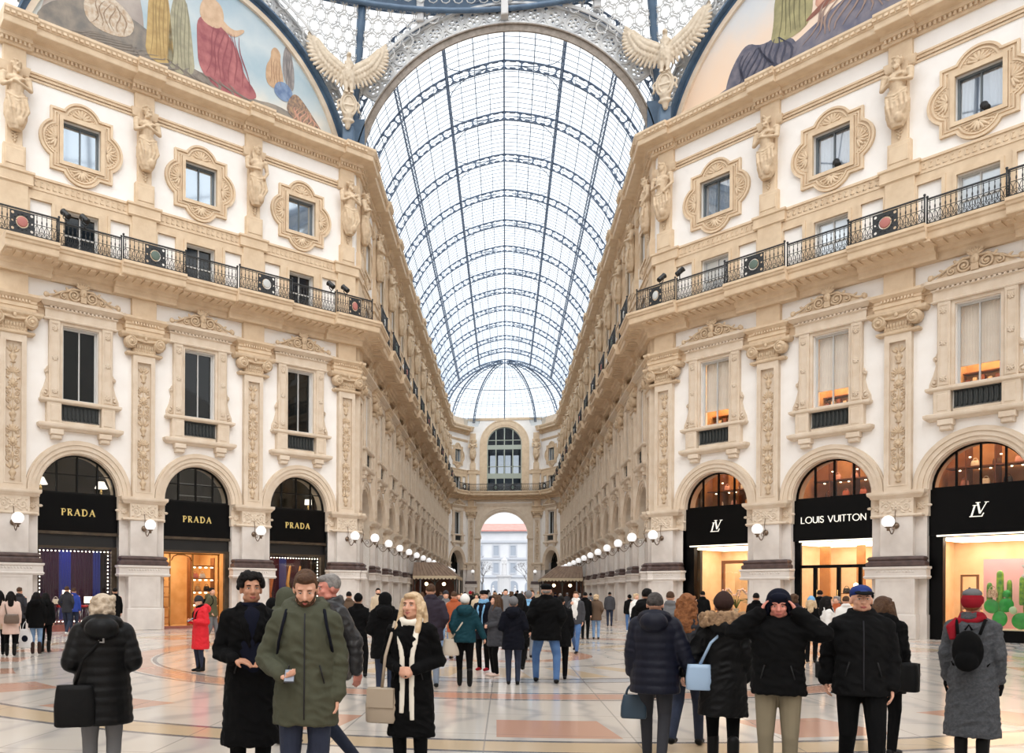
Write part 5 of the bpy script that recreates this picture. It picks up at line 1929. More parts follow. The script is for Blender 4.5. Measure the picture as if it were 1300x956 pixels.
# goods in the amber doorway
for n, (x, y, z, c) in enumerate([(.62, 1.68, 2.32, 0), (.98, 1.68, 2.32, 1), (.7, 1.68, 1.12, 4), (1.2, 1.68, 1.72, 3), (.75, 1.68, 1.72, 2), (-1.3, 1.4, 1.62, 1), (-1.3, 1.4, 1.02, 4), (-1.3, 1.4, .42, 0), (-.25, 3.85, 1.42, 1), (-.25, 3.85, .92, 2), (1.2, 1.68, .52, 1)]):
    pos = ['upper right shelf', 'upper right shelf', 'lower right shelf', 'middle right shelf', 'middle right shelf', 'upper left shelf', 'middle left shelf', 'lowest left shelf', 'rear shelf', 'lower rear shelf', 'lowest right shelf'][n]
    make(BAGD[c], in_bay(0, dl_mid[1], x, y, z), aL, label='%s handbag on the %s of the amber-lit shop' % (CN[c], pos), cat='handbag', group='handbags in the amber-lit shop')
# stools and boxes in the violet window
def stool():
    s = MB(); s.lathe([(.16, 0), (.2, .03), (.2, .08), (.15, .11)], (0, 0, .52), 14)
    l = []
    for q in range(4):
        m_ = MB(); a = pi / 4 + q * pi / 2
        m_.tube([(.1 * cos(a), .1 * sin(a), .54), (.2 * cos(a), .2 * sin(a), .25), (.17 * cos(a), .17 * sin(a), 0)], .014, 6)
        l.append(D('leg', m_, mat('chrome', (220, 222, 226), .2, metal=.7)))
    return D('display_stool', None, None, [D('seat', s, mat('red_seat', (200, 44, 44), .35))] + l)
ST = stool()
for n, (x, y) in enumerate([(-.9, 1.0), (-.35, 1.3), (.2, 1.0), (.65, 1.35), (1.05, 1.0)]):
    make(ST, in_bay(0, dl_mid[0], x, y, .45), aL, label='small red display stool in the violet shop window, %s from the far end' % ORD[n], cat='stool', group='red stools in the violet window')
bx = MB(); bx.bb(-.5, .5, -.3, .3, 0, .38)
for n, (x, y) in enumerate([(-.9, 1.1), (.15, 1.1), (1.15, 1.1)]):
    pl = MB(); pl.bb(-.52, .52, -.5, .5, 0, .4)
    ob('display_plinth', pl, mat('dark_red_plinth', (92, 30, 40), .4), None, in_bay(0, dl_mid[0], x, y, .05), aL, label='dark red display plinth in the violet shop window, %s from the far end' % ORD[n], cat='plinth', group='plinths in the violet window')
cols = [(0, .3, 'coral'), (3, 1.0, 'black'), (1, -.6, 'cream'), (0, -1.15, 'coral')]
for n, (c, x, nm) in enumerate(cols):
    make(BAGD[c], in_bay(0, dl_mid[0], x, 1.2, 1.12 if n % 2 else .9 + .22), aL, label='%s handbag on a stool in the violet window, %s from the far end' % (nm, ORD[[2, 3, 1, 0][n]]), cat='handbag', group='handbags in the violet window')
for n, (x, z, w_) in enumerate([(.05, 1.45, .28), (1.0, 1.15, .3)]):
    p = MB(); p.bb(-w_ / 2, w_ / 2, -.1, .1, 0, w_ * .95)
    ob('lit_box', p, mat('lit_cream_box', (255, 232, 200), .5, emit=2.2), None, in_bay(0, dl_mid[0], x, 1.9, z), aL, label='small glowing cream box %s in the violet shop window' % ('at the centre' if n == 0 else 'at the far right'), cat='lamp')
# mannequin-like orange column and hanging gold fabric in the third window
p = MB(); p.tube([(0, 0, 0), (.05, 0, .8), (-.04, 0, 1.5), (.06, 0, 2.3), (-.1, 0, 2.9)], [.12, .16, .13, .17, .1], 10)
ob('draped_column', p, mat('orange_drape', (206, 118, 60), .5, (170, 84, 40), 4), None, in_bay(0, dl_mid[2], -.75, 1.6, .1), aL, label='orange draped column in the bulb-framed window near the gallery corner', cat='display figure')
for n, x in enumerate((.15, .75)):
    p = MB(); p.tube([(0, 0, 0), (.14, 0, .9), (.02, 0, 1.7), (.18, 0, 2.6)], [.06, .12, .09, .05], 8)
    ob('draped_fabric', p, mat('gold_fabric', (214, 160, 80), .4, (176, 120, 52), 5), None, in_bay(0, dl_mid[2], x, 1.4, .4), aL, label='tall gold fabric piece in the bulb-framed window, %s' % ('centre' if n == 0 else 'right of centre'), cat='display figure')
# table lamps in the rooms over the gold-lettered signs
def table_lamp(sq=False):
    b = MB(); b.lathe([(.1, 0), (.1, .03), (.03, .06), (.08, .18), (.05, .26), (.02, .3), (.02, .4)], (0, 0, 0), 10)
    s = MB()
    s.lathe([(.28, .36), (.13, .66)] if not sq else [(.19, .36), (.17, .62)], (0, 0, 0), 14)
    return D('table_lamp', None, None, [D('base', b, mat('brass', (200, 170, 110), .25, metal=.8)), D('shade', s, mat('lit_shade', (252, 244, 232), .8, emit=.9))])
TL, TS = table_lamp(), table_lamp(True)
for k, x, d_, nm in ((0, -1.3, TL, 'nearer the outer pilaster'), (0, 1.22, TL, 'nearer the next shop'), (2, -1.35, TS, 'behind the arch edge'), (2, 1.1, TS, 'beside the gallery corner')):
    make(d_, in_bay(0, dl_mid[k], x, .95, 5.78), aL, label='white-shaded table lamp in the %s arched upper window, %s' % ('outermost' if k == 0 else 'corner-most', nm), cat='lamp', group='table lamps in the upper windows')
# goods in the right shops' upper windows
r = random.Random(3)
for k in range(3):
    for q in range(8):
        x = -1.3 + q * .37; lv = (6.06, 6.8)[q % 2]
        if abs(x) > 1.25 and lv > 6.5: continue
        c = r.randrange(6)
        make(BAGD[c], in_bay(6, dr_mid[k], x, 2.6, lv), aR, label='%s handbag on the %s shelf above the %s white-lettered sign, %s along' % (CN[c], 'lower' if lv < 6.5 else 'upper', ORD[k], ORD[q]), cat='handbag', group='handbags on the upper shop shelves')
for n, (x, z, c) in enumerate([(-.55, 1.14, 5), (-.42, 1.76, 3)]):
    make(BAGD[c], in_bay(6, dr_mid[1], x, 2.4, z), aR, label='%s handbag on the %s shelf behind the glass doors' % (CN[c], ['lower', 'upper'][n]), cat='handbag')
def shoe():
    m_ = MB(); m_.ell((0, 0, .05), (.12, .045, .045), 10, 6); m_.ell((-.07, 0, .09), (.05, .04, .06), 8, 6)
    h = MB(); h.tube([(-.1, 0, .06), (-.11, 0, 0)], .012, 6)
    return D('display_shoe', m_, GOODS[2], [D('heel', h, GOODS[2])])
SH = shoe()
for n, z in enumerate((.92, 1.42, 1.87)):
    make(SH, in_bay(6, dr_mid[2], -.8, 1.9, z), aR, label='dark shoe on the %s shelf left of the cactus display' % ['lowest', 'middle', 'top'][n], cat='shoe')
# cacti
def cactus(kind):
    G1, G2 = mat('bright_cactus', (40, 168, 70), .35, (28, 140, 56), 6), mat('variegated_cactus', (150, 196, 70), .4, (44, 130, 60), 7)
    kids = []
    def col(x, z0, z1, r_, m_=G2, nm='column'):
        q = MB(); n = 20; rings = []
        for z, f in ((z0, .8), (z0 + .05, 1), ((z0 + z1) / 2, 1.0), (z1 - .12, .92), (z1 - .03, .6), (z1, .15)):
            rings.append([(x + r_ * f * (1 + .14 * cos(8 * a)) * cos(a), r_ * f * (1 + .14 * cos(8 * a)) * sin(a), z) for a in [2 * pi * j / n for j in range(n)]])
        q.rings(rings); kids.append(D(nm, q, m_))
    def pad(x, z, w, h, tl=0, m_=G1):
        q = MB(); q.ell((x, -.08, z), (w / 2, .09, h / 2), 16, 10, Matrix.Rotation(radians(tl), 3, 'Y')); kids.append(D('pad', q, m_))
    if kind == 0:
        col(0, .5, 2.2, .11); col(-.34, .9, 1.75, .09); col(.3, .9, 1.85, .08)
        pad(-.25, .85, .5, .55, -20); pad(.22, .9, .5, .55, 15); pad(.02, .38, .5, .6, 0); pad(.24, 1.32, .28, .3, 10)
        st = MB(); st.tube([(0, 0, 0), (0, 0, .9)], .05, 8); kids.append(D('stem', st, mat('brown_stem', (104, 70, 50), .7)))
    else:
        col(-.1, .9, 2.0, .13); col(.2, .8, 1.95, .1); col(.5, .6, 1.5, .08)
        col(.05, .55, 1.1, .15, mat('tan_cactus', (190, 150, 70), .5, (60, 140, 60), 6))
        pad(-.15, .32, .62, .62, 0); pad(-.42, .72, .26, .34, -30, mat('pale_cactus', (190, 224, 190), .5)); pad(.35, .62, .44, .3, 20, MATS['pale_cactus'])
        st = MB(); st.tube([(.1, 0, 0), (.1, 0, .7)], .06, 8); kids.append(D('stem', st, mat('brown_stem', (104, 70, 50), .7)))
    return D('display_cactus', None, None, kids)
make(cactus(0), in_bay(6, dr_mid[2], .3, 1.4, .44), aR, label='tall green display cactus with a woven bag on it, before pink backdrop', cat='cactus')
make(cactus(1), in_bay(6, dr_mid[2], 1.15, 1.4, .44), aR, label='wider display cactus with pale pads at the outer side of the pink display', cat='cactus')
make(mk_bag(.34, .3, .16, mat('woven_monogram_bag', (150, 106, 78), .5, (226, 200, 170), 18)), in_bay(6, dr_mid[2], .12, 1.2, 1.62), aR, label='woven brown and cream bag propped on the taller cactus', cat='handbag')
# orchids in the apricot window
def orchid(seed):
    r = random.Random(seed)
    pot = MB(); pot.lathe([(.09, 0), (.13, .2), (.14, .22), (.11, .22)], (0, 0, 0), 12)
    fo, fl_ = MB(), MB()
    for k in range(9):
        a = r.uniform(0, 2 * pi); ln = r.uniform(.3, .6)
        p = [(0, 0, .2), (ln * .4 * cos(a), ln * .4 * sin(a), .2 + ln * .8), (ln * cos(a), ln * sin(a), .2 + ln * .75)]
        fo.tube(p, [.02, .035, .005], 5, True, True, .3)
    for k in range(3):
        a = r.uniform(0, 2 * pi)
        p = [(0, 0, .2), (.15 * cos(a), .1 * sin(a), .8), (.5 * cos(a), .2 * sin(a), 1.1)]
        fo.tube(p, .01, 5)
        for q in range(5):
            t = q / 4
            fl_.ell((.15 * cos(a) + .35 * cos(a) * t + r.uniform(-.03, .03), .12 * sin(a), .82 + .28 * t + r.uniform(-.04, .04)), (.055, .03, .05), 7, 5)
    return D('potted_orchid', None, None, [D('pot', pot, mat('pale_pot', (220, 210, 196), .5)), D('foliage', fo, mat('orchid_leaf', (92, 112, 56), .5)), D('flower', fl_, mat('orchid_bloom', (240, 206, 196), .5))])
for n, (x, s_) in enumerate([(-.35, 5), (.35, 6), (1.15, 7)]):
    pl = MB(); pl.bb(-.2, .2, -.2, .2, 0, .75)
    ob('display_plinth', pl, mat('cream_plinth', (236, 214, 184), .5), None, in_bay(6, dr_mid[0], x, 1.3, .05), aR, label='cream plinth under an orchid in the apricot window, %s from the gallery corner' % ORD[n], cat='plinth')
    make(orchid(s_), in_bay(6, dr_mid[0], x, 1.3, .8), aR, label='potted orchid in the apricot shop window, %s from the gallery corner' % ORD[n], cat='plant', group='orchids in the apricot window')

# ================================================================ EAGLES
def eagle():
    r = random.Random(5)
    mb = MB()
    # shield
    mb.ell((0, -.1, 1.15), (.42, .16, .62), 16, 10)
    mb.tube([(.4 * cos(a), -.2, 1.15 + .56 * sin(a)) for a in [2 * pi * q / 24 for q in range(25)]], .055, 6)
    mb.tube([(.28 * cos(a), -.27, 1.15 + .42 * sin(a)) for a in [2 * pi * q / 24 for q in range(25)]], .03, 6)
    mb.tube([(-.28, -.28, 1.1), (.28, -.28, 1.1)], .03, 6)
    cone(mb, (0, -.05, .7), (0, 0, .12), .28, .12)
    for s in (-1, 1):
        mb.tube([(s * .42, -.1, 1.4), (s * .56, -.12, 1.25), (s * .5, -.12, 1.0), (s * .56, -.1, .85)], .06, 6)
    mb.ell((0, -.1, .4), (.34, .16, .12), 10, 6)
    # legs, body, neck, head
    for s in (-1, 1):
        cone(mb, (s * .14, -.12, 2.35), (s * .14, -.22, 1.8), .16, .08)
        for q in (-1, 0, 1):
            cone(mb, (s * .14 + q * .05, -.24, 1.82), (s * .14 + q * .08, -.34, 1.7), .04, .025, 6)
    mb.ell((0, -.08, 2.6), (.32, .27, .55), 14, 10)
    cone(mb, (0, -.1, 2.95), (0, -.16, 3.45), .22, .12)
    mb.ell((0, -.2, 3.62), (.13, .17, .14), 10, 8)
    cone(mb, (0, -.32, 3.62), (0, -.46, 3.55), .06, .02, 6)
    for k in range(40):
        a = r.uniform(-pi, 0); z = r.uniform(2.2, 3.3)
        rr = .3 * (1 - abs(z - 2.6) * .45)
        mb.ell((rr * cos(a), -.08 + rr * .9 * sin(a), z), (.06, .04, .09), 6, 4)
    # tail
    for q in range(-2, 3):
        cone(mb, (q * .04, .05, 2.2), (q * .12, .08, 1.65), .07, .05, 6)
    # wings
    for s in (-1, 1):
        sh = Vector((s * .25, 0, 3.0)); wr = Vector((s * .95, -.05, 3.45)); tp = Vector((s * 1.75, 0, 4.2))
        cone(mb, sh, wr, .16, .12); cone(mb, wr, Vector((s * 1.4, 0, 3.95)), .12, .07)
        mb.plate([(s * .15, 2.4), (s * .55, 2.45), (s * .95, 2.8), (s * 1.35, 3.3), (s * 1.72, 4.0), (s * 1.8, 4.35), (s * 1.5, 4.3), (s * 1.0, 3.75), (s * .3, 3.3)][::s], [], -.07, .07)
        for k in range(17):      # long feathers
            t = k / 16
            root = sh.lerp(wr, t * 2) if t < .5 else wr.lerp(Vector((s * 1.4, 0, 3.95)), t * 2 - 1)
            ang = radians(-84 + 134 * t)
            ln = .85 + .12 * sin(pi * t)
            d = Vector((s * cos(ang), .03, sin(ang)))
            cone(mb, root, root + d * ln * .55, .1, .1, 8, .8)
            cone(mb, root + d * ln * .5, root + d * ln, .1, .07, 8, .8)
        for k in range(14):      # coverts
            t = k / 13
            root = sh.lerp(wr, t * 2) if t < .5 else wr.lerp(Vector((s * 1.4, 0, 3.95)), t * 2 - 1)
            ang = radians(-80 + 110 * t)
            d = Vector((s * cos(ang), 0, sin(ang)))
            mb.ell(root + d * .22 + Vector((0, -.1, 0)), (.09, .06, .13), 6, 5)
            mb.ell(root + d * .45 + Vector((0, -.07, 0)), (.08, .05, .14), 6, 5)
    return remesh(mb, 'eagle_statue', mat('eagle_stone', (208, 194, 174), .8, (192, 176, 154), 4, .3, 30), .028, 1)
EM = eagle()
for s, nm in ((-1, 'left'), (1, 'right')):
    ob('eagle_statue', EM, None, None, (s * 7.72, CY - 1.5, 24.85), s * radians(-23), label='carved stone eagle with spread wings on the %s corner of the gallery arch' % nm, cat='statue')
    mb = MB(); mb.bb(-.28, .28, -.2, .3, 0, .8, .05)
    ob('statue_pedestal', mb, IRONB, None, (s * 7.74, CY - 1.2, 24.3), 0, label='blue steel block under the %s eagle' % nm, cat='pedestal')

# ================================================================ FLOODLIGHTS
def flood():
    b = MB(); b.M = Matrix.Translation((0, 0, .3)) @ Matrix.Rotation(radians(-50), 4, 'X')
    b.lathe([(.11, -.2), (.12, -.18), (.12, .16), (.14, .2), (.13, .22), (.1, .2)], (0, 0, 0), 12)
    y = MB(); y.tube([(-.15, 0, .3), (-.15, 0, .1), (0, 0, .06), (.15, 0, .1), (.15, 0, .3)], .02, 6); y.tube([(0, 0, .06), (0, 0, -.1)], .025, 6)
    return D('floodlight', None, None, [D('housing', b, mat('black_metal', (16, 16, 17), .45)), D('yoke', y, MATS['black_metal'])])
FLD = flood()
def fl_at(i, s, rz, lab_):
    p = wp(i, s, 1.25, ZB + .98)
    make(FLD, p, frame(i)[3] + rz, label=lab_, cat='floodlight', group='floodlights on the balcony rail')
L0 = frame(0)[2]
for s, rz, t_ in ((L0 - 14.95, .5, 'left balcony rail, outermost'), (L0 - 14.2, .5, 'left balcony rail, second outermost'), (L0 - 1.45, .4, 'left balcony rail, nearest the corner'), (L0 - 2.3, .4, 'left balcony rail, second from the corner')):
    fl_at(0, s, rz, 'black floodlight on the ' + t_)
for s, rz, t_ in ((1.2, -.4, 'right balcony rail, nearest the corner'), (2.2, -.9, 'right balcony rail, second from the corner'), (16.2, .4, 'right balcony rail, outermost')):
    fl_at(6, s, rz, 'black floodlight on the ' + t_)
for k, s in ((0, dr_mid[2]), (1, dr_mid[1])):
    make(FLD, wp(6, s + .2, .02, 19.3), aR + .6, label='black floodlight on the sill of the %s lobed window above the right shops' % ('outermost' if k == 0 else 'middle'), cat='floodlight')

# ================================================================ KIOSKS in the gallery
def kiosk(w, d):
    kids = []
    rf = MB()
    z0, z1 = 2.95, 4.1
    vs = [(0, 0, z0), (w, 0, z0), (w, d, z0), (0, d, z0), (0, .9, z1), (w - 1.4, .9, z1), (w - 1.4, d - .9, z1), (0, d - .9, z1)]
    rf.add(vs, [(0, 1, 5, 4), (1, 2, 6, 5), (2, 3, 7, 6), (4, 5, 6, 7), (3, 2, 1, 0), (3, 0, 4, 7)])
    for q in range(12):
        x = w * q / 11
        rf.tube([(x, 0, z0 + .02), (x * (w - 1.4) / w, .9, z1 + .02)], .02, 4)
    kids.append(D('roof', rf, mat('brown_canopy', (150, 126, 106), .7, (134, 110, 92), 3)))
    va = MB()
    def scal(p0, p1):
        L_ = (Vector(p1) - Vector(p0)).length; n = int(L_ / .28)
        dx = (Vector(p1) - Vector(p0)) / n
        for q in range(n):
            a_ = Vector(p0) + dx * q
            pts = [a_ + Vector((0, 0, .05)), a_ + Vector((0, 0, -.12))] + [a_ + dx * (t / 4) + Vector((0, 0, -.12 - .13 * sin(pi * t / 4))) for t in range(1, 4)] + [a_ + dx + Vector((0, 0, -.12)), a_ + dx + Vector((0, 0, .05))]
            va.add([tuple(x) for x in pts], [tuple(range(len(pts)))])
            va.add([tuple(Vector(x) + Vector((dx.y, -dx.x, 0)).normalized() * -.02) for x in pts], [tuple(range(len(pts)))[::-1]])
    scal((0, -.02, z0), (w, -.02, z0)); scal((w + .02, 0, z0), (w + .02, d, z0))
    kids.append(D('valance', va, mat('cream_valance', (218, 200, 170), .8)))
    for x, y in ((w - .15, .15), (w / 2, .15), (.15, .15), (w - .15, d / 2), (w - .15, d - .15)):
        p = MB(); p.tube([(x, y, 0), (x, y, z0)], .05, 8); p.lathe([(.12, 0), (.12, .1), (.06, .2)], (x, y, 0), 8)
        kids.append(D('post', p, mat('dark_green_iron', (46, 48, 44), .5)))
    ar = MB()
    for x0, x1 in ((.15, w / 2), (w / 2, w - .15)):
        c = (x0 + x1) / 2; r_ = (x1 - x0) / 2
        ar.tube([(c + r_ * cos(t), .15, 2.1 + .75 * sin(t)) for t in [pi * q / 12 for q in range(13)]], .03, 5)
    kids.append(D('arch_bracket', ar, MATS['dark_green_iron']))
    bk = MB(); bk.box(0, .1, .3, d, 0, 2.9); bk.box(.2, w - .3, d * .55, d * .6, 0, 2.9)
    kids.append(D('panelling', bk, mat('mahogany', (110, 62, 44), .4, (84, 46, 34), 3)))
    ct = MB(); ct.bb(.3, w - .5, .6, 1.3, 0, 1.05)
    kids.append(D('counter', ct, MATS['mahogany']))
    for x in (w * .3, w * .7):
        lb = MB(); lb.ell((x, .6, 2.35), .14, 10, 8)
        kids.append(D('lamp_globe', lb, mat('warm_globe', (255, 222, 170), .4, emit=6)))
    return D('kiosk', None, None, kids)
KD = kiosk(3.5, 9)
make(KD, (-7.1, 68, 0), 0, label='cafe kiosk with brown scalloped canopy against the left gallery wall', cat='kiosk')
KD2 = kiosk(3.6, 9)
o = make(KD2, (7.1, 78, 0), 0, label='cafe kiosk with brown scalloped canopy against the right gallery wall', cat='kiosk')
o.scale = (-1, 1, 1)

# ================================================================ OUTSIDE, beyond the arch
def outside():
    bw = MB()
    bw.box(-34, 34, 0, 10, 0, 16.4)
    kids = [D('wall', bw, mat('pale_render', (200, 202, 206), .9, (192, 194, 199), .3))]
    rf = MB(); rf.add([(-35, -.8, 16.4), (35, -.8, 16.4), (35, 5, 18.4), (-35, 5, 18.4), (-35, -.8, 16.1), (35, -.8, 16.1)], [(0, 1, 2, 3), (4, 5, 1, 0)])
    kids.append(D('roof', rf, mat('pale_red_tile', (196, 142, 134), .8, (182, 130, 122), 1)))
    bd = MB()
    for z in (5.2, 9.4, 13.4, 15.8): bd.box(-34, 34, -.35, .1, z, z + .5)
    kids.append(D('band', bd, mat('light_band', (172, 176, 184), .9)))
    for z in (6.3, 10.4):
        for x in range(-30, 31, 4):
            w_ = MB(); w_.plate(rect(x - .9, x + .9, z - .3, z + 2.6), [rect(x - .6, x + .6, z, z + 2.3)], -.15, .02)
            g = MB(); g.box(x - .6, x + .6, -.04, -.02, z, z + 2.3)
            kids.append(D('window_frame', w_, MATS['light_band'], [D('pane', g, mat('pale_pane', (146, 154, 166), .4))]))
    for x in range(-30, 31, 4):
        w_ = MB(); w_.plate([(x - 1.2, 0), (x + 1.2, 0), (x + 1.2, 3.2)] + arc(x, 3.2, 1.2, 0, 180, 10)[1:-1] + [(x - 1.2, 3.2)], [], -.05, -.02)
        kids.append(D('ground_arch', w_, MATS['pale_pane']))
    return D('town_building', None, None, kids)
make(outside(), (0, 205, 0), 0, label='pale four-storey building with red roof seen through the end arch', cat='building')
def bare_tree(seed, h):
    r = random.Random(seed)
    t = MB(); tw = MB()
    t.tube([(0, 0, 0), (.1, 0, h * .2), (0, 0, h * .4)], [.22, .17, .12], 8)
    def br(p, d, ln, rad, k):
        q = p + d * ln
        (t if k > 2 else tw).tube([tuple(p), tuple(p.lerp(q, .5) + Vector((r.uniform(-.1, .1),) * 3)), tuple(q)], [rad, rad * .8, rad * .55], 5)
        if k > 0:
            for _ in range(3):
                nd = (d + Vector((r.uniform(-.8, .8), r.uniform(-.8, .8), r.uniform(-.1, .6)))).normalized()
                br(q, nd, ln * .68, rad * .55, k - 1)
    for _ in range(4):
        br(Vector((0, 0, h * .38)), Vector((r.uniform(-.6, .6), r.uniform(-.6, .6), 1)).normalized(), h * .24, .09, 4)
    return D('bare_tree', t, mat('pale_bark', (88, 84, 82), .9), [D('twigs', tw, MATS['pale_bark'])])
for n, (x, y, h) in enumerate([(-8.2, 168, 10.5), (8.4, 170, 11), (-4.6, 180, 8.5), (5.2, 182, 8.5)]):
    make(bare_tree(20 + n, h), (x, y, 0), n, label='bare winter tree in the square, %s' % ['at the left edge of the arch opening', 'at the right edge of the arch opening', 'left of the monument, farther back', 'right of the monument, farther back'][n], cat='tree', group='bare trees in the square')
mo = MB(); mo.bb(-3.2, 3.2, -3.2, 3.2, 0, .5); mo.bb(-2.6, 2.6, -2.6, 2.6, .5, 1.0); mo.lathe([(1.7, 1), (1.7, 1.4), (1.2, 1.6), (1.2, 4.4), (1.5, 4.6), (1.5, 4.9)], (0, 0, 0), 8, False)
st = MB(); cone(st, (0, 0, 5.0), (0, 0, 6.6), .55, .45); cone(st, (0, 0, 6.6), (0, 0, 7.6), .42, .5); st.ell((0, 0, 8.2), (.25, .28, .34), 10, 8); cone(st, (.45, 0, 7.6), (.3, -.35, 7.0), .16, .12); cone(st, (-.45, 0, 7.6), (-.3, -.35, 7.0), .16, .12); st.ell((0, -.2, 8.0), (.2, .15, .3), 8, 6)
make(D('monument', None, None, [D('pedestal', mo, mat('white_marble', (190, 190, 192), .6)), D('figure', remesh(st, 'figure', MATS['white_marble'], .08), None)] + [D('corner_figure', remesh((lambda q: (cone(q, (a, b, 1.0), (a, b, 2.3), .34, .25), q.ell((a, b, 2.75), (.17, .17, .22), 8, 6), q)[2])(MB()), 'corner_figure', MATS['white_marble'], .08), None) for a, b in ((-2, -2), (2, -2), (-2, 2), (2, 2))]), (0, 160, 0), 0, label='white marble monument with a robed figure, in the square beyond the arch', cat='monument')
# ================================================================ PEOPLE
from mathutils import noise
def wrinkle(me, amp, seed):
    o = Vector((seed * 3.1, seed * 1.7, 0))
    nn = [0.0] * (len(me.vertices) * 3)
    me.vertices.foreach_get('normal', nn)
    for i, v in enumerate(me.vertices):
        p = v.co.copy()
        q = Vector((p.x * 9, p.y * 9, p.z * 15 + p.x * 6)) + o
        n = 1 - abs(noise.noise(q)) * 3
        v.co = p + Vector(nn[i * 3:i * 3 + 3]) * (amp * (n + .6 * noise.noise(q * .45)))
    me.update()
def cloth(name, col, rough=.85, col2=None, bump=.7, bs=7, sheen=.0, spec=.14):
    return mat('cloth_' + name, col, rough, col2, 3, bump, bs, spec=spec, sheen=sheen)
SKIN = mat('skin', (222, 172, 146), .55, (212, 158, 132), 14)
SKINR = mat('ruddy_skin', (214, 142, 124), .55, (204, 128, 112), 14)
SKINT = mat('tan_skin', (190, 140, 112), .55, (178, 126, 98), 14)
LIP = mat('lip', (176, 92, 86), .5)
EYEW = mat('eye_white', (226, 222, 216), .3)
EYED = mat('iris', (44, 34, 28), .2)
HAIRS = {'black': mat('black_hair', (12, 10, 10), .65, (24, 20, 18), 20, .6, 60, spec=.15), 'brown': mat('brown_hair', (70, 50, 38), .6, (92, 68, 50), 20, .6, 60, spec=.15),
         'grey': mat('grey_hair', (150, 146, 142), .7, (116, 112, 110), 20, .6, 60, spec=.15), 'blond': mat('blond_hair', (214, 190, 158), .6, (190, 160, 124), 22, .6, 60, spec=.15),
         'ash': mat('ash_hair', (206, 190, 170), .7, (182, 164, 142), 20, .6, 70, spec=.15), 'auburn': mat('auburn_hair', (150, 98, 62), .6, (112, 70, 44), 20, .7, 50, spec=.15),
         'darkgrey': mat('dark_grey_hair', (60, 56, 54), .65, (90, 86, 84), 20, .6, 60, spec=.15)}
def hand(mb, w, d, side, curl=.5, n=None, s=1.0):
    """palm, four fingers and a side thumb; w wrist, d direction of the fingers, n direction the palm faces"""
    d = Vector(d).normalized()
    n = Vector(n if n is not None else (0, -1, 0))
    n = (n - d * n.dot(d)).normalized()
    a = d.cross(n).normalized() * side      # towards the thumb
    w = Vector(w)
    for k in range(4):
        o = a * (.027 - .018 * k) * s
        base = w + d * .02 * s + o * .6
        kn = w + d * (.088 - .004 * abs(k - 1)) * s + o * 1.15
        cone(mb, base, kn, .0155 * s, .0125 * s, 8)
        ln = (.042, .047, .043, .033)[k] * s
        c1 = curl * .9
        d1 = (d * cos(c1) + n * sin(c1)).normalized()
        m1 = kn + d1 * ln
        d2 = (d * cos(c1 + curl * 1.1) + n * sin(c1 + curl * 1.1)).normalized()
        m2 = m1 + d2 * ln * .75
        cone(mb, kn, m1, .0105 * s, .0092 * s, 7)
        cone(mb, m1, m2, .0092 * s, .0075 * s, 7)
    t0 = w + d * .025 * s + a * .02 * s
    t1 = t0 + (d * .6 + a * .75 + n * .3).normalized() * .042 * s
    t2 = t1 + (d * .85 + a * .2 + n * .5).normalized() * .034 * s
    cone(mb, t0, t1, .015 * s, .0115 * s, 7)
    cone(mb, t1, t2, .0115 * s, .009 * s, 7)
ARM = {  # elbow from shoulder, wrist from shoulder (out, forward, up), hand dir, palm facing, curl
    'down': ((.045, -.02, -.27), (.045, .05, -.51), (0, .15, -1), (-1, 0, 0), .45),
    'out': ((.1, -.02, -.25), (.2, .02, -.47), (.4, .1, -1), (-1, 0, 0), .8),
    'swing': ((.06, -.12, -.24), (.08, -.12, -.48), (0, -.1, -1), (-1, 0, 0), .5),
    'swingf': ((.05, .06, -.26), (.03, .22, -.42), (0, .6, -.8), (-1, 0, 0), .5),
    'pocket': ((.075, -.09, -.24), (.0, .07, -.44), (-.3, .5, -.8), (-1, 0, 0), .3),
    'phone': ((.06, -.02, -.27), (-.06, .22, -.24), (-.6, .8, .1), (-.2, .2, 1), .75),
    'phonelow': ((.1, -.04, -.27), (-.02, .2, -.36), (-.65, .7, -.1), (0, .3, 1), .75),
    'clasp': ((.07, -.05, -.26), (-.1, .19, -.33), (-.8, .5, -.1), (-.2, -.9, -.2), .8),
    'gesture': ((.06, -.02, -.27), (-.03, .2, -.31), (-.8, .35, -.1), (0, -.3, -1), .35),
    'hat': ((.17, .1, -.02), (-.025, .06, .15), (-.4, -.25, .9), (-1, -.2, 0), .3),
    'strap': ((.07, -.02, -.25), (-.06, .16, -.05), (-.5, .1, .8), (0, -1, 0), 1.1),
    'reach': ((.15, .08, -.2), (.3, .2, -.16), (.6, .6, .1), (0, 0, -1), .4),
    'point': ((.16, .14, -.02), (.36, .28, .08), (.7, .6, .2), (0, 0, -1), .3)}
LEG = {'stand': ((.0, 0), (.0, 0)), 'walk': ((-.24, 0), (.22, .1)), 'walk2': ((.24, .1), (-.22, 0)), 'wide': ((-.12, 0), (.12, 0)), 'step': ((-.12, 0), (.1, .02))}
CACHE = {}
def hm_head(yaw, pitch, lean=0):
    return Matrix.Translation((0, -lean, 1.5)) @ Matrix.Rotation(radians(yaw), 4, 'Z') @ Matrix.Rotation(radians(pitch), 4, 'X') @ Matrix.Translation((0, 0, -1.5))
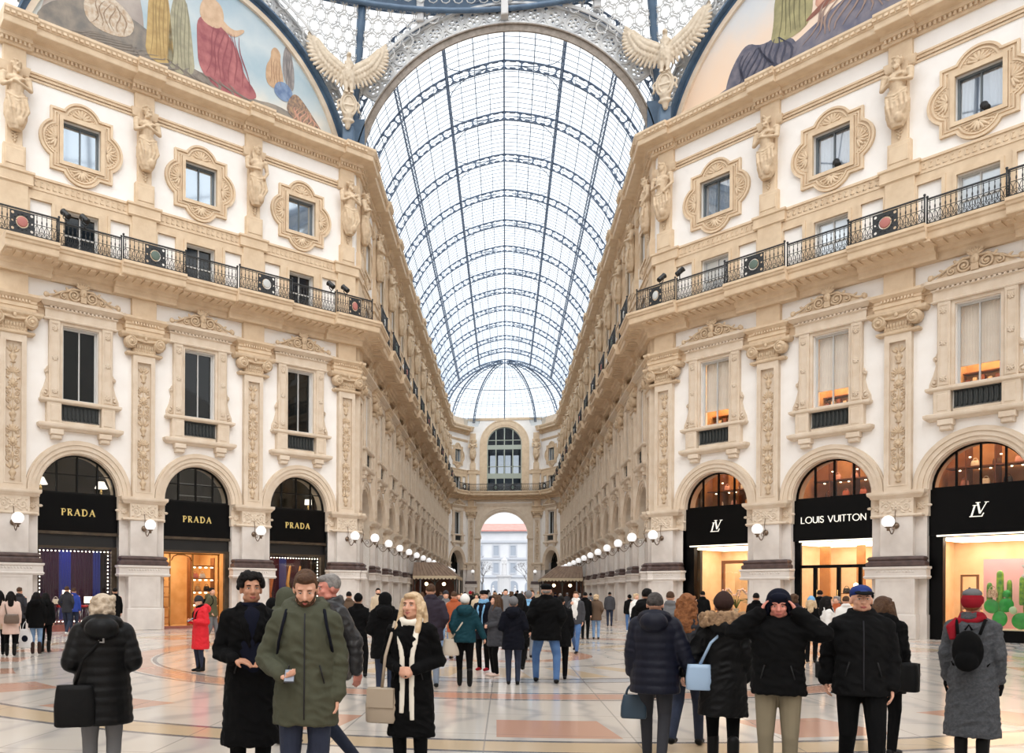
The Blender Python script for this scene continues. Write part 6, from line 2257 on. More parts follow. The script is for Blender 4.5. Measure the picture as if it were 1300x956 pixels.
def person(X, Y, H, rz, label, group=None, lod=1, coat=None, hem=.78, bulk=0.0, quilt=False, belt=False, trousers=None, shoes='black', boots=False, skin=SKIN,
           hair=('short', 'brown'), hat=None, head=(0, 0), arms=('down', 'down'), legs='stand', collar='up', scarf=None, open_coat=None, beard=None, face=True, skirt=False, zipper=None,
           fur=False, gloves=None, hoodup=None, backpack=None, armtone=None, weight=1.0):
    vox = {0: .03, 1: .016, 2: .0075}[lod]
    cv = {0: .03, 1: .018, 2: .011}[lod]
    s = H / 1.75
    root = empty('person', (X, Y, 0), radians(rz), label=label, cat='person', group=group)
    root.scale = (s * weight, s * weight, s)
    M = hm_head(*head)
    # ---- skin body
    b = MB()
    LG = LEG[legs]
    hips, knees, ankles, toes = {}, {}, {}, {}
    for i, sd in ((0, 1), (1, -1)):
        fy, lift = LG[i]
        xo = .09 + (.07 if legs == 'wide' else 0)
        hips[sd] = Vector((sd * .09, 0, .93))
        knees[sd] = Vector((sd * (xo + .005), fy * .45 - (.05 + lift * .6), .5 + lift * .15))
        ankles[sd] = Vector((sd * xo, fy + (.08 if lift else 0), .085 + lift * .7))
        cone(b, hips[sd], knees[sd], .085, .055, 10); cone(b, knees[sd], ankles[sd], .052, .037, 10)
        cone(b, ankles[sd] + Vector((0, .02, -.04)), ankles[sd] + Vector((0, -.14, -.05)), .035, .028, 8)
    cone(b, (0, 0, .99), (0, 0, 1.15), .1, .11); cone(b, (0, 0, 1.15), (0, .0, 1.36), .12, .13, 10, .8)
    hands_ = {}
    for i, sd in ((0, 1), (1, -1)):
        E_, W_, hd, pn, cu = ARM[arms[i]]
        shd = Vector((sd * .168, 0, 1.42))
        el = shd + Vector((sd * E_[0], -E_[1], E_[2])); wr = shd + Vector((sd * W_[0], -W_[1], W_[2]))
        hdv = Vector((sd * hd[0], -hd[1], hd[2])); pnv = Vector((sd * pn[0], -pn[1], pn[2]))
        cone(b, (sd * .1, 0, 1.4), shd, .06, .055); cone(b, shd, el, .048, .036); cone(b, el, wr, .037, .024)
        hand(b, wr + hdv.normalized() * .0, hdv, -sd if arms[i] in ('hat',) else sd * (1 if arms[i] not in ('clasp', 'gesture') else 1), cu, pnv, .95)
        hands_[sd] = (shd, el, wr, hdv.normalized())
    cone(b, (0, .01, 1.38), M @ Vector((0, .01, 1.55)), .062, .055)
    h = MB(); h.M = M
    h.ell((0, .015, 1.655), (.074, .094, .092), 16, 12)
    h.ell((0, -.028, 1.605), (.06, .066, .085), 14, 10)
    h.ell((0, -.062, 1.555), (.032, .028, .024), 10, 7)
    cone(h, (0, -.088, 1.642), (0, -.112, 1.607), .0095, .015, 8)
    for q in (-1, 1):
        h.ell((q * .011, -.1, 1.601), (.011, .012, .009), 8, 5)
        h.ell((q * .077, .012, 1.622), (.011, .02, .032), 8, 6)
        h.ell((q * .038, -.068, 1.61), (.024, .02, .02), 8, 6)
        h.ell((q * .03, -.076, 1.664), (.027, .014, .008), 8, 5)
        h.ell((q * .05, -.02, 1.565), (.018, .035, .022), 8, 6)
    h.ell((0, -.087, 1.572), (.024, .012, .006), 8, 5); h.ell((0, -.085, 1.562), (.021, .012, .006), 8, 5)
    b.add(h.v, h.f, True)
    bm = remesh(b, 'body', skin, vox, 1 if lod else 0)
    ob('body', bm, None, root)
    # ---- face
    if lod == 2 and face:
        for q in (-1, 1):
            e = MB(); e.M = M
            e.ell((q * .0305, -.0795, 1.637), (.0125, .008, .0048), 10, 7)
            e2 = MB(); e2.M = M; e2.ell((q * .0305, -.0858, 1.637), (.0048, .003, .0046), 8, 6)
            ob('eye', e, EYEW, root).__class__
            eo = root.children[-1] if False else None
            k = MB(); k.M = M
            k.tube([(q * .016, -.093, 1.656), (q * .03, -.0935, 1.661), (q * .046, -.083, 1.655)], [.0035, .0042, .0025], 5)
            k.tube([(q * .017, -.087, 1.6405), (q * .03, -.0895, 1.6425), (q * .044, -.0815, 1.6395)], .0013, 4)
            ob('eyebrow', k, HAIRS[hair[1]] if hair[1] not in ('blond', 'ash') else HAIRS['brown'], root)
            ob('iris', e2, EYED, root)
        k = MB(); k.M = M
        up = .006 if 'smiling' in label else 0
        if up:
            th = MB(); th.M = M; th.ell((0, -.0935, 1.568), (.017, .006, .0035), 10, 6); ob('teeth', th, mat('teeth', (240, 236, 228), .4), root)
        k.tube([(-.024, -.0885, 1.569 + up), (-.01, -.0985, 1.572), (0, -.0995, 1.5705), (.01, -.0985, 1.572), (.024, -.0885, 1.569 + up)], [.002, .0045, .0045, .0045, .002], 6)
        k.tube([(-.02, -.09, 1.5655 + up), (0, -.099, 1.563 - up * .3), (.02, -.09, 1.5655 + up)], [.002, .0055, .002], 6)
        ob('mouth', k, LIP, root)
    # ---- beard
    if beard and lod:
        k = MB(); k.M = M
        k.ell((0, -.055, 1.556), (.045, .045, .032), 12, 8)
        for q in (-1, 1):
            k.ell((q * .048, -.03, 1.575), (.018, .04, .03), 8, 6)
            k.ell((q * .062, -.002, 1.6), (.01, .018, .03), 8, 6)
        k.tube([(-.028, -.085, 1.566), (-.012, -.1, 1.586), (.012, -.1, 1.586), (.028, -.085, 1.566)], .0075, 6)
        ob('beard', remesh(k, 'beard', HAIRS[beard], .009 if lod == 2 else .014), None, root)
    # ---- hair
    st, hc = hair
    k = MB(); k.M = M
    r = random.Random(int(X * 100) + 5)
    if st in ('short', 'thin'):
        k.ell((0, .028, 1.672), (.081, .092, .088), 14, 10); k.ell((0, -.025, 1.716), (.062, .06, .036), 12, 8)
        for q in (-1, 1): k.ell((q * .073, .015, 1.655), (.012, .035, .032), 8, 6)
    elif st == 'curly':
        for _ in range(95):
            a = r.uniform(0, 2 * pi); z = r.uniform(-.3, 1)
            p = Vector((.088 * cos(a) * sqrt(1 - z * z * .9), .03 + .1 * sin(a) * sqrt(1 - z * z * .9), 1.672 + .09 * z))
            if p.y < -.03 and p.z < 1.70: continue
            k.ell(p, r.uniform(.02, .03), 7, 5)
    elif st == 'long':
        k.ell((0, .03, 1.668), (.09, .1, .096), 14, 10); k.ell((0, -.035, 1.717), (.066, .055, .033), 12, 8)
        for q in (-1, 1):
            k.tube([(q * .07, -.03, 1.7), (q * .084, -.03, 1.62), (q * .092, -.045, 1.52), (q * .1, -.085, 1.42), (q * .085, -.11, 1.34)], [.022, .026, .03, .028, .01], 8)
            k.tube([(q * .08, .03, 1.66), (q * .1, .03, 1.55), (q * .11, .02, 1.42), (q * .1, .04, 1.34)], [.036, .042, .042, .012], 8)
            for _ in range(3):
                x_, z_ = r.uniform(.07, .12), r.uniform(1.34, 1.6)
                k.tube([(q * x_, r.uniform(-.06, .06), z_ + .09), (q * (x_ + .015), r.uniform(-.07, .06), z_), (q * x_, r.uniform(-.08, .06), z_ - .07)], [.01, .016, .006], 6)
        cone(k, (0, .08, 1.62), (0, .11, 1.4), .085, .075)
    elif st == 'longcurly':
        k.ell((0, .03, 1.668), (.09, .1, .096), 14, 10)
        for _ in range(130):
            t = r.random(); a = r.uniform(-.1, pi + .1)
            k.ell(((.085 + .05 * t) * cos(a), .03 + (.09 + .02 * t) * sin(a), 1.72 - .4 * t), r.uniform(.022, .034), 6, 4)
        cone(k, (0, .06, 1.62), (0, .09, 1.38), .09, .09)
    elif st == 'bob':
        k.ell((0, .03, 1.665), (.095, .105, .1), 14, 10); k.ell((0, .05, 1.6), (.085, .08, .085), 12, 8); k.ell((0, -.035, 1.715), (.064, .052, .034), 12, 8)
        for _ in range(40):
            a = r.uniform(-.3, pi + .3); k.ell((.085 * cos(a), .04 + .09 * sin(a), r.uniform(1.56, 1.73)), .026, 6, 4)
    if hat is None or st in ('long', 'longcurly', 'bob'):
        if not (hoodup and st not in ('long',)):
            ob('hair', remesh(k, 'hair', HAIRS[hc], .008 if lod == 2 else (.014 if lod else .025)), None, root)
    elif st in ('short',):
        k = MB(); k.M = M
        k.ell((0, .05, 1.63), (.072, .062, .05), 12, 8)
        ob('hair', remesh(k, 'hair', HAIRS[hc], .012 if lod == 2 else .02), None, root)
    if hat:
        k = MB(); k.M = M
        kind, hm_ = hat[:2]
        if len(hat) > 2:
            tp = MB(); tp.M = M; tp.ell((0, .018, 1.752), (.085, .1, .055), 16, 8); ob('hat_crown', tp, hat[2], root)
        if kind == 'beanie':
            rings = []
            for z, f in ((1.655, 1.0), (1.66, 1.05), (1.7, 1.06), (1.705, 1.0), (1.73, .93), (1.76, .72), (1.785, .42), (1.795, .12)):
                rings.append([(.092 * f * cos(a), .018 + .108 * f * sin(a) , z + .012 * -sin(a) * -1 * 0 - .0 + .02 * (1 if sin(a) < 0 else 0) * (1 if z < 1.71 else 0)) for a in [2 * pi * q / 20 for q in range(20)]])
            k.rings(rings)
            k.ell((0, .045, 1.66), (.088, .085, .07), 12, 8)
        elif kind == 'cap':
            k.ell((0, .02, 1.698), (.084, .105, .064), 18, 12); k.ell((0, .045, 1.675), (.084, .08, .05), 14, 8)
            k.M = M @ Matrix.Translation((0, -.085, 1.697)) @ Matrix.Rotation(radians(16), 4, 'X')
            bk = MB(); bk.M = k.M; bk.ell((0, -.035, 0), (.072, .07, .011), 16, 6); ob('brim', bk, CL['black'], root); k.ell((0, -.02, 0), (.06, .03, .012), 12, 6); k.M = M
        elif kind == 'flatcap':
            k.ell((0, .02, 1.715), (.1, .125, .05), 16, 9); k.ell((0, -.09, 1.69), (.07, .05, .015), 12, 6); k.ell((0, .03, 1.68), (.088, .1, .04), 12, 8)
        elif kind == 'earflap':
            k.ell((0, .02, 1.69), (.097, .108, .098), 16, 10)
            for q in (-1, 1): k.ell((q * .085, .02, 1.62), (.022, .055, .09), 10, 8)
            k.ell((0, .07, 1.62), (.09, .06, .1), 12, 8)
            k.ell((0, -.07, 1.715), (.075, .035, .038), 12, 8)
        hmesh = remesh(k, 'hat', hm_, .009 if lod == 2 else (.014 if lod else .025))
        ho = ob('hat', hmesh, None, root)
    if hoodup:
        k = MB(); k.M = M
        k.ell((0, .035, 1.665), (.115, .125, .125), 16, 12); cone(k, (0, .06, 1.6), (0, .04, 1.46), .11, .12)
        ob('raised_hood', remesh(k, 'hood', hoodup, .011 if lod == 2 else .018), None, root)
    # ---- trousers
    tm = trousers or cloth('charcoal', (40, 40, 44))
    k = MB()
    for sd in (1, -1):
        cone(k, hips[sd], knees[sd], .1, .068, 12); cone(k, knees[sd], ankles[sd] + Vector((0, 0, .0)), .066, .05 if not boots else .044, 12)
    k.ell((0, 0, .96), (.175, .125, .12), 14, 8)
    ob('trousers', remesh(k, 'trousers', tm, cv), None, root)
    # ---- shoes
    sm = shoes if not isinstance(shoes, str) else mat('shoe_black', (12, 11, 11), .5, spec=.2)
    for sd in (1, -1):
        k = MB(); A = ankles[sd]
        cone(k, A + Vector((0, .025, -.035)), A + Vector((0, -.14, -.048)), .045, .034, 10)
        k.ell(A + Vector((0, -.08, -.045)), (.046, .12, .036), 12, 6)
        if boots: cone(k, A + Vector((0, .01, 0)), A + Vector((0, .01, .22)), .055, .06, 10)
        ob('boot' if boots else 'shoe', remesh(k, 'shoe', sm, .012 if lod == 2 else .02, 1), None, root)
    # ---- coat
    cm = coat
    k = MB()
    prof = [(1.5, .088, .085), (1.46, .13, .098), (1.41, .17, .115), (1.32, .178, .132), (1.2, .168, .13), (1.1, .16, .126), (1.0, .17, .134), (.92, .18, .142), (.8, .186, .146), (.65, .195, .152), (.5, .205, .158), (.35, .215, .162)]
    if belt: prof = [(z, rx * (.9 if z == 1.1 else 1), ry * (.9 if z == 1.1 else 1)) for z, rx, ry in prof]
    def pr(z):
        for i in range(len(prof) - 1):
            z1, a1, b1 = prof[i]; z0, a0, b0 = prof[i + 1]
            if z0 <= z <= z1:
                t = (z - z0) / (z1 - z0); return a0 + (a1 - a0) * t, b0 + (b1 - b0) * t
        return prof[-1][1:]
    n = 24
    rings = []
    zz = 1.5
    step = .025 if quilt else .05
    while True:
        z = max(zz, hem)
        rx, ry = pr(z)
        q = (bulk + (.011 * abs(sin(pi * (z - hem) / .085)) if quilt else 0)) * min(1, (1.52 - z) / .08 + .2)
        fold = .006 if z < 1.0 and not quilt else .002
        rings.append([((rx + q) * cos(a) + fold * cos(5 * a + 2), (ry + q) * sin(a) + fold * sin(7 * a), z) for a in [2 * pi * j / n for j in range(n)]])
        if zz <= hem: break
        zz -= step
    k.rings(rings)
    for sd in (1, -1):
        shd, el, wr, hdv = hands_[sd]
        sv = shd + Vector((-sd * .01, 0, -.01))
        rb = bulk * .6 - .008
        if quilt:
            for p, q, r0, r1 in ((sv, el, .075 + rb, .062 + rb), (el, wr, .062 + rb, .05 + rb)):
                m = max(2, int((q - p).length / .022)); path = [p.lerp(q, t / m) for t in range(m + 1)]
                rs = [(r0 + (r1 - r0) * t / m) + .008 * abs(sin(pi * t / 3.6)) for t in range(m + 1)]
                k.tube(path, rs, 12)
            k.ell(el, .064 + rb, 10, 8); k.ell(sv, .08 + rb, 12, 8)
        else:
            cone(k, sv, el, .074 + rb, .06 + rb, 12); cone(k, el, wr.lerp(el, .04), .06 + rb, .047 + rb * .8, 12)
            k.tube([el + Vector((0, 0, .05)), el + Vector((0, -.03, -.04))], .058 + rb, 8)
        k.tube([wr.lerp(el, .14), wr.lerp(el, .02)], .05 + rb * .8, 12)
        cone(k, (sd * .07, 0, 1.45), sv, .07 + rb, .07 + rb, 10)
    if collar == 'up':
        k.tube([(.085 * cos(a), .01 + .085 * sin(a), 1.5 + .02 * sin(a)) for a in [2 * pi * q / 16 for q in range(17)]], .026, 8)
        k.tube([(.08 * cos(a), .01 + .08 * sin(a), 1.535 + .02 * sin(a)) for a in [2 * pi * q / 16 for q in range(17)]], .02, 8)
    elif collar == 'hood':
        k.tube([(.115 * cos(a), .03 + .1 * sin(a), 1.49 + .04 * sin(a)) for a in [2 * pi * q / 16 for q in range(17)]], .045 + bulk * .3, 8)
        k.ell((0, .125 + bulk, 1.46), (.14, .075 + bulk * .5, .1), 14, 10)
    elif collar == 'lapel':
        for q in (-1, 1):
            k.tube([(q * .08, .05, 1.52), (q * .09, -.05, 1.5), (q * .06, -.13 - bulk, 1.36), (q * .015, -.15 - bulk, 1.2)], [.02, .024, .026, .01], 8)
    if skirt: pass
    cmesh = remesh(k, 'coat', cm, cv, 1)
    if (lod == 2 or (lod and Y < 19.5)) and not quilt: wrinkle(cmesh, .0085, (X * 7) % 11)
    co = ob('coat', cmesh, None, root)
    if quilt and False: pass
    if lod == 2 and zipper is not None:
        q = MB(); q.tube([(0, -pr(z)[1] - bulk - .008, z) for z in (1.46, 1.35, 1.2, 1.05, hem + .05)], .005, 5)
        ob('zip', q, zipper, co)
    if lod == 2:
        q = MB()
        for sd in (1, -1):
            q.tube([(sd * .1, -.118 - bulk, 1.12), (sd * .13, -.105 - bulk, 1.0)], .006, 5)
        ob('pocket_seam', q, mat('seam_dark', (14, 14, 15), .7), co)
    if fur:
        q = MB(); rr = random.Random(3)
        for _ in range(260 if lod == 2 else 60):
            a = rr.uniform(0, 2 * pi)
            q.ell((.2 * cos(a) + rr.uniform(-.04, .02), .05 + .15 * sin(a) + rr.uniform(-.03, .03), 1.5 + .03 * sin(a) + rr.uniform(-.06, .05)), rr.uniform(.024, .04), 6, 4)
        ob('fur_trim', remesh(q, 'fur', mat('fur', (178, 146, 112), .9, (120, 92, 68), 16, .8, 60), .01, 0), None, co)
    if open_coat is not None:   # front panel of the garment worn beneath
        q = MB(); q.ell((0, -.075 - bulk, 1.33), (.1, .07, .17), 14, 10); q.ell((0, -.08 - bulk, 1.15), (.1, .07, .22), 14, 10)
        q.tube([(.065 * cos(a), .0 + .065 * sin(a), 1.515) for a in [2 * pi * t / 16 for t in range(17)]], .02, 8)
        ob('jumper', remesh(q, 'jumper', open_coat, .012), None, root)
    if scarf is not None:
        q = MB()
        q.tube([(.09 * cos(a), .005 + .09 * sin(a), 1.5 + .015 * cos(2 * a)) for a in [2 * pi * t / 18 for t in range(19)]], .034, 8)
        if len(scarf) > 2 or scarf[1] < .6: q.tube([(.085 * cos(a), .0 + .085 * sin(a), 1.545 + .012 * cos(3 * a)) for a in [2 * pi * t / 18 for t in range(19)]], .026, 8)
        if scarf[1]:
            L_ = scarf[1]
            for sd, ln in ((1, L_), (-1, L_ * .93)):
                q.tube([(sd * .065, -.06, 1.5), (sd * .07, -.135 - bulk, 1.36), (sd * .045, -.155 - bulk, 1.2), (sd * .04, -.15 - bulk, 1.35 - ln * .5), (sd * .045, -.15 - bulk, 1.5 - ln)], [.026, .03, .024, .027, .024], 8, True, True, .5)
        if len(scarf) > 2:
            q.tube([(.1, .08, 1.5), (.16, .12, 1.42), (.14, .15, 1.3)], [.04, .05, .03], 8, True, True, .6)
        ob('scarf', remesh(q, 'scarf', scarf[0], .011 if lod == 2 else .018), None, root)
    if gloves is not None:
        for sd in (1, -1):
            q = MB(); shd, el, wr, hdv = hands_[sd]
            cone(q, wr, wr + hdv * .07, .04, .042, 8); cone(q, wr + hdv * .07, wr + hdv * .14, .04, .025, 8)
            ob('glove', remesh(q, 'glove', gloves, .012), None, root)
    bpy.context.view_layer.update()
    root['h'] = 0
    del root['h']
    return root, hands_
def wpt(pr_, p):
    root = pr_[0]
    return root.matrix_world @ Vector(p)
def hand_pt(pr_, sd, d=.07):
    shd, el, wr, hdv = pr_[1][sd]
    return wpt(pr_, wr + hdv * d)
def shoulder_bag(pr_, p0, size, m, label, strap=True, front=False, cat='handbag', name='handbag', strap_pts=None, tilt=0):
    """bag hanging at local point p0 of a person, with its strap over the shoulder"""
    root = pr_[0]
    w, h, d = size
    b = MB()
    rings = []
    for z, f in ((-h, .9), (-h * .96, 1), (-h * .5, 1.02), (-.04, .93), (0, .88)):
        rings.append([(w / 2 * f * (abs(cos(a)) ** .45) * (1 if cos(a) > 0 else -1), d / 2 * f * (abs(sin(a)) ** .6) * (1 if sin(a) > 0 else -1), z) for a in [2 * pi * q / 20 for q in range(20)]])
    b.rings(rings)
    o = ob(name, b, m, None, wpt(pr_, p0), root.rotation_euler[2] + tilt, label=label, cat=cat)
    iv = o.matrix_world
    bpy.context.view_layer.update()
    iv = o.matrix_world.inverted()
    if strap_pts:
        s_ = MB(); s_.tube([tuple(iv @ wpt(pr_, q)) for q in strap_pts], .014, 6, True, True, .5)
        ob('strap', s_, m, o)
    f_ = MB(); f_.box(-w * .42, w * .42, -d / 2 - .012, -d / 2 + .01, -h * .55, -h * .02)
    ob('flap', f_, m, o)
    return o
def backpack(pr_, m, label, w=.28, h=.42):
    b = MB()
    b.ell((0, .26, 1.2), (w / 2, .09, h / 2), 14, 10); b.ell((0, .33, 1.1), (w * .38, .05, h * .25), 12, 8)
    me = remesh(b, 'backpack', m, .014)
    root = pr_[0]
    o = bpy.data.objects.new('backpack', me); C.objects.link(o); o.matrix_world = root.matrix_world
    tag(o, label, 'backpack')
    s_ = MB()
    for sd in (1, -1):
        s_.tube([(sd * .09, .2, 1.36), (sd * .12, .1, 1.5), (sd * .125, -.06, 1.48), (sd * .145, -.14, 1.38), (sd * .17, -.13, 1.27), (sd * .19, -.02, 1.15), (sd * .14, .12, 1.05)], .014, 6, True, True, .6)
    so = ob('strap', s_, m, o)
    hd = MB(); hd.tube([(-.03, .22, 1.4), (0, .2, 1.45), (.03, .22, 1.4)], .01, 6); ob('handle', hd, m, o)
    return o
def phone(pr_, sd, label, d=.1, up=.02):
    p = MB(); p.bb(-.036, .036, -.005, .005, -.075, .075, .003)
    sc = MB(); sc.box(-.032, .032, -.0065, -.0045, -.068, .068)
    o = ob('phone', p, mat('phone_body', (30, 30, 32), .3), None, hand_pt(pr_, sd, d) + Vector((0, 0, up)), pr_[0].rotation_euler[2], label=label, cat='phone')
    o.rotation_euler = (radians(-60), 0, pr_[0].rotation_euler[2])
    ob('screen', sc, mat('phone_screen', (150, 160, 175), .2), o)
    return o
CL = {}
for n_, c_, r_ in (('black', (9, 9, 10), .9), ('softblack', (15, 15, 16), .9), ('navy', (16, 19, 34), .85), ('midnight', (13, 15, 25), .85), ('olive', (74, 76, 62), .75), ('oliveb', (88, 84, 62), .8), ('grey', (110, 110, 112), .9), ('charcoal', (52, 52, 56), .9), ('dgrey', (66, 66, 70), .9),
                    ('red', (214, 44, 54), .6), ('pink', (216, 190, 178), .85), ('teal', (20, 58, 68), .7), ('orange', (168, 88, 56), .8), ('lblue', (120, 168, 206), .7), ('brown', (92, 74, 60), .85), ('beige', (190, 172, 148), .85), ('white', (226, 224, 220), .8),
                    ('cream', (232, 226, 212), .85), ('burgundy', (140, 26, 38), .85), ('blue', (50, 70, 150), .7), ('capblue', (34, 52, 112), .6), ('khaki', (128, 118, 98), .85), ('plum', (50, 44, 54), .8), ('darkbrown', (56, 40, 36), .8)):
    CL[n_] = cloth(n_, c_, r_)
PUF = mat('puffer_black', (6, 6, 7), .5, None, 3, .2, 18, spec=.22)
PUFN = mat('puffer_navy', (13, 16, 32), .55, None, 3, .2, 18, spec=.25)
LEATH = mat('leather_grey', (36, 36, 38), .4, (28, 28, 30), 4, .3, 30)
LEATHB = mat('leather_black', (9, 9, 10), .6, None, 3, .25, 26, spec=.2)
JEAN = mat('blue_denim', (78, 112, 158), .85, (60, 92, 138), 6, .2, 60)
JEANL = mat('light_denim', (128, 156, 190), .85, (104, 134, 172), 6, .2, 60)
JEAND = mat('dark_denim', (34, 44, 66), .85, (26, 34, 54), 6, .2, 60)
JEANG = mat('grey_denim', (120, 130, 144), .85, (100, 110, 124), 6, .2, 60)
WOOL = mat('grey_wool', (78, 80, 84), .95, (62, 64, 68), 40, .4, 60)

# ---- people: where each one stands, faces and wears
a1 = person(-3.16, 6.93, 1.69, 204, 'person with short ash-blond hair in a shiny black quilted coat, seen from behind', lod=2, coat=PUF, hem=0.62, bulk=0.05, quilt=True, trousers=CL['grey'], hair=('bob','ash'), collar='hood', arms=('clasp','clasp'), weight=1.06, face=False)
a2 = person(-1.82, 6.80, 1.87, 21, 'man with curly black hair in an open black coat over a navy jumper, gesturing', lod=2, coat=CL['black'], hem=0.45, bulk=0.012, trousers=CL['black'], skin=SKINT, hair=('curly','black'), collar='lapel', arms=('gesture','gesture'), open_coat=CL['navy'], head=(4,0), legs='stand')
a3 = person(-1.19, 6.07, 1.885, 10, 'bearded man in an olive hooded parka looking down at his phone', lod=2, coat=CL['olive'], hem=0.72, bulk=0.03, trousers=JEAND, skin=SKIN, hair=('short','brown'), beard='brown', collar='hood', arms=('down','phonelow'), head=(0,24), zipper=CL['charcoal'], legs='stand', weight=1.0)
a4 = person(-1.36, 7.76, 1.885, -50, 'grey-haired man in a dark grey leather jacket, face in profile', lod=2, coat=LEATH, hem=0.86, bulk=0.02, trousers=JEAND, skin=SKINR, hair=('short','grey'), collar='up', arms=('swing','down'), head=(-10,8), legs='walk')
a5 = person(-0.56, 7.36, 1.72, -8, 'smiling blond woman in a black coat with a long cream scarf, hands clasped', lod=2, coat=CL['black'], hem=0.5, bulk=0.012, trousers=CL['black'], skin=SKIN, hair=('long','blond'), collar='lapel', arms=('clasp','clasp'), scarf=(CL['cream'],.85), head=(-12,-3))
a6 = person(1.73, 8.85, 1.73, 166, 'man in a navy quilted jacket with hood, walking away with a small carrier bag', lod=2, coat=PUFN, hem=0.74, bulk=0.055, quilt=True, trousers=CL['charcoal'], hair=('short','darkgrey'), collar='hood', arms=('down','out'), legs='walk', face=False, weight=1.0)
a7 = person(2.26, 9.93, 1.72, 156, 'person with long curly auburn hair in a charcoal coat, seen from behind', lod=2, coat=CL['charcoal'], hem=0.72, bulk=0.02, trousers=JEAND, hair=('longcurly','auburn'), collar='up', arms=('down','down'), legs='walk2', face=False)
a8 = person(2.36, 8.73, 1.71, 168, 'person in a long black coat with a fur-trimmed hood, brown hat and pale blue bag', lod=2, coat=LEATHB, hem=0.55, bulk=0.035, belt=True, trousers=CL['black'], boots=True, hair=('short','brown'), hat=('beanie',CL['darkbrown']), collar='hood', fur=True, arms=('out','down'), legs='step', face=False)
a9 = person(2.61, 7.85, 1.74, -19, 'man in a black jacket and dark blue winter hat, both hands raised to his ears', lod=2, coat=CL['black'], hem=0.86, bulk=0.04, trousers=CL['khaki'], skin=SKINR, hair=('short','brown'), hat=('earflap',CL['navy']), collar='up', arms=('hat','hat'), head=(3,6), weight=1.04)
a10 = person(3.29, 7.84, 1.8, -15, 'man in a black fleece jacket and blue peaked cap, arms hanging', lod=2, coat=CL['softblack'], hem=0.84, bulk=0.03, trousers=CL['black'], skin=SKIN, hair=('short','brown'), hat=('cap',CL['capblue']), collar='up', arms=('down','swing'), head=(4,-2), zipper=CL['charcoal'], weight=1.03, legs='walk')
a11 = person(4.27, 9.77, 1.7, 128, 'person with long dark hair in a black coat behind the man in the blue cap', lod=2, coat=CL['black'], hem=0.7, bulk=0.03, trousers=CL['black'], hair=('long','brown'), collar='hood', arms=('down','down'), face=False)
a12 = person(4.78, 9.03, 1.735, 145, 'person in a long grey wool coat with red hat and red scarf, black backpack', lod=2, coat=WOOL, hem=0.35, bulk=0.03, trousers=CL['black'], boots=True, hair=('short','auburn'), hat=('beanie',CL['burgundy'],CL['grey']), collar='up', scarf=(CL['burgundy'],0,1), arms=('down','down'), gloves=CL['black'], face=False)
b1 = person(-12.46, 20.79, 1.68, 211, 'woman in a pale pink coat with a brown shoulder bag, black leggings', coat=CL['pink'], hem=0.6, bulk=0.02, trousers=CL['black'], boots=True, hair=('long','black'), arms=('down','down'))
b2 = person(-12.99, 21.13, 1.7, 207, 'dark-haired person in a beige coat at the very edge beside the pink coat', coat=CL['beige'], hem=0.7, trousers=CL['black'], hair=('long','black'))
b3 = person(-14.93, 25.32, 1.8, 181, 'man in a dark jacket standing behind the woman in the pink coat', coat=CL['charcoal'], hem=0.8, trousers=CL['black'], hair=('short','brown'), arms=('pocket','pocket'))
b4 = person(-12.24, 21.62, 1.66, 202, 'woman in a black fluffy coat and light jeans with brown boots', coat=CL['black'], hem=0.74, bulk=0.03, trousers=JEANL, boots=True, shoes=CL['darkbrown'], hair=('long','black'), arms=('down','down'), collar='hood')
b5 = person(-12.31, 22.22, 1.64, 194, 'person in black coat and black trousers beside the light jeans', coat=CL['softblack'], hem=0.8, bulk=0.03, trousers=CL['black'], boots=True, hair=('long','black'), collar='hood')
b6 = person(-16.14, 30.51, 1.86, 188, 'man in a dark jacket and blue jeans by the violet shop window', coat=CL['charcoal'], hem=0.82, trousers=JEAND, hair=('short','brown'), legs='walk', shoes=CL['white'], arms=('pocket','pocket'))
b7 = person(-16.33, 31.39, 1.8, 198, 'person in a bright blue jacket in front of the violet shop window', coat=CL['blue'], hem=0.85, trousers=JEAND, hair=('short','brown'))
b8 = person(-13.31, 28.54, 1.8, 205, 'dark-haired person passing behind the black quilted coat', coat=CL['black'], trousers=CL['black'], hair=('short','black'))
b9 = person(-6.21, 17.64, 1.6, -38, 'woman in a long bright red coat, dark cap and black scarf, looking at a phone', coat=CL['red'], hem=0.53, bulk=0.03, trousers=JEAND, boots=True, hair=('short','black'), hat=('beanie',CL['charcoal']), scarf=(CL['black'],.25), arms=('phone','phone'), head=(0,22), collar='hood')
b10 = person(-9.20, 26.84, 1.82, 79, 'man in an olive jacket and grey trousers at the amber shop doorway', coat=CL['oliveb'], hem=0.85, bulk=0.02, trousers=CL['grey'], hair=('short','black'), collar='hood', arms=('down','pocket'), legs='step')
b11 = person(-3.00, 11.69, 1.6, 196, 'dark-hatted person partly hidden between the curly-haired man and the parka', coat=CL['plum'], trousers=CL['black'], hair=('short','brown'), hat=('beanie',CL['black']))
b12 = person(-2.18, 9.37, 1.74, 164, 'person in a dark green hooded coat behind the olive parka', coat=CL['olive'], hem=0.7, bulk=0.03, trousers=CL['black'], hair=('short','black'), hoodup=CL['olive'], collar='hood')
b13 = person(-4.10, 23.64, 1.72, 180, 'dark-haired person behind the man in the leather jacket', coat=CL['brown'], trousers=CL['black'], hair=('short','black'))
b14 = person(-2.72, 17.17, 1.66, 185, 'woman in black coat and black beanie standing with legs apart', coat=CL['black'], hem=0.74, bulk=0.02, trousers=CL['black'], hair=('short','brown'), hat=('beanie',CL['black']), legs='wide', arms=('pocket','pocket'))
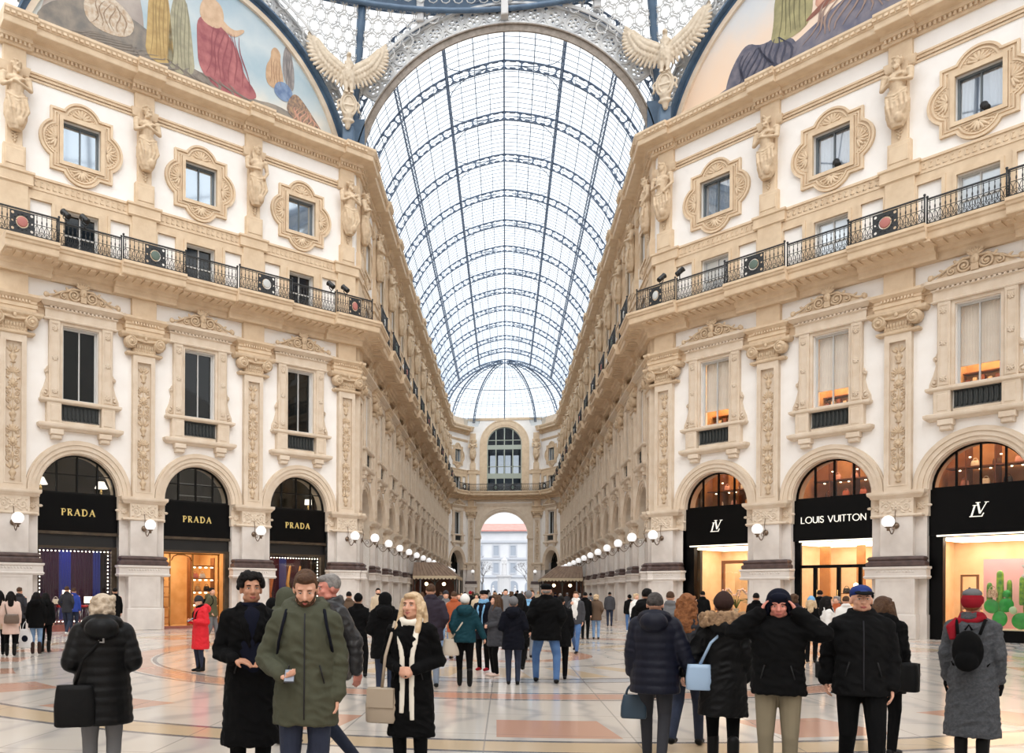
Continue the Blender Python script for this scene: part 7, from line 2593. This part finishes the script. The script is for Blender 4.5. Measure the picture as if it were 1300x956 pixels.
b15 = person(-4.03, 28.69, 1.84, 18, 'bearded man in a beige coat facing the square, by the first gallery pilasters', coat=CL['beige'], hem=0.6, trousers=CL['black'], hair=('short','black'), beard='black', arms=('down','down'))
b16 = person(-1.65, 13.47, 1.69, 184, 'person in a black hooded coat and dark jeans, back turned', coat=CL['black'], hem=0.7, bulk=0.05, trousers=JEAND, hair=('short','black'), hoodup=CL['black'], collar='hood', arms=('clasp','clasp'))
c1 = person(-1.10, 15.45, 1.87, 188, 'man in a dark jacket and light grey jeans holding hands with the woman in teal', coat=CL['plum'], hem=0.8, bulk=0.035, trousers=JEANG, hair=('short','brown'), arms=('out','pocket'), legs='step')
c2 = person(-0.49, 15.63, 1.66, 185, 'woman in a teal quilted jacket and white beanie with a cream shoulder bag', coat=CL['teal'], hem=0.86, bulk=0.035, trousers=CL['black'], boots=True, hair=('short','blond'), hat=('beanie',CL['white']), arms=('pocket','out'), legs='step', collar='hood')
c3 = person(-1.06, 22.01, 1.74, 168, 'person in a rust-orange coat in the crowd', coat=CL['orange'], hem=0.7, trousers=CL['beige'], hair=('short','brown'))
c4 = person(-1.55, 25.98, 1.74, 14, 'man in a grey jacket and beanie facing the square', coat=CL['grey'], trousers=JEANL, hair=('short','brown'), hat=('beanie',CL['charcoal']))
c5 = person(-0.23, 18.89, 1.76, -24, 'man in a dark coat with blue scarf, dark cap and red shoes', coat=CL['midnight'], hem=0.7, bulk=0.02, trousers=CL['black'], shoes=CL['burgundy'], hair=('short','brown'), hat=('flatcap',CL['black']), scarf=(CL['lblue'],.5), arms=('down','pocket'))
c6 = person(0.04, 17.71, 1.67, -69, 'dark-haired woman in a charcoal coat and pink shoes', coat=CL['dgrey'], hem=0.65, bulk=0.02, trousers=CL['black'], shoes=CL['pink'], hair=('long','brown'), arms=('clasp','clasp'))
c7 = person(0.39, 16.14, 1.62, 179, 'person in a grey beanie and dark navy coat, back turned', coat=CL['midnight'], hem=0.72, bulk=0.04, trousers=JEAND, hair=('short','grey'), hat=('beanie',CL['grey']), collar='hood', arms=('clasp','clasp'))
c8 = person(0.57, 18.78, 1.7, 171, 'person with long black hair just behind the grey beanie', coat=CL['black'], hem=0.6, trousers=CL['black'], hair=('long','black'), legs='walk')
c9 = person(0.25, 32.25, 1.84, 5, 'dark-haired man in a grey jacket facing the square', coat=CL['grey'], trousers=JEAND, hair=('short','black'))
c10 = person(0.83, 22.14, 1.74, 174, 'person in a light blue jacket and grey trousers walking away', coat=CL['lblue'], hem=0.74, bulk=0.02, trousers=CL['grey'], hair=('short','grey'), hat=('beanie',CL['grey']), legs='walk')
c11 = person(1.06, 27.31, 1.8, -14, 'dark-haired man in a navy coat behind the light blue jacket', coat=CL['midnight'], trousers=CL['black'], hair=('short','brown'))
c12 = person(1.02, 16.62, 1.88, 177, 'tall man in a long black overcoat, black cap and blue jeans, back turned', coat=CL['black'], hem=0.76, bulk=0.05, trousers=JEAN, hair=('short','grey'), hat=('flatcap',CL['black']), arms=('pocket','pocket'), legs='wide', weight=1.12)
c13 = person(1.33, 17.27, 1.66, 174, 'person in a black coat tucked beside the tall black overcoat', coat=CL['softblack'], hem=0.7, bulk=0.03, trousers=CL['black'], hair=('short','black'), arms=('down','down'))
c14 = person(2.23, 24.84, 1.76, -19, 'person in an open grey jacket with white scarf and blue jeans, walking forward', coat=CL['dgrey'], hem=0.82, bulk=0.02, trousers=JEAN, hair=('short','brown'), scarf=(CL['white'],.55), legs='walk', arms=('down','strap'), open_coat=CL['white'])
c15 = person(3.16, 32.21, 1.74, 165, 'person in black coat and black trousers in mid gallery', coat=CL['black'], hem=0.7, trousers=CL['black'], hair=('short','black'))
c16 = person(3.58, 32.46, 1.66, 172, 'person with yellow-blond hair in a brown coat and light jeans', coat=CL['brown'], hem=0.74, bulk=0.03, trousers=JEANL, hair=('bob','blond'), arms=('pocket','pocket'))
c17 = person(5.55, 45.00, 1.76, 173, 'person in a grey quilted jacket and jeans near the right gallery wall', coat=CL['dgrey'], hem=0.84, bulk=0.04, trousers=JEAND, hair=('short','black'), arms=('down','down'))
c18 = person(5.69, 38.97, 1.62, 192, 'woman in a black coat and jeans beside the right gallery wall', coat=CL['black'], hem=0.84, bulk=0.03, trousers=JEAN, hair=('short','black'), hat=('beanie',CL['black']), shoes=CL['white'])
c19 = person(2.54, 14.39, 1.8, 151, 'man in a black jacket in front of the navy quilted jacket', coat=CL['black'], hem=0.8, bulk=0.04, trousers=CL['black'], hair=('short','black'), collar='hood')
c20 = person(3.58, 18.05, 1.76, 165, 'person in a grey top beside the dark-jacketed man, arm stretched out', coat=CL['grey'], hem=0.86, trousers=JEAND, hair=('short','brown'), arms=('reach','down'), head=(0,0))
c21 = person(4.79, 30.80, 1.7, 12, 'blond person in a white top near the right corner pilaster', coat=CL['white'], hem=0.86, trousers=JEAND, hair=('bob','blond'))
d1 = person(6.97, 30.57, 1.8, 173, 'man in a black suit standing before the apricot shop window', coat=CL['black'], hem=0.78, trousers=CL['black'], hair=('short','black'))
d2 = person(6.62, 22.96, 1.74, 164, 'person in black seen between the fur hood and the raised arms', coat=CL['black'], trousers=CL['black'], hair=('short','black'))
d3 = person(6.58, 19.94, 1.72, 160, 'person with brown hair in a dark coat behind the raised arm', coat=CL['plum'], hem=0.7, trousers=CL['black'], hair=('bob','brown'))
d4 = person(7.85, 22.61, 1.64, 151, 'blond person with a blue-grey beanie in front of the glass doors', coat=CL['black'], hem=0.7, trousers=CL['black'], hair=('long','blond'), hat=('beanie',CL['lblue']))
d5 = person(9.88, 27.91, 1.84, 165, 'man in black at the wooden glass doors', coat=CL['black'], hem=0.7, trousers=CL['black'], hair=('short','black'))
d6 = person(6.73, 18.34, 1.68, 76, 'woman in a white jacket with a black shoulder bag and black boots', coat=CL['white'], hem=0.78, bulk=0.01, trousers=CL['black'], boots=True, hair=('long','black'), arms=('down','down'), legs='step')
d7 = person(9.43, 25.33, 1.66, -40, 'person in an orange-red top with grey-brown hair by the glass doors', coat=CL['orange'], trousers=CL['black'], hair=('bob','grey'))
d8 = person(8.12, 21.14, 1.68, 165, 'person in a white jacket half hidden by the man in the blue cap', coat=CL['white'], hem=0.8, trousers=JEAND, hair=('short','brown'))
d9 = person(5.89, 14.31, 1.76, 158, 'person in a black hat behind the blue peaked cap', coat=CL['black'], trousers=CL['black'], hair=('short','black'), hat=('beanie',CL['black']))

shoulder_bag(a1, (.2, .18, .98), (.32, .34, .14), LEATHB, 'black leather bag at the hip of the black quilted coat', strap_pts=[(.2, .18, .98), (.14, .2, 1.2), (0, .19, 1.36), (-.14, .08, 1.5)])
bk_ = MB(); bk_.plate(rect(-.03, .03, -.02, .02), [rect(-.022, .022, -.012, .012)], -.006, .006)
ob('strap_buckle', bk_, mat('steel', (200, 200, 200), .3, metal=.8), None, wpt(a1, (.0, .205, 1.36)), radians(178 + 160), label='small steel buckle on the strap across the black quilted coat', cat='buckle')
phone(a3, -1, 'pale phone in the right hand of the man in the olive parka', .09, .012)
b_ = backpack(a3, CL['midnight'], 'navy backpack on the man in the olive parka')
shoulder_bag(a5, (-.24, -.1, .92), (.28, .3, .11), mat('bag_beige', (176, 160, 140), .5), 'beige shoulder bag at the side of the smiling blond woman', strap_pts=[(-.24, -.1, .92), (-.2, -.14, 1.2), (-.14, -.04, 1.5)])
shoulder_bag(a8, (.23, .12, 1.06), (.24, .25, .09), mat('bag_paleblue', (160, 186, 214), .4), 'pale blue shoulder bag on the fur-hooded coat', strap_pts=[(.22, .13, 1.06), (.12, .18, 1.28), (-.1, .1, 1.5)])
hp = hand_pt(a6, 1, .12)
cb = mk_bag(.26, .24, .1, mat('carrier_petrol', (40, 60, 76), .5), name='carrier_bag')
make(cb, (hp.x, hp.y, hp.z - .33), radians(170), label='small dark petrol carrier bag in the hand of the man in the navy jacket', cat='bag')
backpack(a12, CL['black'], 'black backpack on the long grey wool coat', .27, .4)
shoulder_bag(a11, (-.27, .1, 1.05), (.3, .3, .13), LEATHB, 'black shoulder bag behind the man in the blue cap', strap_pts=[(-.26, .1, 1.05), (-.2, .1, 1.3), (-.14, .04, 1.5)])
shoulder_bag(b1, (-.02, .2, 1.14), (.36, .24, .12), mat('bag_taupe', (104, 88, 76), .5), 'brown shoulder bag on the back of the pink coat', strap_pts=[(.1, .16, 1.14), (.14, .12, 1.35), (.14, .02, 1.5)])
hp = hand_pt(b4, 1, .1)
make(mk_bag(.4, .5, .16, mat('carrier_white', (232, 232, 234), .6), name='carrier_bag'), (hp.x - .05, hp.y, hp.z - .6), radians(180), label='large white carrier bag with a dark print between the pink coat and the black coat', cat='bag')
pr2 = MB(); pr2.ell((0, 0, 0), (.09, .006, .09), 10, 6); ob('bag_print', pr2, CL['navy'], C.objects[-1] if False else [o for o in C.objects if o.name.startswith('carrier_bag')][-1], (0, .09, .25), 0)
backpack(b5, CL['black'], 'black backpack on the person in black beside the light jeans')
phone(b9, 1, 'phone held by the woman in the red coat', .1)
backpack(b10, CL['black'], 'black backpack on the man in the olive jacket')
shoulder_bag(c2, (.26, -.02, .92), (.3, .3, .12), mat('bag_ivory', (206, 196, 180), .5), 'cream shoulder bag of the woman in teal', strap_pts=[(.25, -.0, .92), (.08, .18, 1.2), (-.14, .05, 1.5)])
shoulder_bag(c14, (-.27, -.05, 1.02), (.28, .22, .12), CL['grey'], 'grey shoulder bag of the person with the white scarf', strap_pts=[(-.26, -.05, 1.02), (-.12, -.17, 1.3), (.1, -.05, 1.5)])
shoulder_bag(d6, (.1, .17, 1.1), (.32, .22, .12), LEATHB, 'black shoulder bag on the white jacket', strap_pts=[(.1, .15, 1.1), (.1, .12, 1.3), (.12, .02, 1.5)])

person(-1.69, 38.05, 1.66, 3, 'approaching person in olive coat, black trousers, long blond hair, near the gallery', 'crowd in the gallery', lod=0, coat=CL['olive'], hem=0.85, bulk=.02, trousers=CL['black'], hair=('long', 'blond'), legs='step')
person(-1.63, 46.12, 1.75, 178, 'departing person in black coat, dark jeans, a beanie, halfway down the gallery', 'crowd in the gallery', lod=0, coat=CL['softblack'], hem=0.75, bulk=.02, trousers=JEAND, hair=('short', 'grey'), hat=('beanie', CL['burgundy']), legs='step')
person(-0.96, 36.13, 1.66, -8, 'approaching person in beige coat, dark jeans, a beanie, near the gallery', 'crowd in the gallery', lod=0, coat=CL['beige'], hem=0.6, bulk=.02, trousers=JEAND, hair=('bob', 'black'), hat=('beanie', CL['olive']), legs='walk')
person(-2.04, 60.18, 1.73, 189, 'departing person in olive coat, blue jeans, a beanie, halfway down the gallery', 'crowd in the gallery', lod=0, coat=CL['olive'], hem=0.75, bulk=.02, trousers=JEAN, hair=('bob', 'brown'), hat=('beanie', CL['burgundy']), legs='walk')
person(-1.21, 52.22, 1.73, -17, 'approaching person in dark blue coat, black trousers, bobbed black hair, halfway down the gallery', 'crowd in the gallery', lod=0, coat=CL['midnight'], hem=0.85, bulk=.02, trousers=CL['black'], hair=('bob', 'black'), legs='stand')
person(-0.59, 42.22, 1.81, 161, 'departing person in dark blue coat, dark jeans, a beanie, near the gallery', 'crowd in the gallery', lod=0, coat=CL['midnight'], hem=0.6, bulk=.02, trousers=JEAND, hair=('long', 'grey'), hat=('beanie', CL['black']), legs='walk')
person(-0.48, 58.36, 1.79, -9, 'approaching person in dark blue coat, black trousers, a beanie, halfway down the gallery', 'crowd in the gallery', lod=0, coat=CL['midnight'], hem=0.6, bulk=.02, trousers=CL['black'], hair=('long', 'blond'), hat=('beanie', CL['dgrey']), legs='walk')
person(-0.09, 48.33, 1.62, -1, 'approaching person in black coat, dark jeans, a beanie, halfway down the gallery', 'crowd in the gallery', lod=0, coat=CL['black'], hem=0.75, bulk=.02, trousers=JEAND, hair=('short', 'black'), hat=('beanie', CL['softblack']), legs='step')
person(0.54, 40.35, 1.76, 164, 'departing person in dull purple coat, charcoal trousers, bobbed brown hair, near the gallery', 'crowd in the gallery', lod=0, coat=CL['plum'], hem=0.75, bulk=.02, trousers=CL['charcoal'], hair=('bob', 'brown'), legs='stand')
person(1.16, 66.63, 1.84, 183, 'departing person in black coat, charcoal trousers, a beanie, halfway down the gallery', 'crowd in the gallery', lod=0, coat=CL['black'], hem=0.85, bulk=.02, trousers=CL['charcoal'], hair=('short', 'grey'), hat=('beanie', CL['navy']), legs='stand')
person(1.21, 50.51, 1.80, 174, 'departing person in black coat, blue jeans, short grey hair, halfway down the gallery', 'crowd in the gallery', lod=0, coat=CL['softblack'], hem=0.6, bulk=.02, trousers=JEAN, hair=('short', 'grey'), legs='stand')
person(1.10, 36.39, 1.76, 164, 'departing person in charcoal coat, blue jeans, short brown hair, near the gallery', 'crowd in the gallery', lod=0, coat=CL['charcoal'], hem=0.85, bulk=.02, trousers=JEAN, hair=('short', 'brown'), legs='walk')
person(2.43, 58.72, 1.82, 191, 'departing person in beige coat, blue jeans, short blond hair, halfway down the gallery', 'crowd in the gallery', lod=0, coat=CL['beige'], hem=0.6, bulk=.02, trousers=JEAN, hair=('short', 'blond'), legs='step')
person(2.15, 36.52, 1.75, 174, 'departing person in charcoal coat, charcoal trousers, bobbed brown hair, near the gallery', 'crowd in the gallery', lod=0, coat=CL['charcoal'], hem=0.6, bulk=.02, trousers=CL['charcoal'], hair=('bob', 'brown'), legs='stand')
person(3.15, 46.72, 1.68, 189, 'departing person in black coat, charcoal trousers, short grey hair, halfway down the gallery', 'crowd in the gallery', lod=0, coat=CL['black'], hem=0.85, bulk=.02, trousers=CL['charcoal'], hair=('short', 'grey'), legs='walk')
person(4.67, 63.03, 1.68, 193, 'departing person in dark grey coat, dark jeans, a beanie, halfway down the gallery', 'crowd in the gallery', lod=0, coat=CL['dgrey'], hem=0.6, bulk=.02, trousers=JEAND, hair=('short', 'black'), hat=('beanie', CL['grey']), legs='stand')
person(4.28, 71.04, 1.68, 178, 'departing person in navy coat, black trousers, a beanie, halfway down the gallery', 'crowd in the gallery', lod=0, coat=CL['navy'], hem=0.6, bulk=.02, trousers=CL['black'], hair=('short', 'blond'), hat=('beanie', CL['navy']), legs='walk')
person(3.77, 81.06, 1.75, 14, 'approaching person in black coat, black trousers, bobbed grey hair, far down the gallery', 'crowd in the gallery', lod=0, coat=CL['softblack'], hem=0.75, bulk=.02, trousers=CL['black'], hair=('bob', 'grey'), legs='walk')
person(-3.43, 78.15, 1.73, 192, 'departing person in grey coat, dark jeans, short black hair, far down the gallery', 'crowd in the gallery', lod=0, coat=CL['grey'], hem=0.75, bulk=.02, trousers=JEAND, hair=('short', 'black'), legs='stand')
person(-1.80, 84.40, 1.79, 198, 'departing person in navy coat, black trousers, a beanie, far down the gallery', 'crowd in the gallery', lod=0, coat=CL['navy'], hem=0.75, bulk=.02, trousers=CL['black'], hair=('bob', 'grey'), hat=('beanie', CL['navy']), legs='step')
person(-0.01, 76.56, 1.76, -5, 'approaching person in olive coat, dark jeans, short blond hair, far down the gallery', 'crowd in the gallery', lod=0, coat=CL['olive'], hem=0.85, bulk=.02, trousers=JEAND, hair=('short', 'blond'), legs='stand')
person(0.77, 92.78, 1.81, 189, 'departing person in beige coat, blue jeans, a beanie, far down the gallery', 'crowd in the gallery', lod=0, coat=CL['beige'], hem=0.75, bulk=.02, trousers=JEAN, hair=('bob', 'black'), hat=('beanie', CL['grey']), legs='step')
person(2.95, 99.09, 1.69, 162, 'departing person in beige coat, dark jeans, a beanie, far down the gallery', 'crowd in the gallery', lod=0, coat=CL['beige'], hem=0.6, bulk=.02, trousers=JEAND, hair=('bob', 'blond'), hat=('beanie', CL['charcoal']), legs='step')
person(-0.86, 104.67, 1.69, 188, 'departing person in navy coat, blue jeans, long blond hair, far down the gallery', 'crowd in the gallery', lod=0, coat=CL['navy'], hem=0.6, bulk=.02, trousers=JEAN, hair=('long', 'blond'), legs='step')
person(1.55, 109.00, 1.82, -8, 'approaching person in black coat, charcoal trousers, bobbed grey hair, far down the gallery', 'crowd in the gallery', lod=0, coat=CL['softblack'], hem=0.85, bulk=.02, trousers=CL['charcoal'], hair=('bob', 'grey'), legs='walk')
person(-1.36, 30.03, 1.67, -12, 'approaching person in charcoal coat, blue jeans, short brown hair, near the gallery', 'crowd in the gallery', lod=0, coat=CL['charcoal'], hem=0.75, bulk=.02, trousers=JEAN, hair=('short', 'brown'), legs='stand')
person(5.37, 53.04, 1.68, 163, 'departing person in grey coat, charcoal trousers, a beanie, halfway down the gallery', 'crowd in the gallery', lod=0, coat=CL['grey'], hem=0.75, bulk=.02, trousers=CL['charcoal'], hair=('short', 'grey'), hat=('beanie', CL['midnight']), legs='step')
person(3.98, 44.81, 1.69, 188, 'departing person in dull purple coat, charcoal trousers, bobbed grey hair, near the gallery', 'crowd in the gallery', lod=0, coat=CL['plum'], hem=0.75, bulk=.02, trousers=CL['charcoal'], hair=('bob', 'grey'), legs='step')
person(-3.05, 96.33, 1.76, -2, 'approaching person in black coat, dark jeans, bobbed grey hair, far down the gallery', 'crowd in the gallery', lod=0, coat=CL['black'], hem=0.6, bulk=.02, trousers=JEAND, hair=('bob', 'grey'), legs='stand')
person(-3.48, 49.92, 1.72, 189, 'departing person in dark grey coat, dark jeans, short brown hair, halfway down the gallery', 'crowd in the gallery', lod=0, coat=CL['dgrey'], hem=0.85, bulk=.02, trousers=JEAND, hair=('short', 'brown'), legs='step')
person(-4.71, 57.83, 1.66, -15, 'approaching person in brown coat, blue jeans, short brown hair, halfway down the gallery', 'crowd in the gallery', lod=0, coat=CL['brown'], hem=0.75, bulk=.02, trousers=JEAN, hair=('short', 'brown'), legs='step')
person(-4.00, 43.81, 1.71, 197, 'departing person in grey coat, black trousers, long brown hair, near the gallery', 'crowd in the gallery', lod=0, coat=CL['grey'], hem=0.6, bulk=.02, trousers=CL['black'], hair=('long', 'brown'), legs='stand')
